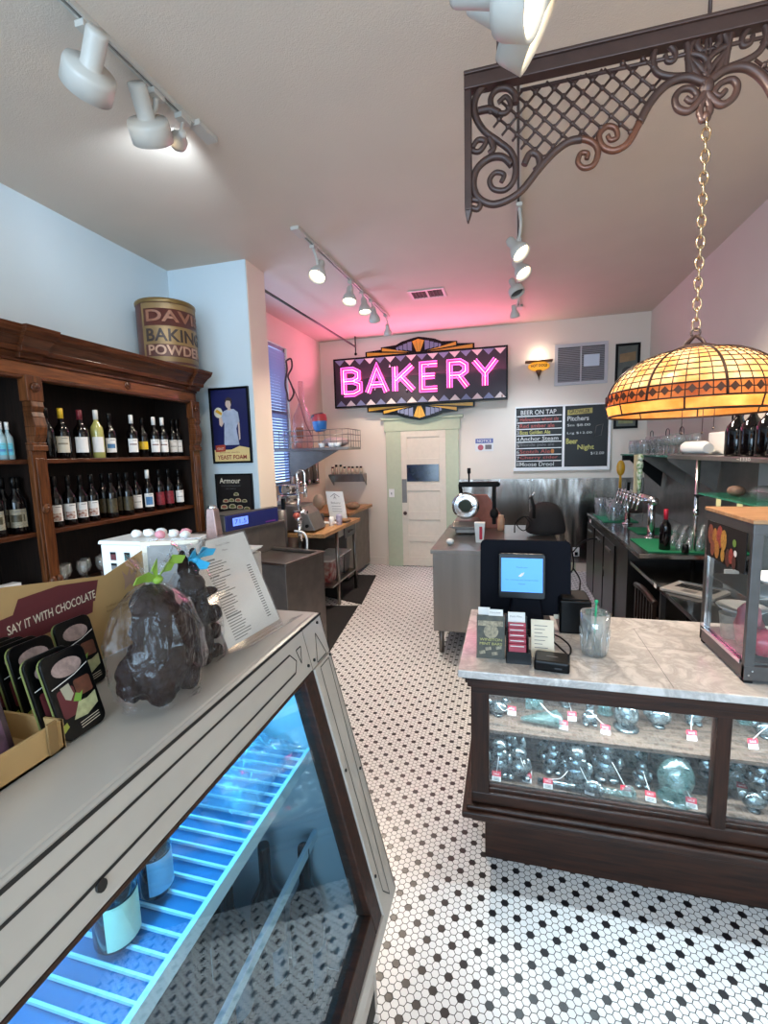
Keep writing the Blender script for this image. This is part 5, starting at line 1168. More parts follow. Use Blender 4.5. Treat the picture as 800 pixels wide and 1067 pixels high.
# bottle-shaped ornament (clear wine bottle and cork screw outline) leaning on the wall
q = P(316, 400, 1, 5.4)
bo = thing('bottle_sculpture', 'tall clear bottle-shaped ornament with a dark twisted handle on the rack', 'ornament', (q.x, 5.3, rz_))
xo = P(315, 440, 1, 5.3).x; xo2 = xo+.02
MB().m(glassy('pink_tinted_glass', '#c08a8a', .8, .08, tint=(1, .9, .9, 1))).lathe([(.10, .0), (.115, .02), (.115, .33), (.10, .40), (.05, .50), (.035, .55), (.03, .80), (.001, .80)], (xo, 5.3, rz_+.001), 22).obj('bottle_body', bo)
b = MB().m(M_iron); pts = [P(x, y, 1, 5.18) for x, y in ((298, 376), (303, 374), (304, 383), (300, 392), (303, 400), (306, 410), (301, 418), (299, 410), (297, 400), (299, 386), (298, 376))]
b.tube(smooth_path(pts, 5), .011, 7); pts2 = [P(x, y, 1, 5.18) for x, y in ((306, 405), (312, 420), (318, 440), (325, 455))]; b.m(mat('pink_wire', '#8a5a5a', .5)).tube(pts2, .006, 6); b.obj('twisted_handle', bo)
b = MB().m(mat('orange_label', '#a85a34', .6, noise=.4, scale=20)); b.lathe([(.1165, .12), (.1165, .25)], (xo, 5.3, rz_), 10, False, None, -1.9, -1.1); b.obj('label', bo)
# small spice shelf on the back wall
ssx0, ssx1 = P(345, 495, 1, YB-.1).x, P(380, 495, 1, YB-.1).x
ss = thing('spice_shelf', 'small steel wall shelf of jars left of the door', 'wall shelf', ((ssx0+ssx1)/2, YB-.1, 1.34))
MB().m(M_steel).bx(ssx0, ssx1, YB-.22, YB-.004, 1.36, 1.372).bx(ssx0, ssx1, YB-.012, YB-.004, 1.25, 1.36).obj('shelf_plate', ss, bevel=.002)
for x in (ssx0, ssx1-.012): MB().m(M_steel).hexa([(x, YB-.21, 1.345), (x+.012, YB-.21, 1.345), (x+.012, YB-.013, 1.20), (x, YB-.013, 1.20), (x, YB-.21, 1.36), (x+.012, YB-.21, 1.36), (x+.012, YB-.013, 1.36), (x, YB-.013, 1.36)]).obj('bracket', ss)
jar = None; n = 8
jl = ['first jar at the left end', 'second jar from the left', 'third jar from the left', 'fourth jar from the left', 'fifth jar from the left', 'sixth jar from the left', 'seventh jar from the left', 'last jar at the right end']
for k in range(n):
    x = ssx0+.04+(ssx1-ssx0-.08)*k/(n-1); lb_ = jl[k]+' of the spice shelf'
    if jar is None:
        jar = thing('spice_jar', lb_, 'jar', (x, YB-.13, 1.3725), 0, 'jars on the spice shelf')
        MB().m(mat('spice_fill', '#c9b49c', .4, noise=.4, scale=18)).lathe([(.022, 0), (.024, .004), (.024, .07), (.016, .085), (.001, .085)], (0, 0, 0), 14).obj('jar_body', jar, local=True)
        MB().m(M_black).lathe([(.019, .085), (.019, .11), (.001, .11)], (0, 0, 0), 12).obj('lid', jar, local=True)
    else: dup(jar, (x, YB-.13-.02*(k % 2), 1.3725), 0, lb_, scale=(1, 1, 1.0 if k > 2 else 1.25))
# hanging ladles / utensils under the rack
tag(MB().m(M_sinksteel).bx(-2.655, -2.635, 5.55, 6.3, 1.25, 1.62).obj('utensil_board'), 'grey metal utensil panel on the left rear wall', 'utensil panel')
for k in range(5):
    y = 5.62+.14*k
    tag(MB().m(M_matt if k % 2 else M_chrome).cyl((-2.615, y, 1.55), (-2.615, y, 1.33), .006, n=6).ell((-2.61, y, 1.30), .02, .035, .03, 8).obj('hanging_ladle'), ['nearest', 'second', 'third', 'fourth', 'farthest'][k]+' ladle hanging on the grey utensil panel', 'ladle', 'ladles on the utensil panel')
tag(MB().m(mat('blue_poster_paper', '#2f6fc4', .5)).bx(-2.655, -2.65, 4.2, 4.9, .98, 1.28).obj('blue_sheet'), 'bright blue sheet on the alcove wall under the window', 'sheet')

# ------------------------------------------------------------------ BAKERY sign
SYF = 6.44
TL, TR, BR, BL = P(348, 376, 1, SYF), P(528, 360, 1, SYF), P(528, 414.5, 1, SYF), P(350, 425, 1, SYF)
sx0, sx1, sz0, sz1 = (TL.x+BL.x)/2, (TR.x+BR.x)/2, (BL.z+BR.z)/2, (TL.z+TR.z)/2
sg = thing('bakery_sign', 'dark neon sign spelling BAKERY in pink letters', 'neon sign', ((sx0+sx1)/2, 6.5, sz0))
fS = Fr((sx0, SYF, sz0), (1, 0, 0), (0, 0, 1)); SW, SH = sx1-sx0, sz1-sz0
MB().m(mat('deep_plum_paint', '#24101f', .5)).fbox(fS, 0, SW, 0, SH, -.10, 0).obj('sign_box', sg, bevel=.006)
b = MB().m(M_black); b.fbox(fS, -.012, SW+.012, -.012, .01, -.10, .01).fbox(fS, -.012, SW+.012, SH-.01, SH+.012, -.10, .01).fbox(fS, -.012, .01, .01, SH-.01, -.10, .01).fbox(fS, SW-.01, SW+.012, .01, SH-.01, -.10, .01)
b.obj('edge_frame', sg, bevel=.003)
n = 16; dw = (SW-.02)/n
Mw_ = mat('pale_diamond_paint', '#cfc2bc', .5); Mg_ = mat('grey_blue_diamond_paint', '#737a98', .5)
b = MB()
for k in range(n):
    u = .01+dw*k; b.m((Mg_, Mw_)[k % 2]); b.fpoly(fS, [(u, SH-.012), (u+dw/2, SH-.012-dw*.52), (u+dw, SH-.012)], .0012); b.m((Mg_, Mw_)[k % 2]); b.fpoly(fS, [(u, .012), (u+dw, .012), (u+dw/2, .012+dw*.52)], .0012)
b.obj('triangle_border', sg)['kind'] = 'stuff'
letters = [('B', 356, 379, 384, 413), ('A', 380.5, 406, 384, 414), ('K', 409, 434, 380, 412), ('E', 437, 459.5, 378, 408), ('R', 465.5, 490, 375, 406), ('Y', 491, 520, 371, 403)]
fc_ = mat('magenta_letter_face', '#c23a86', .4)
LU = [.075, .28, .515, .74, .965, 1.20]
xsl = []
for (ch, a, b2, t0, t1) in letters:
    A = P(a, (t0+t1)/2, 1, SYF).x-sx0; B = P(b2, (t0+t1)/2, 1, SYF).x-sx0; xsl.append((A, B))
LV0, LV1 = SH*.205, SH*.825
strokes = {'B': [[(0, 0), (0, 1), (.55, 1), (.85, .88), (.85, .64), (.55, .53), (0, .53)], [(.55, .53), (.95, .40), (.95, .12), (.6, 0), (0, 0)]],
 'A': [[(0, 0), (.5, 1), (1, 0)], [(.2, .32), (.8, .32)]], 'K': [[(0, 0), (0, 1)], [(.95, 1), (.05, .42)], [(.3, .6), (1, 0)]],
 'E': [[(.95, 1), (0, 1), (0, 0), (.95, 0)], [(0, .52), (.8, .52)]], 'R': [[(0, 0), (0, 1), (.6, 1), (.9, .86), (.9, .62), (.6, .48), (0, .48)], [(.5, .48), (1, 0)]], 'Y': [[(0, 1), (.5, .48), (1, 1)], [(.5, .48), (.5, 0)]]}
def offset_path(p, d):
    out = []
    for i in range(len(p)):
        a = Vector(p[max(i-1, 0)]); c = Vector(p[min(i+1, len(p)-1)]); b_ = Vector(p[i])
        n1 = (b_-a); n2 = (c-b_)
        n1 = n1.normalized() if n1.length > 1e-9 else n2.normalized(); n2 = n2.normalized() if n2.length > 1e-9 else n1
        m = Vector((-(n1+n2).y, (n1+n2).x)); m = m.normalized() if m.length > 1e-6 else Vector((-n1.y, n1.x))
        cs = max(.45, m.dot(Vector((-n1.y, n1.x)))); out.append(tuple(b_+m*d/cs))
    return out
TW = .040
for (ch, *_), (A, B) in zip(letters, xsl):
    root_l = MB().m(fc_); hh = LV1-LV0; ww = B-A
    def mp_(p): return (A+TW+p[0]*(ww-2*TW), LV0+TW+p[1]*(hh-2*TW))
    tubes = MB().m(M_neon); kk = 0
    for s_ in strokes[ch]:
        q = [mp_(p) for p in s_]; L_ = offset_path(q, TW); R_ = offset_path(q, -TW); kk += 1
        for i in range(len(q)-1):
            root_l.fpoly(fS, [R_[i], R_[i+1], L_[i+1], L_[i]], .0040+.0006*kk+.0001*i, .003)
        for pp_, m_ in ((offset_path(q, TW*.86), M_neon), (offset_path(q, -TW*.86), M_neon), (q, M_neon2)):
            tubes.m(m_).tube([fS.p(u, v, .028+.003*kk) for u, v in pp_], .0060 if m_ is M_neon else .0058, 6)
    le = root_l.obj('letter', sg); tubes.obj('neon_tube', le)
# clips
b = MB().m(M_chrome)
for u, v in ((.82, .52), (.88, .20), (1.05, .18), (.6, .22), (1.35, .5), (SW-.06, .03)): b.ell(fS.p(u, v, .03), .014, .012, .02, 6)
b.obj('tube_supports', sg)
# deco rays
def deco(up, nm, mx_):
    s = 1 if up else -1; base_v = SH+.014 if up else -.014
    U0, U1 = P(380, 375, 1, SYF).x-sx0, P(494, 365, 1, SYF).x-sx0; cu = (U0+U1)/2; hw = (U1-U0)/2; Mx = .105 if up else .10
    f2 = Fr(fS.p(0, 0, -.04), (1, 0, 0), (0, 0, 1))
    root_d = MB().m(M_black); P_ = lambda u, v: (cu+u*hw, base_v+s*v)
    pts = [(-1, 0), (-1, .07), (-.70, .085), (-.70, .115), (-.42, .13), (-.30, .17), (-.12, .20), (0, .215), (.12, .20), (.30, .17), (.42, .13), (.70, .115), (.70, .085), (1, .07), (1, 0)]
    root_d.fpoly(f2, [P_(*p) for p in (pts if up else pts[::-1])][::1], 0, .03)
    o = root_d.obj(nm, sg)
    g_ = MB().m(M_gold)
    for e in (-1, 1):
        for q in ([(.97*e, .01), (.97*e, .058), (.20*e, .012)], [(.68*e, .062), (.68*e, .105), (.16*e, .022)]):
            pts2 = [P_(*p) for p in q]; g_.fpoly(f2, pts2, .0015)
    g_.fpoly(f2, [P_(-.035, .02), P_(-.11, .16), P_(0, .185), P_(.11, .16), P_(.035, .02)], .0015); g_.m(M_line)
    for e in (-.04, .04): g_.fpoly(f2, [P_(e*.5, .03), P_(e*.5+.004, .03), P_(e+.004, .17), P_(e, .17)], .0022)
    g_.obj('gold_rays', o)
    q_ = MB().m(Mg_)
    for e in (-1, 1):
        for (a, b_, c_, d_) in ((.12, .20, .05, .16), (.21, .28, .06, .14), (.29, .36, .07, .12), (.37, .41, .07, .105)):
            q_.fpoly(f2, [P_(e*a, c_*.7), P_(e*b_, c_), P_(e*b_, d_-.01), P_(e*a, d_)], .0018)
    q_.obj('grey_blue_rays', o)
deco(True, 'upper_sunburst', 0); deco(False, 'lower_sunburst', 0)
for k in range(3): light('neon_glow', 'AREA', fS.p(.45+.8*k, SH*.5, .07), 8, (1, .22, .42), target=fS.p(.45+.8*k, SH*.5+2.0, 1.4), shape='RECTANGLE', size=.7, size_y=.35)
MB().m(M_matt).fbox(fS, .3, .36, .1, .5, -.155, -.1).fbox(fS, SW-.36, SW-.3, .1, .5, -.155, -.1).obj('wall_mount', sg)

# ------------------------------------------------------------------ back wall pieces
def wallp(px, py, d=0.0): return P(px, py, 1, YB-d)
# hot dog sconce
a_, b_ = wallp(543, 380, .1), wallp(580, 378, .1)
hdg = thing('hot_dog_sconce', 'gold hot-dog-shaped wall lamp lettered HOT DOGS', 'wall lamp', ((a_.x+b_.x)/2, YB-.08, a_.z))
cx_, cz_ = (a_.x+b_.x)/2, a_.z
M_hg = emissive('glowing_amber_glass', '#d8942c', .55)
MB().m(mat('bronze_metal', '#6a4a34', .35, .6)).bx(cx_-.17, cx_+.17, YB-.16, YB-.02, cz_+.015, cz_+.035).obj('top_plate', hdg, bevel=.008)
MB().m(M_hg).ell((cx_, YB-.09, cz_-.035), .135, .075, .06, 20).obj('glass_bowl', hdg)
MB().m(mat('bronze_metal', '#6a4a34', .35, .6)).lathe([(.0, -.22), (.008, -.17), (.03, -.115), (.045, -.085)], (cx_, YB-.09, cz_), 14).bx(cx_-.03, cx_+.03, YB-.03, YB-.001, cz_-.1, cz_+.03).obj('finial', hdg)
fH = Fr((cx_-.11, YB-.168, cz_-.058), (1, 0, 0), (0, 0, 1))
def wraph(u, v, w): x = -.11+u; yy = -math.sqrt(max(1-(x/.135)**2-((v-.023)/.062)**2, .02))*.075; return Vector((cx_+x, YB-.09+yy-.002-w, cz_-.058+v))
MB().m(M_iron).text(None, 'HOT DOGS', .01, .005, .036, .20, .001, .03, wraph).obj('lettering', hdg)
light('sconce_light', 'POINT', (cx_, YB-.10, cz_+.10), 1.2, WARM, shadow_soft_size=.03)
# return-air grille
g0, g1 = wallp(578, 358), wallp(633, 401)
gr = thing('return_air_grille', 'white louvred return-air grille high on the back wall', 'air vent', ((g0.x+g1.x)/2, YB-.01, g1.z))
gx0, gx1, gz0, gz1 = g0.x, wallp(633, 380).x, wallp(600, 401).z, wallp(600, 358).z
b = MB().m(mat('grille_grey_paint', '#b9b8ba', .5)); b.bx(gx0, gx1, YB-.02, YB-.001, gz0, gz0+.04).bx(gx0, gx1, YB-.02, YB-.001, gz1-.04, gz1).bx(gx0, gx0+.04, YB-.02, YB-.001, gz0+.04, gz1-.04).bx(gx1-.04, gx1, YB-.02, YB-.001, gz0+.04, gz1-.04).bx((gx0+gx1)/2-.008, (gx0+gx1)/2+.008, YB-.021, YB-.001, gz0+.04, gz1-.04)
b.obj('frame', gr, bevel=.002)
b = MB().m(mat('grille_slat_grey', '#9c9b9e', .5)); z = gz0+.045
while z < gz1-.05: b.hexa([(gx0+.04, YB-.004, z+.012), (gx1-.04, YB-.004, z+.012), (gx1-.04, YB-.018, z), (gx0+.04, YB-.018, z), (gx0+.04, YB-.004, z+.015), (gx1-.04, YB-.004, z+.015), (gx1-.04, YB-.018, z+.003), (gx0+.04, YB-.018, z+.003)]); z += .021
b.obj('slats', gr)
MB().m(M_dsteel).bx(gx0+.04, gx1-.04, YB-.003, YB-.0012, gz0+.04, gz1-.04).obj('backing', gr)
s0, s1 = wallp(608, 370), wallp(624, 381)
tag(MB().m(mat('pale_blue_notice', '#c4d0dc', .6)).bx(s0.x, s1.x, YB-.024, YB-.0215, s1.z, s0.z).obj('paper_note'), 'pale blue paper stuck on the return-air grille', 'note')
# framed portrait print
t, f, W_, H_ = framed('portrait_print', 'tall dark-framed print of a capped figure beside the lamp', wallp(640, 400).x, wallp(665.5, 400).x, wallp(652, 446.5).z, wallp(652, 358).z, YB-.001, .03, M_black, 'framed print')
b = MB().m(mat('print_grey_green', '#5e6258', .4, noise=.35, scale=6)).fbox(f, .02, W_-.02, .02, H_-.02, -.008, 0)
b.m(mat('print_tan', '#8c6f48', .5, noise=.2)).fpoly(f, [(.05, H_*.78), (W_-.05, H_*.80), (W_-.05, H_*.90), (.05, H_*.88)], .001).m(mat('print_cap', '#33322f', .5)).fpoly(f, circ(W_*.52, H_*.67, W_*.25, 14, H_*.06), .001).m(mat('print_face', '#9a8472', .5)).fpoly(f, circ(W_*.52, H_*.62, W_*.14, 14, H_*.05), .0014).m(mat('print_coat', '#6e7262', .5, noise=.3)).fpoly(f, [(W_*.2, H_*.2), (W_*.22, H_*.5), (W_*.4, H_*.57), (W_*.65, H_*.57), (W_*.82, H_*.48), (W_*.82, H_*.2)], .001)
b.m(mat('print_olive', '#8b8a58', .5, noise=.3)).fpoly(f, [(W_*.2, H_*.06), (W_*.8, H_*.06), (W_*.8, H_*.17), (W_*.2, H_*.17)], .0012)
b.obj('printed_sheet', t)
# chalkboards
kx0, kx1, kz0, kz1 = wallp(537.5, 455).x, wallp(633, 455).x, wallp(585, 486.5).z, wallp(585, 423.5).z
kb = thing('chalkboard_menu', 'white-framed double chalkboard headed BEER ON TAP', 'chalkboard', ((kx0+kx1)/2, YB-.02, kz0))
fK = Fr((kx0, YB-.02, kz0), (1, 0, 0), (0, 0, 1)); KW, KH = kx1-kx0, kz1-kz0
b = MB().m(M_white); b.fbox(fK, -.03, KW+.03, -.045, 0, -.018, .012).fbox(fK, -.012, KW+.03, KH, KH+.02, -.018, .012).fbox(fK, -.012, 0, 0, KH, -.018, .012).fbox(fK, KW, KW+.03, 0, KH, -.018, .012).fbox(fK, KW*.515, KW*.54, 0, KH, -.018, .012)
b.obj('frame', kb, bevel=.002)
b = MB().m(mat('chalkboard_black', '#0f1110', .5, noise=.2, scale=4)).fbox(fK, 0, KW*.515, 0, KH, -.018, 0).fbox(fK, KW*.54, KW, 0, KH, -.018, 0); b.obj('board', kb)
b = MB(); LWd = KW*.515; rows = 8; rh = KH*.86/rows
b.m(M_white)
for k in range(rows): v = rh*(k+1); b.fpoly(fK, [(0.01, v-.004), (LWd-.01, v-.004), (LWd-.01, v+.007), (.01, v+.007)], .001)
b.obj('row_strips', kb)
b = MB(); chr_ = mat('chalk_red', '#a8524c', .8); chw = mat('chalk_white', '#c9c9c4', .8); chy = mat('chalk_yellow', '#c2bb6a', .8)
b.m(chw).text(fK, 'BEER ON TAP', .06, KH*.885, .06, LWd-.14, .0012, .01)
rowt = ['Hefeweizen wheat ale', 'Red amber ale', 'Boss Golden Ale', 'Anchor Steam', 'Blonde pale ale', 'Scotch Ale', 'Cherry cider', 'Moose Drool']
for k, s_ in enumerate(rowt):
    v = KH*.86-rh*(k+1)+.018; b.m(chw).text(fK, str(k+1), .012, v, rh*.55, None, .0012); b.m((chr_, chr_, chy, chw, M_greyink, chr_, chr_, chw)[k]).text(fK, s_, .05, v, rh*.62, LWd-.10-.05*(k % 3), .0012, .008)
b.m(mat('chalk_orange', '#b8743c', .8)).fpoly(fK, circ(LWd-.12, rh*2.5, .022, 12, .03), .0014)
u0 = KW*.54
b.m(mat('chalk_ochre', '#a89a58', .8)).fpoly(fK, [(u0+.03, KH*.85), (u0+.33, KH*.87), (u0+.33, KH*.955), (u0+.03, KH*.935)], .001).m(M_ink).text(fK, 'GROWLER', u0+.05, KH*.875, .05, .25, .0016, .01)
b.m(chw).text(fK, 'Pitchers', u0+.03, KH*.755, .06, .26, .0012, .012).text(fK, 'Lrg $12.00', u0+.03, KH*.53, .035, .30, .0012).text(fK, 'Sm $8.00', u0+.03, KH*.66, .035, .28, .0012).text(fK, '$12.00', u0+.32, KH*.19, .04, .16, .0012)
b.m(chy).text(fK, 'Beer', u0+.02, KH*.38, .07, .14, .0012, .012).text(fK, 'Night', u0+.16, KH*.26, .08, .2, .0012, .012)
b.m(mat('chalk_grey', '#6a625e', .8)).tube([fK.p(u0+u, v, .002) for u, v in ((.38, .52), (.46, .54), (.44, .40), (.36, .38), (.38, .52))], .004, 4)
b.obj('chalk_writing', kb)['kind'] = 'stuff'
# notice
n0, n1 = wallp(495, 457), wallp(514, 470)
nt_ = thing('notice_sheet', 'small white and blue NOTICE sheet right of the door', 'notice', ((n0.x+n1.x)/2, YB-.002, n1.z))
fN = Fr((n0.x, YB-.0035, n1.z), (1, 0, 0), (0, 0, 1)); nw, nh = n1.x-n0.x, n0.z-n1.z
MB().m(M_paper).fbox(fN, 0, nw, 0, nh, -.002, 0).obj('sheet', nt_)
MB().m(mat('notice_blue', '#4a5490', .5)).fpoly(fN, [(.005, nh*.62), (nw-.005, nh*.62), (nw-.005, nh-.005), (.005, nh-.005)], .001).m(M_paper).text(fN, 'NOTICE', .025, nh*.69, nh*.22, nw-.05, .002, .02).m(mat('notice_red', '#b0505c', .5)).fpoly(fN, circ(nw*.3, nh*.3, nh*.22, 14), .001).m(M_greyink).fpoly(fN, [(nw*.55, nh*.15), (nw*.9, nh*.15), (nw*.9, nh*.5), (nw*.55, nh*.5)], .001).obj('print', nt_)

# ------------------------------------------------------------------ back steel counter, slicer, machine
bcx0, bcx1, bcy0, bcy1, bcz = -.59, .42, 3.62, 4.95, .88
bc = thing('steel_work_counter', 'stainless steel work counter behind the candy counter', 'work counter', ((bcx0+bcx1)/2, 4.3, 0))
MB().m(M_steel).bx(bcx0, bcx1, bcy0, bcy1, bcz-.035, bcz).obj('counter_top', bc, bevel=.004)
MB().m(M_steel).bx(bcx0+.015, bcx1-.01, bcy0+.02, bcy1-.01, .20, bcz-.035).obj('cabinet_body', bc, bevel=.003)
for x in (bcx0+.07, bcx1-.07):
    for y in (bcy0+.08, bcy1-.08): MB().m(M_sinksteel).cyl((x, y, 0), (x, y, .2), .022).obj('leg', bc)
sl = thing('meat_slicer', 'chrome and black meat slicer with a round blade guard', 'slicer', (-.42, 4.35, bcz))
YS = 4.35
ctr = P(485, 527, 1, YS); ctr.y = YS
MB().m(M_chrome).lathe([(.02, -.02), (.10, -.02), (.125, -.01), (.125, .01), (.10, .022), (.075, .012), (.06, .022), (.001, .024)], ctr, 30, True, Matrix.Rotation(PI/2, 3, 'X')).obj('blade_guard', sl)
MB().m(mat('slicer_glass', '#38443c', .15, .4)).lathe([(.001, .0), (.058, .0), (.056, .005)], ctr+Vector((0, -.026, 0)), 24, True, Matrix.Rotation(PI/2, 3, 'X')).obj('blade_centre', sl)
b = MB().m(M_sinksteel); b.bx(ctr.x-.10, ctr.x+.16, YS+.0, YS+.32, bcz+.0005, bcz+.06); b.hexa([(ctr.x-.13, YS-.05, bcz+.06), (ctr.x+.14, YS-.05, bcz+.06), (ctr.x+.14, YS+.30, bcz+.06), (ctr.x-.13, YS+.30, bcz+.06), (ctr.x-.11, YS-.0, bcz+.13), (ctr.x+.1, YS-.0, bcz+.13), (ctr.x+.1, YS+.26, bcz+.13), (ctr.x-.11, YS+.26, bcz+.13)]); b.obj('base', sl, bevel=.015)
MB().m(M_steel).bx(ctr.x-.14, ctr.x+.10, YS-.08, YS+.25, bcz+.075, bcz+.085).obj('carriage', sl, bevel=.004)
tp = P(495, 505, 1, YS)
b = MB().m(M_matt); b.bx(ctr.x-.06, tp.x+.21, YS-.02, YS+.04, tp.z-.02, tp.z+.025); b.cyl((tp.x+.17, YS, tp.z), (tp.x+.17, YS, bcz+.1), .018); b.cyl((ctr.x-.05, YS+.0, tp.z), (ctr.x-.05, YS+.12, tp.z-.12), .018); b.ell((tp.x+.20, YS, tp.z), .025, .025, .022, 10); b.ell((tp.x+.17, YS-.02, bcz+.2), .04, .04, .05, 10); b.obj('arm', sl, bevel=.003)
kp = P(488.5, 490, 1, YS); MB().m(M_matt).cyl((kp.x, YS, tp.z), (kp.x, YS, kp.z-.03), .008).cyl((kp.x, YS, kp.z-.03), (kp.x, YS, kp.z+.02), .016).obj('pusher_handle', sl)
tag(MB().m(mat('terracotta_tray', '#a5604c', .5, noise=.2)).hexa([(ctr.x+.02, YS+.36, bcz+.10), (ctr.x+.34, YS+.36, bcz+.10), (ctr.x+.34, YS+.42, bcz+.10), (ctr.x+.02, YS+.42, bcz+.10), (ctr.x+.02, YS+.36, bcz+.34), (ctr.x+.18, YS+.36, bcz+.34), (ctr.x+.18, YS+.40, bcz+.34), (ctr.x+.02, YS+.40, bcz+.34)]).bx(ctr.x+.02, ctr.x+.34, YS+.36, YS+.46, bcz+.0005, bcz+.10).obj('terracotta_box', bevel=.004), 'terracotta-coloured carton behind the meat slicer', 'carton')
tag(MB().m(mat('peach_jar', '#c89a7a', .4)).lathe([(.03, 0), (.033, .01), (.033, .11), (.025, .13), (.025, .15), (.001, .15)], P(522, 535, 1, 4.6)*1 - Vector((0, 0, P(522, 535, 1, 4.6).z-bcz-.0005)), 16).obj('peach_jar'), 'small peach-coloured jar right of the slicer', 'jar')
q = P(500, 560, 1, 4.0)
tag(MB().m(M_white).hexa([(q.x-.032, 3.95, bcz+.0005), (q.x+.032, 3.95, bcz+.0005), (q.x+.032, 4.01, bcz+.0005), (q.x-.032, 4.01, bcz+.0005), (q.x-.044, 3.94, bcz+.17), (q.x+.044, 3.94, bcz+.17), (q.x+.044, 4.02, bcz+.17), (q.x-.044, 4.02, bcz+.17)]).m(M_red).bx(q.x-.002, q.x+.022, 3.938, 3.942, bcz+.03, bcz+.14).obj('paper_carton', bevel=.003), 'white carton with a red stripe in front of the slicer', 'carton')
q = P(469, 565, 2, bcz+.02)
tag(MB().m(M_white).ell((q.x, q.y, bcz+.026), .035, .03, .026, 10).obj('domed_cover'), 'small white dome lid on the left corner of the steel counter', 'lid')
# covered machine with wand
cm = thing('covered_mixer', 'machine under a crumpled black cover on a steel stand', 'covered machine', (.35, 4.3, bcz))
q = P(568, 560, 1, 4.4); b = MB().m(mat('black_cloth', '#171213', .85, bump=.6, bscale=18)); rnd = random.Random(9)
prf = [(.17, 0), (.175, .05), (.16, .15), (.13, .24), (.08, .29), (.001, .30)]; rings = []
for r, z in prf: rings.append([b.b.verts.new((q.x+r*math.cos(a*PI/9)*(1+.08*rnd.uniform(-1, 1)), 4.4+r*.8*math.sin(a*PI/9)*(1+.08*rnd.uniform(-1, 1)), bcz+.001+z+(0 if z == 0 else rnd.uniform(-1, 1)*.01))) for a in range(18)])
for i in range(len(rings)-1):
    for k in range(18): b.face([rings[i][k], rings[i][(k+1) % 18], rings[i+1][(k+1) % 18], rings[i+1][k]], True)
b.face(rings[0][::-1]); b.obj('black_cover', cm, sub=1)
w0, w1, w2, w3 = P(556, 540, 1, 4.3), P(556, 527, 1, 4.3), P(553, 518, 1, 4.3), P(557, 513, 1, 4.3)
MB().m(M_matt).tube([w0, w1, w2], .014, 7).m(M_chrome).tube([w2, w3], .009, 6).obj('steam_wand', cm)
tag(MB().m(M_matt).tube(smooth_path([P(536, 555, 1, 4.2), P(537, 545, 1, 4.25), P(545, 538, 1, 4.3), P(552, 546, 1, 4.3), P(545, 553, 1, 4.3), P(538, 545, 1, 4.32), P(548, 538, 1, 4.32), P(556, 545, 1, 4.32)], 5), .005, 6).obj('coiled_cable'), 'thin black cable coiled left of the covered machine', 'cable')
tag(MB().m(M_matt).tube(smooth_path([P(589, 563, 1, 4.1), P(596, 575, 1, 4.4), P(597, 592, 1, 4.4), P(591, 602, 1, 4.3), P(590, 618, 1, 4.0)], 6), .007, 6).tube(smooth_path([P(597, 575, 1, 4.4), P(608, 564, 1, 4.8), P(622, 562, 1, 5.2), P(628, 575, 1, 5.2), P(628, 600, 1, 4.8)], 6), .007, 6).tube(smooth_path([P(597, 592, 1, 4.4), P(604, 604, 1, 4.3), P(603, 620, 1, 4.0)], 6), .007, 6).obj('hanging_hose'), 'black hoses looping beside the steel wall outlet', 'hose')

# ------------------------------------------------------------------ bar on the right
bxl = .925; bz = .88
br = thing('bar_counter', 'long dark bar counter with a steel top along the right wall', 'bar counter', (1.3, 4.9, 0))
MB().m(M_barsteel).bx(bxl, XR-.015, 3.66, 5.95, bz-.035, bz).obj('steel_top', br, bevel=.004)
MB().m(mat('bar_dark_laminate', '#100e0e', .35, .2, noise=.2)).bx(bxl+.012, XR-.015, 4.02, 5.93, 0.0, bz-.035).obj('bar_body', br, bevel=.003)
for k, (y0, y1) in enumerate(((5.45, 5.9), (4.95, 5.4), (4.45, 4.9))):
    d_ = MB().m(mat('bar_door_dark', '#151212', .28, .3)).bx(bxl+.0, bxl+.0125, y0, y1, .05, bz-.10).obj('door', br, bevel=.003)
    MB().m(M_steel).bx(bxl-.014, bxl, y0+.12, y0+.34, bz-.19, bz-.165).obj('handle', d_, bevel=.003)
MB().m(M_white).bx(bxl-.002, bxl+.001, 5.66, 5.72, .80, .84).obj('price_tag', br)
lcx0 = .945; lz = .755
lc2 = thing('lower_counter', 'low dark steel-topped counter in front of the bar', 'counter', (1.3, 3.3, 0))
MB().m(M_barsteel).bx(lcx0, XR-.02, 2.60, 3.98, lz-.03, lz).obj('steel_top', lc2, bevel=.004)
for x in (lcx0+.03, XR-.06):
    for y in (2.65, 3.3): MB().m(M_dsteel).bx(x, x+.03, y, y+.03, 0, lz-.03).obj('leg', lc2)
MB().m(mat('under_counter_dark', '#15110f', .6)).bx(lcx0+.25, XR-.03, 3.5, 3.97, 0, lz-.03).obj('cabinet', lc2)
MB().m(M_matt).bx(lcx0+.1, XR-.05, 2.7, 3.4, .25, .27).obj('under_shelf', lc2)
MB().m(M_white).bx(lcx0-.002, lcx0, 3.30, 3.35, lz-.028, lz-.004).obj('price_tag', lc2)
# green mats
def gmat(label, y0, y1, x0=1.0, x1=1.55): tag(MB().m(M_green).bx(x0, x1, y0, y1, bz+.0005, bz+.008).obj('bar_mat', bevel=.002), label, 'bar mat', 'green rubber bar mats')
gmat('green bar mat at the far end under the pitchers', 5.2, 5.8, .97, 1.3); gmat('green bar mat under the tap tower', 4.5, 4.85, 1.12, 1.45)
gmat('green bar mat at the near edge under the wine bottle', 3.72, 4.25, 1.0, 1.66)
BM = bz+.0085
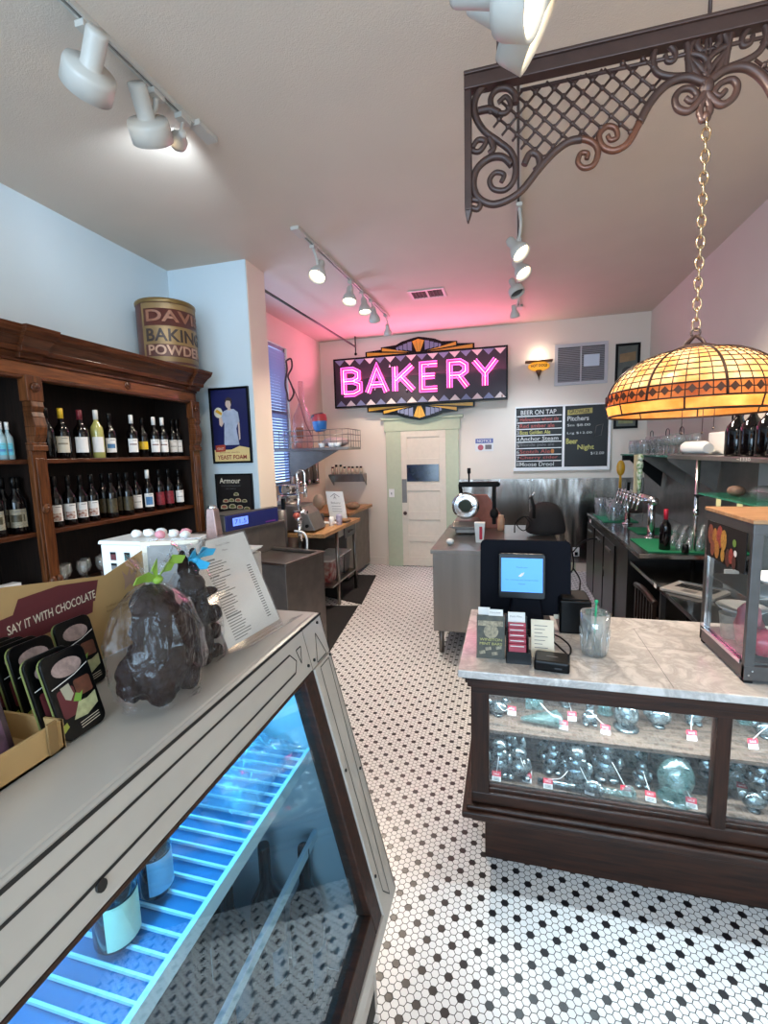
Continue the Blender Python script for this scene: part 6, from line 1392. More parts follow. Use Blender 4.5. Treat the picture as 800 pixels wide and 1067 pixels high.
# tap tower
tw = thing('beer_tap_tower', 'chrome bridge beer tower with a row of taps', 'beer tower', (1.2, 4.6, bz))
tx, ty0_, ty1_ = 1.17, 4.30, 5.10; tz_ = 1.20
b = MB().m(M_chrome)
for y in (ty0_, ty1_): b.cyl((tx, y, bz+.001), (tx, y, tz_), .028)
b.cyl((tx, ty0_-.06, tz_), (tx, ty1_+.06, tz_), .036, n=18).ell((tx, ty0_-.06, tz_), .036, .02, .036).ell((tx, ty1_+.06, tz_), .036, .02, .036)
for y in (ty0_, ty1_): b.lathe([(.05, 0), (.05, .01), (.03, .02)], (tx, y, bz+.001), 18)
b.obj('tower_pipe', tw)
for k in range(7):
    y = ty0_+.02+(ty1_-ty0_-.04)*k/6
    MB().m(M_chrome).cyl((tx-.03, y, tz_), (tx-.10, y, tz_+.005), .011, n=8).cyl((tx-.09, y, tz_+.02), (tx-.115, y, tz_-.085), .011, .008, n=8).cyl((tx-.09, y, tz_+.01), (tx-.085, y, tz_+.05), .008, .012, n=8).obj('faucet', tw)
hs = [(5.04, M_gold, 'paddle', 'golden yellow paddle-shaped tap handle', .26), (4.48, mat('cream_handle', '#d2c49a', .4), 'stick', 'slim cream tap handle', .33), (4.36, mat('green_skull_handle', '#5f8a48', .4, noise=.8, scale=45, col2='#dcdcd0'), 'figure', 'green and white figured tap handle', .34), (4.73, M_black, 'stick', 'short black tap handle in the middle of the tower', .08)]
for (y, m_, kd, lb_, h) in hs:
    x, z = tx-.088, tz_+.0505; b = MB().m(m_)
    if kd == 'paddle': b.cyl((x, y, z), (x, y, z+h*.5), .014, .010).ell((x, y, z+h*.75), .040, .020, h*.3, 12)
    elif kd == 'stick': b.hexa([(x-.012, y-.016, z), (x+.012, y-.016, z), (x+.012, y+.016, z), (x-.012, y+.016, z), (x-.014, y-.028, z+h), (x+.014, y-.028, z+h), (x+.014, y+.028, z+h), (x-.014, y+.028, z+h)])
    else: b.cyl((x, y, z), (x, y, z+h*.35), .010, .018).ell((x, y, z+h*.5), .025, .030, h*.18, 10).ell((x, y, z+h*.72), .028, .034, h*.14, 10).ell((x, y-.01, z+h*.9), .024, .036, h*.1, 10)
    tag(b.obj('tap_handle', bevel=.002 if kd == 'stick' else 0), lb_, 'tap handle')
# pitchers on the far mat
first = None
for k, (x, y) in enumerate(((1.02, 5.66), (1.10, 5.48), (1.16, 5.62), (1.08, 5.28), (1.2, 5.36))):
    lb_ = ['leftmost', 'front middle', 'rear middle', 'front right', 'rear right'][k]+' clear glass pitcher upside down at the far end of the bar'
    if first is None: first = pitcher('glass_pitcher', lb_, x, y, BM, .06, .20, 'pitcher', 'clear pitchers at the far end of the bar', False)
    else: dup(first, (x, y, BM), k*.9, lb_)
# short glasses massed on the near mat, a countable grid
first = None; words_x = ['left', 'second', 'third', 'fourth', 'fifth', 'sixth', 'seventh']; rws = ['front', 'second', 'third', 'fourth', 'fifth', 'rear']
for j in range(6):
    for i in range(7):
        x = 1.225+.062*i+(.03 if j % 2 else 0); y = 3.79+.075*j
        if x > 1.65: continue
        lb_ = 'upturned stemmed glass, %s from the left in the %s row on the near bar mat' % (words_x[i], rws[j])
        if first is None: first = wineglass('beer_glass', lb_, x, y, BM, .030, .13, 'upturned glasses on the near bar mat', False, 'glass')
        else: dup(first, (x, y, BM), 0, lb_)
q = P(693, 567, 0, 1.15)
put(bottle_proto('red_wine_bottle', 'dark wine bottle with a bright red neck on the green bar mat', 'bottle', .038, .30, M_bottle, None, mat('bright_red_capsule', '#b01830', .35), group=None, cap_h=.26), 1.13, 3.80, BM)
tag(MB().m(M_black).lathe([(.024, 0), (.022, .045), (.018, .06), (.001, .06)], (1.235, 3.705, BM), 14).obj('bottle_stopper'), 'small black cap on the front edge of the green mat', 'cap')
# pole, upper shelf, glass shelf
ush = thing('upper_steel_shelf', 'long steel shelf with chrome posts above the bar', 'shelf', (1.45, 4.3, 1.55))
MB().m(M_steel).bx(1.28, XR-.013, 2.45, 4.35, 1.545, 1.575).obj('steel_shelf', ush, bevel=.003)
MB().m(M_greenglass).bx(1.27, XR-.013, 4.355, 5.95, 1.556, 1.570).obj('glass_shelf', ush)
MB().m(M_matt).bx(1.26, XR-.013, 5.78, 5.83, 1.50, 1.555).hexa([(1.30, 5.80, 1.535), (1.30, 5.83, 1.535), (1.66, 5.83, 1.20), (1.66, 5.80, 1.20), (1.30, 5.80, 1.555), (1.30, 5.83, 1.555), (1.685, 5.83, 1.50), (1.685, 5.80, 1.50)]).obj('end_bracket', ush)
for y in (4.38, 5.1): MB().m(M_sinksteel).hexa([(1.30, y, 1.525), (1.30, y+.02, 1.525), (1.66, y+.02, 1.26), (1.66, y, 1.26), (1.30, y, 1.545), (1.30, y+.02, 1.545), (1.685, y+.02, 1.545), (1.685, y, 1.545)]).obj('bracket', ush)
pq = P(725, 520, 0, 1.30); MB().m(M_chrome).cyl((1.30, 3.74, lz+.001), (1.30, 3.74, 1.545), .014).cyl((1.30, 3.74, 1.15), (1.30, 3.74, 1.20), .018).obj('front_post', ush)
MB().m(M_matt).cyl((1.60, 3.3, 1.33), (1.60, 3.3, 1.545), .014).obj('rear_post', ush)
q = P(790, 477, 0, 1.28); fX = Fr((1.2795, 3.13, 1.549), (0, -1, 0), (0, 0, 1))
MB().m(M_paper).text(fX, '~1330', 0, 0.004, .02, .16, .0008).obj('chalk_marks', ush)
gsh = thing('green_glass_shelf', 'green-edged glass shelf below the steel one', 'shelf', (1.45, 3.2, 1.31))
MB().m(M_greenglass).bx(1.30, XR-.014, 2.45, 3.72, 1.305, 1.317).obj('glass_plate', gsh, bevel=.002)
MB().m(M_matt).bx(1.28, XR-.014, 3.70, 3.73, 1.29, 1.304).bx(1.28, XR-.014, 2.7, 2.73, 1.29, 1.304).obj('support', gsh)
# growlers
first = None
gw = [(1.37, 3.36), (1.38, 3.20), (1.39, 3.04), (1.38, 2.88), (1.40, 2.72), (1.53, 3.30), (1.55, 3.12), (1.54, 2.96), (1.55, 2.80)]
gl = ['far end of the front row', 'second from the far end of the front row', 'third from the far end of the front row', 'fourth from the far end of the front row', 'near end of the front row', 'far end of the rear row', 'second of the rear row', 'third of the rear row', 'near end of the rear row']
for k, (x, y) in enumerate(gw):
    lb_ = 'dark growler jug, '+gl[k]+', on the steel shelf'
    if first is None:
        first = thing('growler_jug', lb_, 'jug', (x, y, 1.5755), 0, 'growlers on the steel shelf')
        MB().m(M_bottle).lathe([(.060, 0), (.064, .01), (.064, .15), (.055, .185), (.025, .225), (.018, .24), (.018, .265), (.001, .266)], (0, 0, 0), 22).obj('jug_body', first, local=True)
        MB().m(M_bottle).tube(smooth_path([(-.014, .02, .255), (-.012, .045, .25), (-.010, .052, .225), (-.010, .043, .20)], 5), .006, 6).obj('ring_handle', first, local=True)
        MB().m(M_matt).lathe([(.021, .255), (.021, .28), (.001, .28)], (0, 0, 0), 14).obj('cap', first, local=True)
    else: dup(first, (x, y, 1.5755), (k*1.3) % 6.2, lb_)
# plastic lids stack, mugs, wine glasses on shelf
for k in range(9):
    y0 = 4.05-.030*k
    tag(MB().m(M_white).lathe([(.035, 0), (.045, .08), (.047, .083), (.043, .083), (.033, .004), (.001, .004)], (1.36+.004*k, 4.08-.03*k, 1.5755+.048), 18, True, Matrix.Rotation(-PI/2+.1, 3, 'X')).obj('nested_cup'), 'nested white cup number %s from the far end on the steel shelf' % ['one', 'two', 'three', 'four', 'five', 'six', 'seven', 'eight', 'nine'][k], 'cup', 'nested white cups on the steel shelf')
tag(MB().m(M_white).bx(1.48, 1.66, 3.78, 4.10, 1.5755, 1.74).obj('white_carton_box', bevel=.01), 'white rounded carton behind the nested cups on the shelf', 'carton')
first = None
for j in range(2):
    for i in range(8):
        x = 1.34+.12*j; y = 4.28+.12*i; lb_ = 'stemmed glass %s from the near end in the %s row on the upper shelf' % (['first', 'second', 'third', 'fourth', 'fifth', 'sixth', 'seventh', 'eighth'][i], ['front', 'rear'][j])
        zz = 1.5755 if y < 4.345 else 1.5705
        if first is None: first = wineglass('stemmed_glass', lb_, x, y, zz, .036, .17, 'stemmed glasses on the upper shelf', True, 'wine glass')
        else: dup(first, (x, y, zz), 0, lb_)
first = None
for i, (x, y) in enumerate(((1.36, 5.35), (1.36, 5.55), (1.36, 5.75), (1.52, 5.45), (1.52, 5.65))):
    lb_ = ['near front', 'middle front', 'far front', 'near rear', 'far rear'][i]+' of the clear handled mugs at the far end of the upper shelf'
    if first is None: first = pitcher('glass_mug', lb_, x, y, 1.5705, .05, .15, 'mug', 'clear mugs on the upper shelf')
    else: dup(first, (x, y, 1.5705), i, lb_)
hoopm = mat('dark_wire', '#4c4a4c', .4, .7)
first = None
for i, px in enumerate((683, 700, 715)):
    y = yat(px, 460, 1.50)
    lb_ = ['left', 'middle', 'right'][i]+' wire arch handle of the flight carriers on the upper shelf'
    zz = 1.5705 if y > 4.36 else 1.5755
    o = MB().m(hoopm).tube(smooth_path([(0, -.05, 0), (0, -.05, .15), (0, -.045, .215), (0, 0, .235), (0, .045, .215), (0, .05, .15), (0, .05, 0)], 5), .004, 6)
    if first is None: first = tag(o.obj('wire_carrier'), lb_, 'flight carrier', 'wire flight carriers'); put(first, 1.46, y, zz+.004)
    else: dup(first, (1.46, y, zz+.004), 0, lb_)
# things on the green glass shelf
tag(MB().m(mat('brown_bundle', '#8a6a58', .6, noise=.5, scale=30)).ell((1.42, 3.45, 1.3175+.034), .05, .06, .034, 12).obj('twine_ball'), 'brown knotted bundle at the far end of the green glass shelf', 'bundle')
bag(1.45, 3.12, 1.3175, .08, .17, .045, 'crumpled clear plastic bag on the green glass shelf', M_acrylic, 'clear_bag')
for k, z in enumerate((1.3175, 1.3765, 1.4355)): tag(MB().m(mat('cream_red_carton', '#c9b8a8', .6, noise=.2)).bx(1.34, 1.42, 2.74, 2.86, z, z+.058).m(mat('carton_red_print', '#8a3a34', .6)).bx(1.3385, 1.34, 2.76, 2.84, z+.02, z+.035).obj('tea_carton', bevel=.003), ['bottom', 'middle', 'top'][k]+' cream tea carton stacked on the green glass shelf', 'carton')
for k, (px, py) in enumerate(((748, 525), (770, 530))):
    q = P(px, py, 0, 1.295)
    tag(MB().m(mat('pale_yellow_note', '#cfcf9a', .7)).hexa([(1.297, q.y-.03, 1.20), (1.297, q.y+.03, 1.20), (1.298, q.y+.03, 1.20), (1.298, q.y-.03, 1.20), (1.296, q.y-.035, 1.306), (1.296, q.y+.035, 1.306), (1.2975, q.y+.035, 1.306), (1.2975, q.y-.035, 1.306)]).obj('sticky_note'), ['far pale yellow note taped under the green glass shelf edge', 'near pale yellow note taped under the green glass shelf edge'][k], 'note')
tag(MB().m(M_paper).bx(XR-.03, XR-.013, 3.35, 3.75, 1.32, 1.53).obj('wall_sheet'), 'pale sheets hanging on the steel panel between the shelves', 'paper')
# laptop
lp = thing('laptop', 'silver laptop keyboard base lying on the low counter', 'laptop', (1.09, 3.2, lz), 0)
q1, q2, q3, q4 = P(687, 615, 2, lz), P(737, 626, 2, lz), P(745, 612, 2, lz), P(706, 602, 2, lz)
U = (q2-q1).normalized(); fL2 = Fr(q1+Vector((0, 0, .001)), U, Vector((-U.y, U.x, 0)))
lw = .30; ld = .22
MB().m(mat('silver_aluminium', '#b8b3ae', .4, .5)).fbox(fL2, 0, lw, 0, ld, 0, .018).obj('base', lp, bevel=.003)
kb_ = MB().m(M_black)
for i in range(9):
    for j in range(4): kb_.fbox(fL2, .04+.025*i, .061+.025*i, .10+.026*j, .121+.026*j, .018, .0195)
kb_.obj('keyboard', lp)
MB().m(M_chrome).fbox(fL2, .01, lw-.01, ld-.012, ld+.006, .012, .028).obj('hinge_bar', lp, bevel=.002)
MB().m(mat('trackpad_grey', '#86817d', .3, .6)).fbox(fL2, .11, .19, .02, .075, .0181, .0186).obj('trackpad', lp)
tag(MB().m(M_white).bx(1.40, 1.48, 3.48, 3.50, lz+.0005, lz+.07).obj('white_card'), 'small white card standing on the low counter by the post', 'card')
tag(MB().m(mat('orange_red_bowl', '#a8523c', .5)).lathe([(.03, 0), (.055, .04), (.05, .04), (.001, .008)], (1.46, 3.30, lz+.0005), 18).obj('red_bowl'), 'small orange-red bowl on the low counter behind the warmer', 'bowl')
# dark chair under the low counter
ch = thing('slatted_chair', 'dark slat-backed wooden chair pushed under the low counter', 'chair', (1.05, 3.45, 0))
wd = wood('dark_chair_wood', '#2a1d18', '#1a110d', .4, 'Z')
cy0, cy1, cxb, cxf = 3.22, 3.62, .90, 1.17
for y in (cy0, cy1): MB().m(wd).bx(cxb, cxb+.025, y-.012, y+.012, .001, .66).obj('rear_leg', ch, bevel=.003); MB().m(wd).bx(cxf-.02, cxf+.005, y-.012, y+.012, .001, .40).obj('front_leg', ch, bevel=.003)
MB().m(wd).bx(cxb, cxf+.01, cy0-.015, cy1+.015, .40, .425).obj('seat', ch, bevel=.006)
MB().m(wd).tube(smooth_path([(cxb+.012, cy0-.03, .655), (cxb+.0, (cy0+cy1)/2, .685), (cxb+.012, cy1+.03, .655)], 6), .02, 8).obj('top_rail', ch)
for k in range(5): y = cy0+.065+.068*k; MB().m(wd).bx(cxb+.004, cxb+.018, y-.009, y+.009, .425, .66).obj('back_slat', ch, bevel=.002)

# ------------------------------------------------------------------ pendant lamp
LX, LY = P(722, 400, 1, 1.9).x, 1.9
rimz = P(722, 431, 1, 1.9).z; topz = P(722, 361, 1, 1.9).z; LR = (P(722, 430, 1, 1.9).x-P(637, 432, 1, 1.9).x)
LR = .275
pl_ = thing('stained_glass_pendant', 'amber stained-glass dome lamp hanging on a chain', 'pendant lamp', (LX, LY, rimz))
dome_h = topz-rimz
def dome(t):            # t 0 rim .. 1 crown
    a = t*PI/2*.93; return LR*math.cos(a)**.92, dome_h*.16+dome_h*.80*math.sin(a)/math.sin(PI/2*.93)
sm_ = bpy.data.materials.new('amber_art_glass'); sm_.use_nodes = True; nt = sm_.node_tree; N_ = nt.nodes; L_ = nt.links; N_.remove(N_['Principled BSDF'])
tc = N_.new('ShaderNodeTexCoord'); nz = N_.new('ShaderNodeTexNoise'); nz.inputs['Scale'].default_value = 14; nz.inputs['Detail'].default_value = 5; L_.new(tc.outputs['Object'], nz.inputs[0])
rp = N_.new('ShaderNodeValToRGB'); rp.color_ramp.elements[0].position = .3; rp.color_ramp.elements[0].color = lin('#dca05c'); rp.color_ramp.elements[1].position = .68; rp.color_ramp.elements[1].color = lin('#f4dcb2'); L_.new(nz.outputs[0], rp.inputs[0])
tr_ = N_.new('ShaderNodeBsdfTranslucent'); L_.new(rp.outputs[0], tr_.inputs[0]); df = N_.new('ShaderNodeBsdfPrincipled'); L_.new(rp.outputs[0], df.inputs['Base Color']); df.inputs['Roughness'].default_value = .2
mx = N_.new('ShaderNodeMixShader'); mx.inputs[0].default_value = .72; L_.new(df.outputs[0], mx.inputs[1]); L_.new(tr_.outputs[0], mx.inputs[2]); L_.new(mx.outputs[0], N_['Material Output'].inputs[0])
def artglass(name, c1, c2):
    m = sm_.copy(); m.name = name
    e = m.node_tree.nodes['Color Ramp'].color_ramp.elements; e[0].color = lin(c1); e[1].color = lin(c2); return m
sm_or = artglass('orange_art_glass', '#cf7a30', '#eeb368'); sm_band = artglass('rust_art_glass', '#a8643c', '#cf8f58')
prof_ = [dome(t/12) for t in range(13)]
MB().m(sm_).lathe([p for p in prof_], (LX, LY, rimz), 48, False).obj('glass_dome', pl_)
MB().m(sm_or).lathe([(LR*.965, 0), (LR*1.0, dome_h*.16)], (LX, LY, rimz), 48, False).obj('lower_rim_glass', pl_)
MB().m(sm_band).lathe([(dome(.01)[0]+.0012, dome(.01)[1]), (dome(.09)[0]+.0012, dome(.09)[1]), (dome(.17)[0]+.0012, dome(.17)[1])], (LX, LY, rimz), 48, False).obj('diamond_band', pl_)
ld_ = MB().m(mat('lead_came', '#2c1810', .4, .6))
for k in range(48):
    a = 2*PI*k/48; big = k % 6 == 0; rows_ = range(13)
    pts = [(LX+(dome(t/12)[0]+.0015)*math.cos(a), LY+(dome(t/12)[0]+.0015)*math.sin(a), rimz+dome(t/12)[1]) for t in rows_ if big or k % 2 == 0 or t <= 10]
    ld_.tube(pts, .0042 if big else .0016, 5)
for t in list(range(13)): r, z = dome(t/12); ld_.tube([(LX+(r+.001)*math.cos(2*PI*k/48), LY+(r+.001)*math.sin(2*PI*k/48), rimz+z) for k in range(48)], .0018 if t not in (0, 2) else .0028, 5, True)
ld_.tube([(LX+LR*.967*math.cos(2*PI*k/48), LY+LR*.967*math.sin(2*PI*k/48), rimz) for k in range(48)], .004, 6, True)
for k in range(8): a = 2*PI*(k+.5)/8; ld_.tube([(LX+LR*.967*math.cos(a), LY+LR*.967*math.sin(a), rimz), (LX+LR*math.cos(a), LY+LR*math.sin(a), rimz+dome_h*.16)], .003, 5)
ld_.obj('lead_lines', pl_)
dm = MB().m(mat('brown_diamond_glass', '#46291a', .6, spec=.2)); r_, z_ = dome(.09)
for k in range(48):
    a = 2*PI*(k+.5)/48; c_ = Vector((LX+(r_+.004)*math.cos(a), LY+(r_+.004)*math.sin(a), rimz+z_)); U = Vector((-math.sin(a), math.cos(a), 0))
    fq = Fr(c_, U, (0, 0, 1)); dm.fpoly(fq, [(-.012, 0), (0, -.014), (.012, 0), (0, .014)], .001, .003)
dm.obj('brown_diamonds', pl_)
cz2 = rimz+dome(1)[1]
MB().m(M_iron).lathe([(.075, -.012), (.07, .0), (.045, .012), (.03, .014), (.001, .014)], (LX, LY, cz2), 24).obj('crown_cap', pl_)
b = MB().m(M_iron)
for a in (0, PI/2, PI, 3*PI/2): b.tube(smooth_path([(LX+.05*math.cos(a+.4), LY+.05*math.sin(a+.4), cz2), (LX+.03*math.cos(a+.4), LY+.03*math.sin(a+.4), cz2+.025), (LX, LY, cz2+.045)], 4), .0045, 6)
b.tube([(LX+.014*math.cos(k*.524), LY, cz2+.055+.014*math.sin(k*.524)) for k in range(12)], .004, 5, True); b.obj('hanger_loop', pl_)
zc = cz2+.07; topc = 2.69; ck = MB().m(mat('brass_chain', '#a38a6c', .25, .9)); k = 0
while zc < topc:
    hh_, ww_ = .030, .012; pts = []
    for q in range(14):
        a = 2*PI*q/14; u = ww_*math.cos(a); v = hh_*.72*math.sin(a)
        pts.append((LX+(u if k % 2 == 0 else u*.35), LY+(0 if k % 2 == 0 else u*.94), zc+v+.012))
    ck.tube(pts, .0034, 5, True); zc += .0335; k += 1
ck.obj('chain', pl_)
for i, (dx, dz, px) in enumerate(((-.075, .07, 0), (-.012, .07, 0), (.022, .055, 0))):
    MB().m(M_iron).cyl((LX+dx+.03, LY-.05, rimz+.10), (LX+dx+.03, LY-.05, rimz-dz+.0), .0012, n=5).ell((LX+dx+.03, LY-.05, rimz-dz), .0045, n=8).obj('pull_cord', pl_)
for i, a in enumerate((0, 2.1, 4.2)):
    MB().m(M_bulb).ell((LX+.08*math.cos(a), LY+.08*math.sin(a), rimz+.085), .025, .025, .032, 10).m(M_iron).cyl((LX+.08*math.cos(a), LY+.08*math.sin(a), rimz+.115), (LX, LY, cz2-.015), .012, .014, n=8).obj('bulb', pl_)
light('pendant_bulb_light', 'POINT', (LX, LY, rimz+.10), 4.6, (1, .74, .5), shadow_soft_size=.06)

# ------------------------------------------------------------------ fretwork grille
GY = 1.9
gx = P(737, 60, 1, GY).x
gt_ = thing('fretwork_grille', 'brown scrolled fretwork grille with lattice hanging overhead', 'fretwork grille', (gx, GY, 2.5))
gtop = P(484, 80, 1, GY).z; gleft = P(484, 150, 1, GY).x; gbot = P(484, 233, 1, GY).z
def gp(x, y): q = P(x, y, 1, GY); return (q.x, q.z)
def both(mbd, fn):
    fn(mbd, 1); fn(mbd, -1)
def gtube(mbd, pts, r, yoff=0, k=6, taper=False):
    q = [gp(*p) for p in pts]
    for s in (1, -1):
        pp_ = smooth_path([(gx+(x-gx)*s, GY+yoff, z) for x, z in q], k)
        rr = [r*(1-.35*i/len(pp_)) for i in range(len(pp_))] if taper else r
        mbd.tube(pp_, rr, 8)
b = MB().m(M_iron); R_ = 2*gx-gleft
b.bx(gleft, R_, GY-.022, GY+.022, gtop-.055, gtop); b.bx(gleft, R_, GY-.03, GY+.03, gtop-.012, gtop)
for s in (0, 1):
    x0 = gleft if s == 0 else R_-.026
    b.hexa([(x0, GY-.018, gbot+.04), (x0+.026, GY-.018, gbot+.04), (x0+.026, GY+.018, gbot+.04), (x0, GY+.018, gbot+.04), (x0, GY-.018, gtop-.055), (x0+.026, GY-.018, gtop-.055), (x0+.026, GY+.018, gtop-.055), (x0, GY+.018, gtop-.055)])
    b.hexa([(x0+.008, GY-.01, gbot), (x0+.014, GY-.01, gbot), (x0+.014, GY+.01, gbot), (x0+.008, GY+.01, gbot), (x0, GY-.018, gbot+.04), (x0+.026, GY-.018, gbot+.04), (x0+.026, GY+.018, gbot+.04), (x0, GY+.018, gbot+.04)])
b.obj('outer_frame', gt_, bevel=.003)
b = MB().m(M_iron)
z6 = lambda L: [(480+x/5, 60+y/5) for x, y in L]
z5 = lambda L: [(640+x/5, y/5) for x, y in L]
gtube(b, z6([(210, 120), (120, 150), (75, 220), (75, 300), (120, 380), (200, 440), (260, 490), (285, 560), (275, 640), (230, 690), (170, 685), (150, 640), (180, 600), (225, 610), (210, 650)]), .0135, taper=True)
gtube(b, z6([(285, 240), (280, 190), (240, 160), (185, 170), (155, 220), (175, 280), (230, 290), (260, 250), (235, 205), (195, 235)]), .0125, taper=True)
gtube(b, z6([(265, 560), (220, 520), (150, 525), (85, 580), (65, 660), (90, 730), (160, 765), (240, 745), (320, 690), (400, 590), (480, 500), (560, 440), (630, 425)]), .0135)
gtube(b, z6([(45, 480), (95, 490), (130, 440), (90, 430), (60, 470)]), .010); gtube(b, z6([(150, 420), (170, 470), (150, 500)]), .012); gtube(b, z6([(330, 560), (360, 500), (400, 510), (410, 560), (385, 590)]), .012)
gtube(b, z6([(45, 780), (90, 790), (100, 750), (60, 740)]), .011); gtube(b, z6([(90, 280), (150, 270), (200, 290)]), .013)
# palmette and scrolls at the centre
gtube(b, z5([(500, 430), (445, 350), (380, 300), (420, 285), (475, 310), (500, 380)]), .010)
gtube(b, z5([(495, 425), (495, 320), (500, 230), (497, 170)]), .006)
gtube(b, z5([(510, 410), (560, 320), (590, 250), (570, 180), (510, 160), (450, 190), (430, 240), (455, 270)]), .011)
gtube(b, z5([(480, 430), (400, 400), (300, 400), (225, 380), (200, 320), (220, 250), (275, 235), (315, 270), (310, 315), (275, 320), (265, 285)]), .012, taper=True)
gtube(b, z5([(390, 400), (385, 300), (375, 220), (340, 190)]), .011)
gtube(b, z5([(500, 440), (440, 530), (385, 580), (330, 565), (315, 515), (345, 470), (400, 465), (430, 500), (400, 530), (370, 510)]), .013, taper=True)
gtube(b, z5([(500, 450), (470, 520), (440, 590), (480, 625), (495, 560), (495, 500)]), .010)
gtube(b, z5([(130, 640), (180, 545), (240, 470), (300, 425), (380, 405), (450, 425), (500, 440)]), .014)
q = gp(737, 90); b.ell((q[0], GY, q[1]), .02, .018, .028, 12)
q = gp(735, 122); b.ell((q[0], GY, q[1]), .014, .014, .018, 10)
b.m(M_copper)
gtube(b, z6([(480, 500), (560, 440), (630, 425), (690, 445), (715, 495), (690, 560), (640, 575), (610, 545), (625, 500), (660, 500), (655, 530)]), .0125, taper=True)
gtube(b, [(666, 128), (654, 149), (640, 157), (628, 153), (624, 141), (632, 132), (641, 134), (643, 143), (636, 146), (633, 141)], .0125, taper=True)
b.obj('scrollwork', gt_)
poly = [gp(x, y) for x, y in ((504, 122), (536, 96), (560, 88), (684, 58), (690, 88), (678, 106), (664, 130), (650, 150), (638, 132), (621, 144), (600, 145), (583, 155), (563, 174), (548, 160), (530, 146), (515, 136))]
def inside(x, z):
    c = False; n = len(poly)
    for i in range(n):
        (x1, z1), (x2, z2) = poly[i], poly[(i+1) % n]
        if (z1 > z) != (z2 > z) and x < (x2-x1)*(z-z1)/(z2-z1)+x1: c = not c
    return c
sp2 = .062
for s_ in (1, -1):
    b = MB().m(M_iron)
    for sgn in (1, -1):
        for k in range(-30, 60):
            off_ = k*sp2; run = []; t = -1.0
            while t < 2.0:
                x = gleft+t; z = gtop-.6 + sgn*t + off_
                if inside(x, z): run.append((x, z))
                else:
                    if len(run) > 8: b.tube([(gx+(run[0][0]-gx)*s_, GY+.003*sgn, run[0][1]), (gx+(run[-1][0]-gx)*s_, GY+.003*sgn, run[-1][1])], .0048, 5)
                    run = []
                t += .006
    for i in range(-30, 60):
        for j in range(-30, 60):
            t = (j-i)*sp2/2; x = gleft+t; z = gtop-.6+t+i*sp2
            if inside(x, z): b.ell((gx+(x-gx)*s_, GY-.003, z), .0095, .009, .0095, 6)
    b.obj('lattice', gt_)
for x in (gleft+.12, R_-.12, gx):
    MB().m(M_iron).cyl((x, GY, gtop), (x, GY, HC-.001), .006).lathe([(.025, -.012), (.02, 0)], (x, GY, HC-.001), 12).obj('hanging_rod', gt_)
b = MB().m(M_iron); p0, p1 = gp(542, 93), gp(700, 55); b.cyl((p0[0], GY, gtop-.085), (R_-.2, GY, gtop-.085), .006); b.obj('thin_rod', gt_)

# ------------------------------------------------------------------ track lighting
def track(label, x0, y0, x1, y1, name='ceiling_track'):
    t = thing(name, label, 'lighting track', ((x0+x1)/2, (y0+y1)/2, HC-.02))
    U = Vector((x1-x0, y1-y0, 0)); f = Fr((x0, y0, HC-.022), U, Vector((-U.y, U.x, 0))); L_ = U.length
    MB().m(M_lampw).fbox(f, 0, L_, -.018, -.007, 0, .0215).fbox(f, 0, L_, .007, .018, 0, .0215).fbox(f, 0, L_, -.007, .007, .012, .0215).obj('rail', t)
    MB().m(M_dsteel).fbox(f, .02, L_-.02, -.007, .007, .011, .012).obj('dark_slot', t)
    MB().m(M_lampw).fbox(f, L_-.14, L_+.005, -.045, .02, -.004, .0215).obj('power_feed', t, bevel=.003)
    return t
track('white ceiling track over the bookcase side, nearest the camera', -1.56, .55, -1.49, 2.32)
track('white ceiling track leading towards the BAKERY sign', -1.385, 5.66, -1.47, 3.30)
track('white ceiling track behind the fretwork grille', .0, .6, .12, 5.9)
def head(label, x, y, px, py, scale, kind, on, power, target, ycoord=None, group=None, dz=None):
    """spot head hanging from the rail; px,py give the head centre at depth y"""
    q = P(px, py, 1, y); d = (Vector(target)-q).normalized()
    t = thing('spot_head', label, 'spotlight', (x, y, HC-.022), 0, 'white track spotlights')
    yoke = MB().m(M_lampw)
    yoke.bx(x-.02, x+.02, y-.035, y+.035, HC-.045, HC-.022)
    yoke.tube(smooth_path([(x, y, HC-.045), ((x+q.x)/2+.01, y, (HC+q.z)/2), tuple(q-d*.03*scale)], 4), .011*scale, 8)
    yoke.obj('stem', t, bevel=.002)
    m = d.to_track_quat('Z', 'Y').to_matrix(); s = scale
    if kind == 'drum':
        b = MB().m(M_lampw).lathe([(.001, -.17*s), (.034*s, -.17*s), (.037*s, -.16*s), (.037*s, -.055*s), (.040*s, -.05*s), (.085*s, -.045*s), (.090*s, -.03*s), (.090*s, .035*s), (.084*s, .037*s), (.080*s, .02*s), (.078*s, .0)], q, 30, False, m)
    elif kind == 'bell':
        b = MB().m(M_lampw).lathe([(.001, -.13*s), (.026*s, -.13*s), (.032*s, -.11*s), (.034*s, -.06*s), (.050*s, -.04*s), (.066*s, -.005*s), (.070*s, .03*s), (.066*s, .032*s), (.060*s, .0)], q, 28, False, m)
    b.obj('lamp_body', t)
    r = (.078 if kind == 'drum' else .058)*s
    lm = (M_bulb if power >= 0 and on == 1 else M_bulbcool if on == 2 else M_dsteel)
    MB().m(lm).lathe([(r, .0), (r*.8, .012*s), (.001, .018*s)], q, 24, False, m).obj('lens', t)
    if on: light('spot_light', 'SPOT', q+d*.04*s, power*1.7, WARM if on == 1 else (.68, .84, 1), target=q+d, spot_size=math.radians(95), spot_blend=.8, shadow_soft_size=.05)
    return t
head('big white drum spotlight nearest the camera on the left track', -1.53, 1.62, 92, 84, 1.0, 'drum', 1, 7, (-2.9, 2.35, 2.15))
head('white drum spotlight second on the left track', -1.515, 1.96, 157, 138, 1.0, 'drum', 1, 8, (-2.3, 4.0, 1.2))
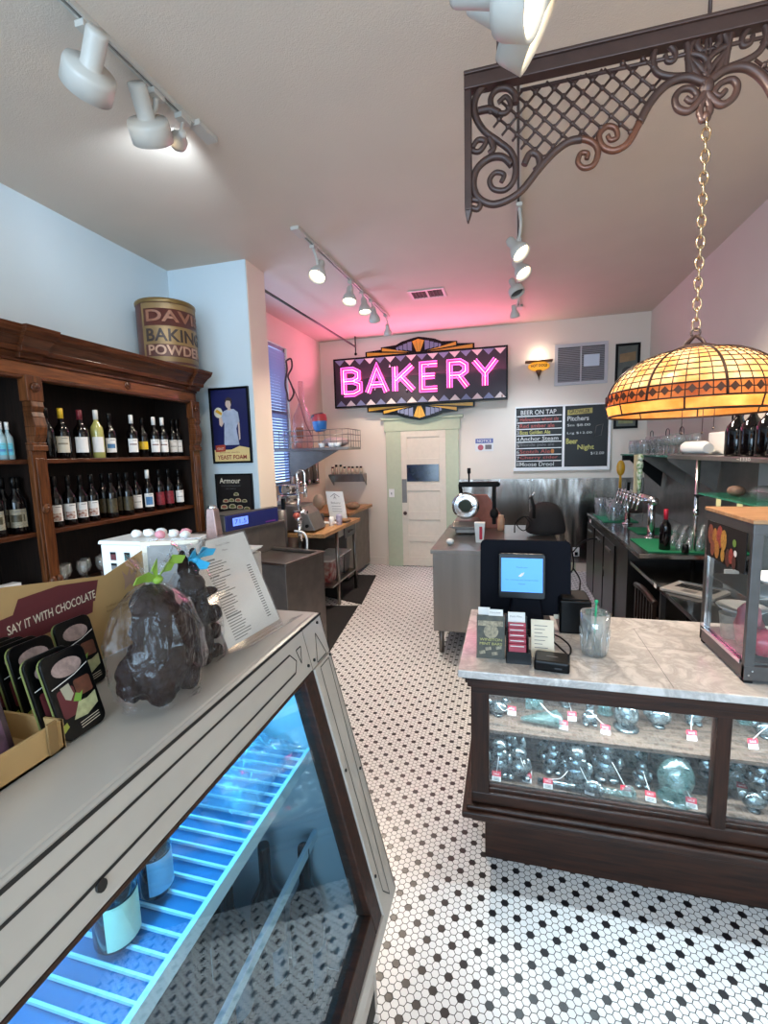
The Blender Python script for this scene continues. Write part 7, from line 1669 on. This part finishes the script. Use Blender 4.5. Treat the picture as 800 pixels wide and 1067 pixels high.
head('slim white spotlight seen edge-on at the end of the left track', -1.50, 2.12, 186, 146, .62, 'bell', 2, 9, (-2.0, 2.5, 3.25))
head('lit white spotlight nearest on the track towards the sign', -1.466, 3.60, 331, 286, 1.0, 'bell', 1, 42, (-1.7, 2.2, 0.6))
head('lit white spotlight second on the track towards the sign', -1.43, 4.40, 364, 312, 1.0, 'bell', 1, 42, (-1.4, 3.4, 0))
head('lit white spotlight third on the track towards the sign', -1.42, 4.72, 380, 323, .95, 'bell', 1, 38, (-1.0, 4.2, 0))
head('white spotlight fourth on the track, turned away', -1.405, 5.0, 390, 332, .9, 'bell', 0, 0, (-1.5, 6.2, 1.5))
head('small round-nosed spotlight at the far end of the track by the sign', -1.39, 5.55, 404, 347, .75, 'bell', 1, 26, (-1.5, 6.6, 1.0))
head('large cream-lit spotlight over the near end of the fretwork grille', .02, 1.48, 549, 30, 1.0, 'drum', 1, 40, (.93, 1.66, 2.25))
head('cream spotlight beyond the first above the fretwork grille', .01, 1.25, 545, -12, 1.0, 'drum', 1, 34, (1.3, 1.05, 2.2))
head('lit spotlight hanging highest behind the fretwork grille', .07, 3.45, 541, 262, .95, 'bell', 1, 42, (1.6, 2.6, .8))
head('lit spotlight second below the fretwork grille', .08, 4.0, 544, 283, .95, 'bell', 1, 42, (1.4, 3.0, .8))
head('unlit drum spotlight third below the fretwork grille', .10, 4.5, 538, 304, .75, 'drum', 0, 0, (.8, 4.0, 1.2))
head('small bluish-lit spotlight farthest on the track behind the grille', .115, 5.3, 536, 328, .75, 'bell', 2, 40, (.4, 6.3, .8))

# ceiling vent
v0, v1 = P(427, 304, 2, HC), P(466, 303, 2, HC)
cvx0, cvx1, cvy0, cvy1 = -.99, -.62, 4.90, 5.17
cv = thing('ceiling_vent', 'small dark slotted air vent in the ceiling before the sign', 'air vent', ((cvx0+cvx1)/2, 5.03, HC))
b = MB().m(M_lampw); b.bx(cvx0, cvx1, cvy0, cvy0+.03, HC-.012, HC-.001).bx(cvx0, cvx1, cvy1-.03, cvy1, HC-.012, HC-.001).bx(cvx0, cvx0+.03, cvy0+.03, cvy1-.03, HC-.012, HC-.001).bx(cvx1-.03, cvx1, cvy0+.03, cvy1-.03, HC-.012, HC-.001).bx((cvx0+cvx1)/2-.01, (cvx0+cvx1)/2+.01, cvy0+.03, cvy1-.03, HC-.012, HC-.001); b.obj('frame', cv, bevel=.002)
b = MB().m(mat('vent_brown_grey', '#6e625c', .6))
for k in range(9): x = cvx0+.04+(cvx1-cvx0-.08)*k/8; b.bx(x-.012, x-.008, cvy0+.03, cvy1-.03, HC-.012, HC-.002)
b.m(mat('vent_dark', '#4a403c', .8)).bx(cvx0+.03, cvx1-.03, cvy0+.03, cvy1-.03, HC-.003, HC-.0012)
b.obj('slats', cv)
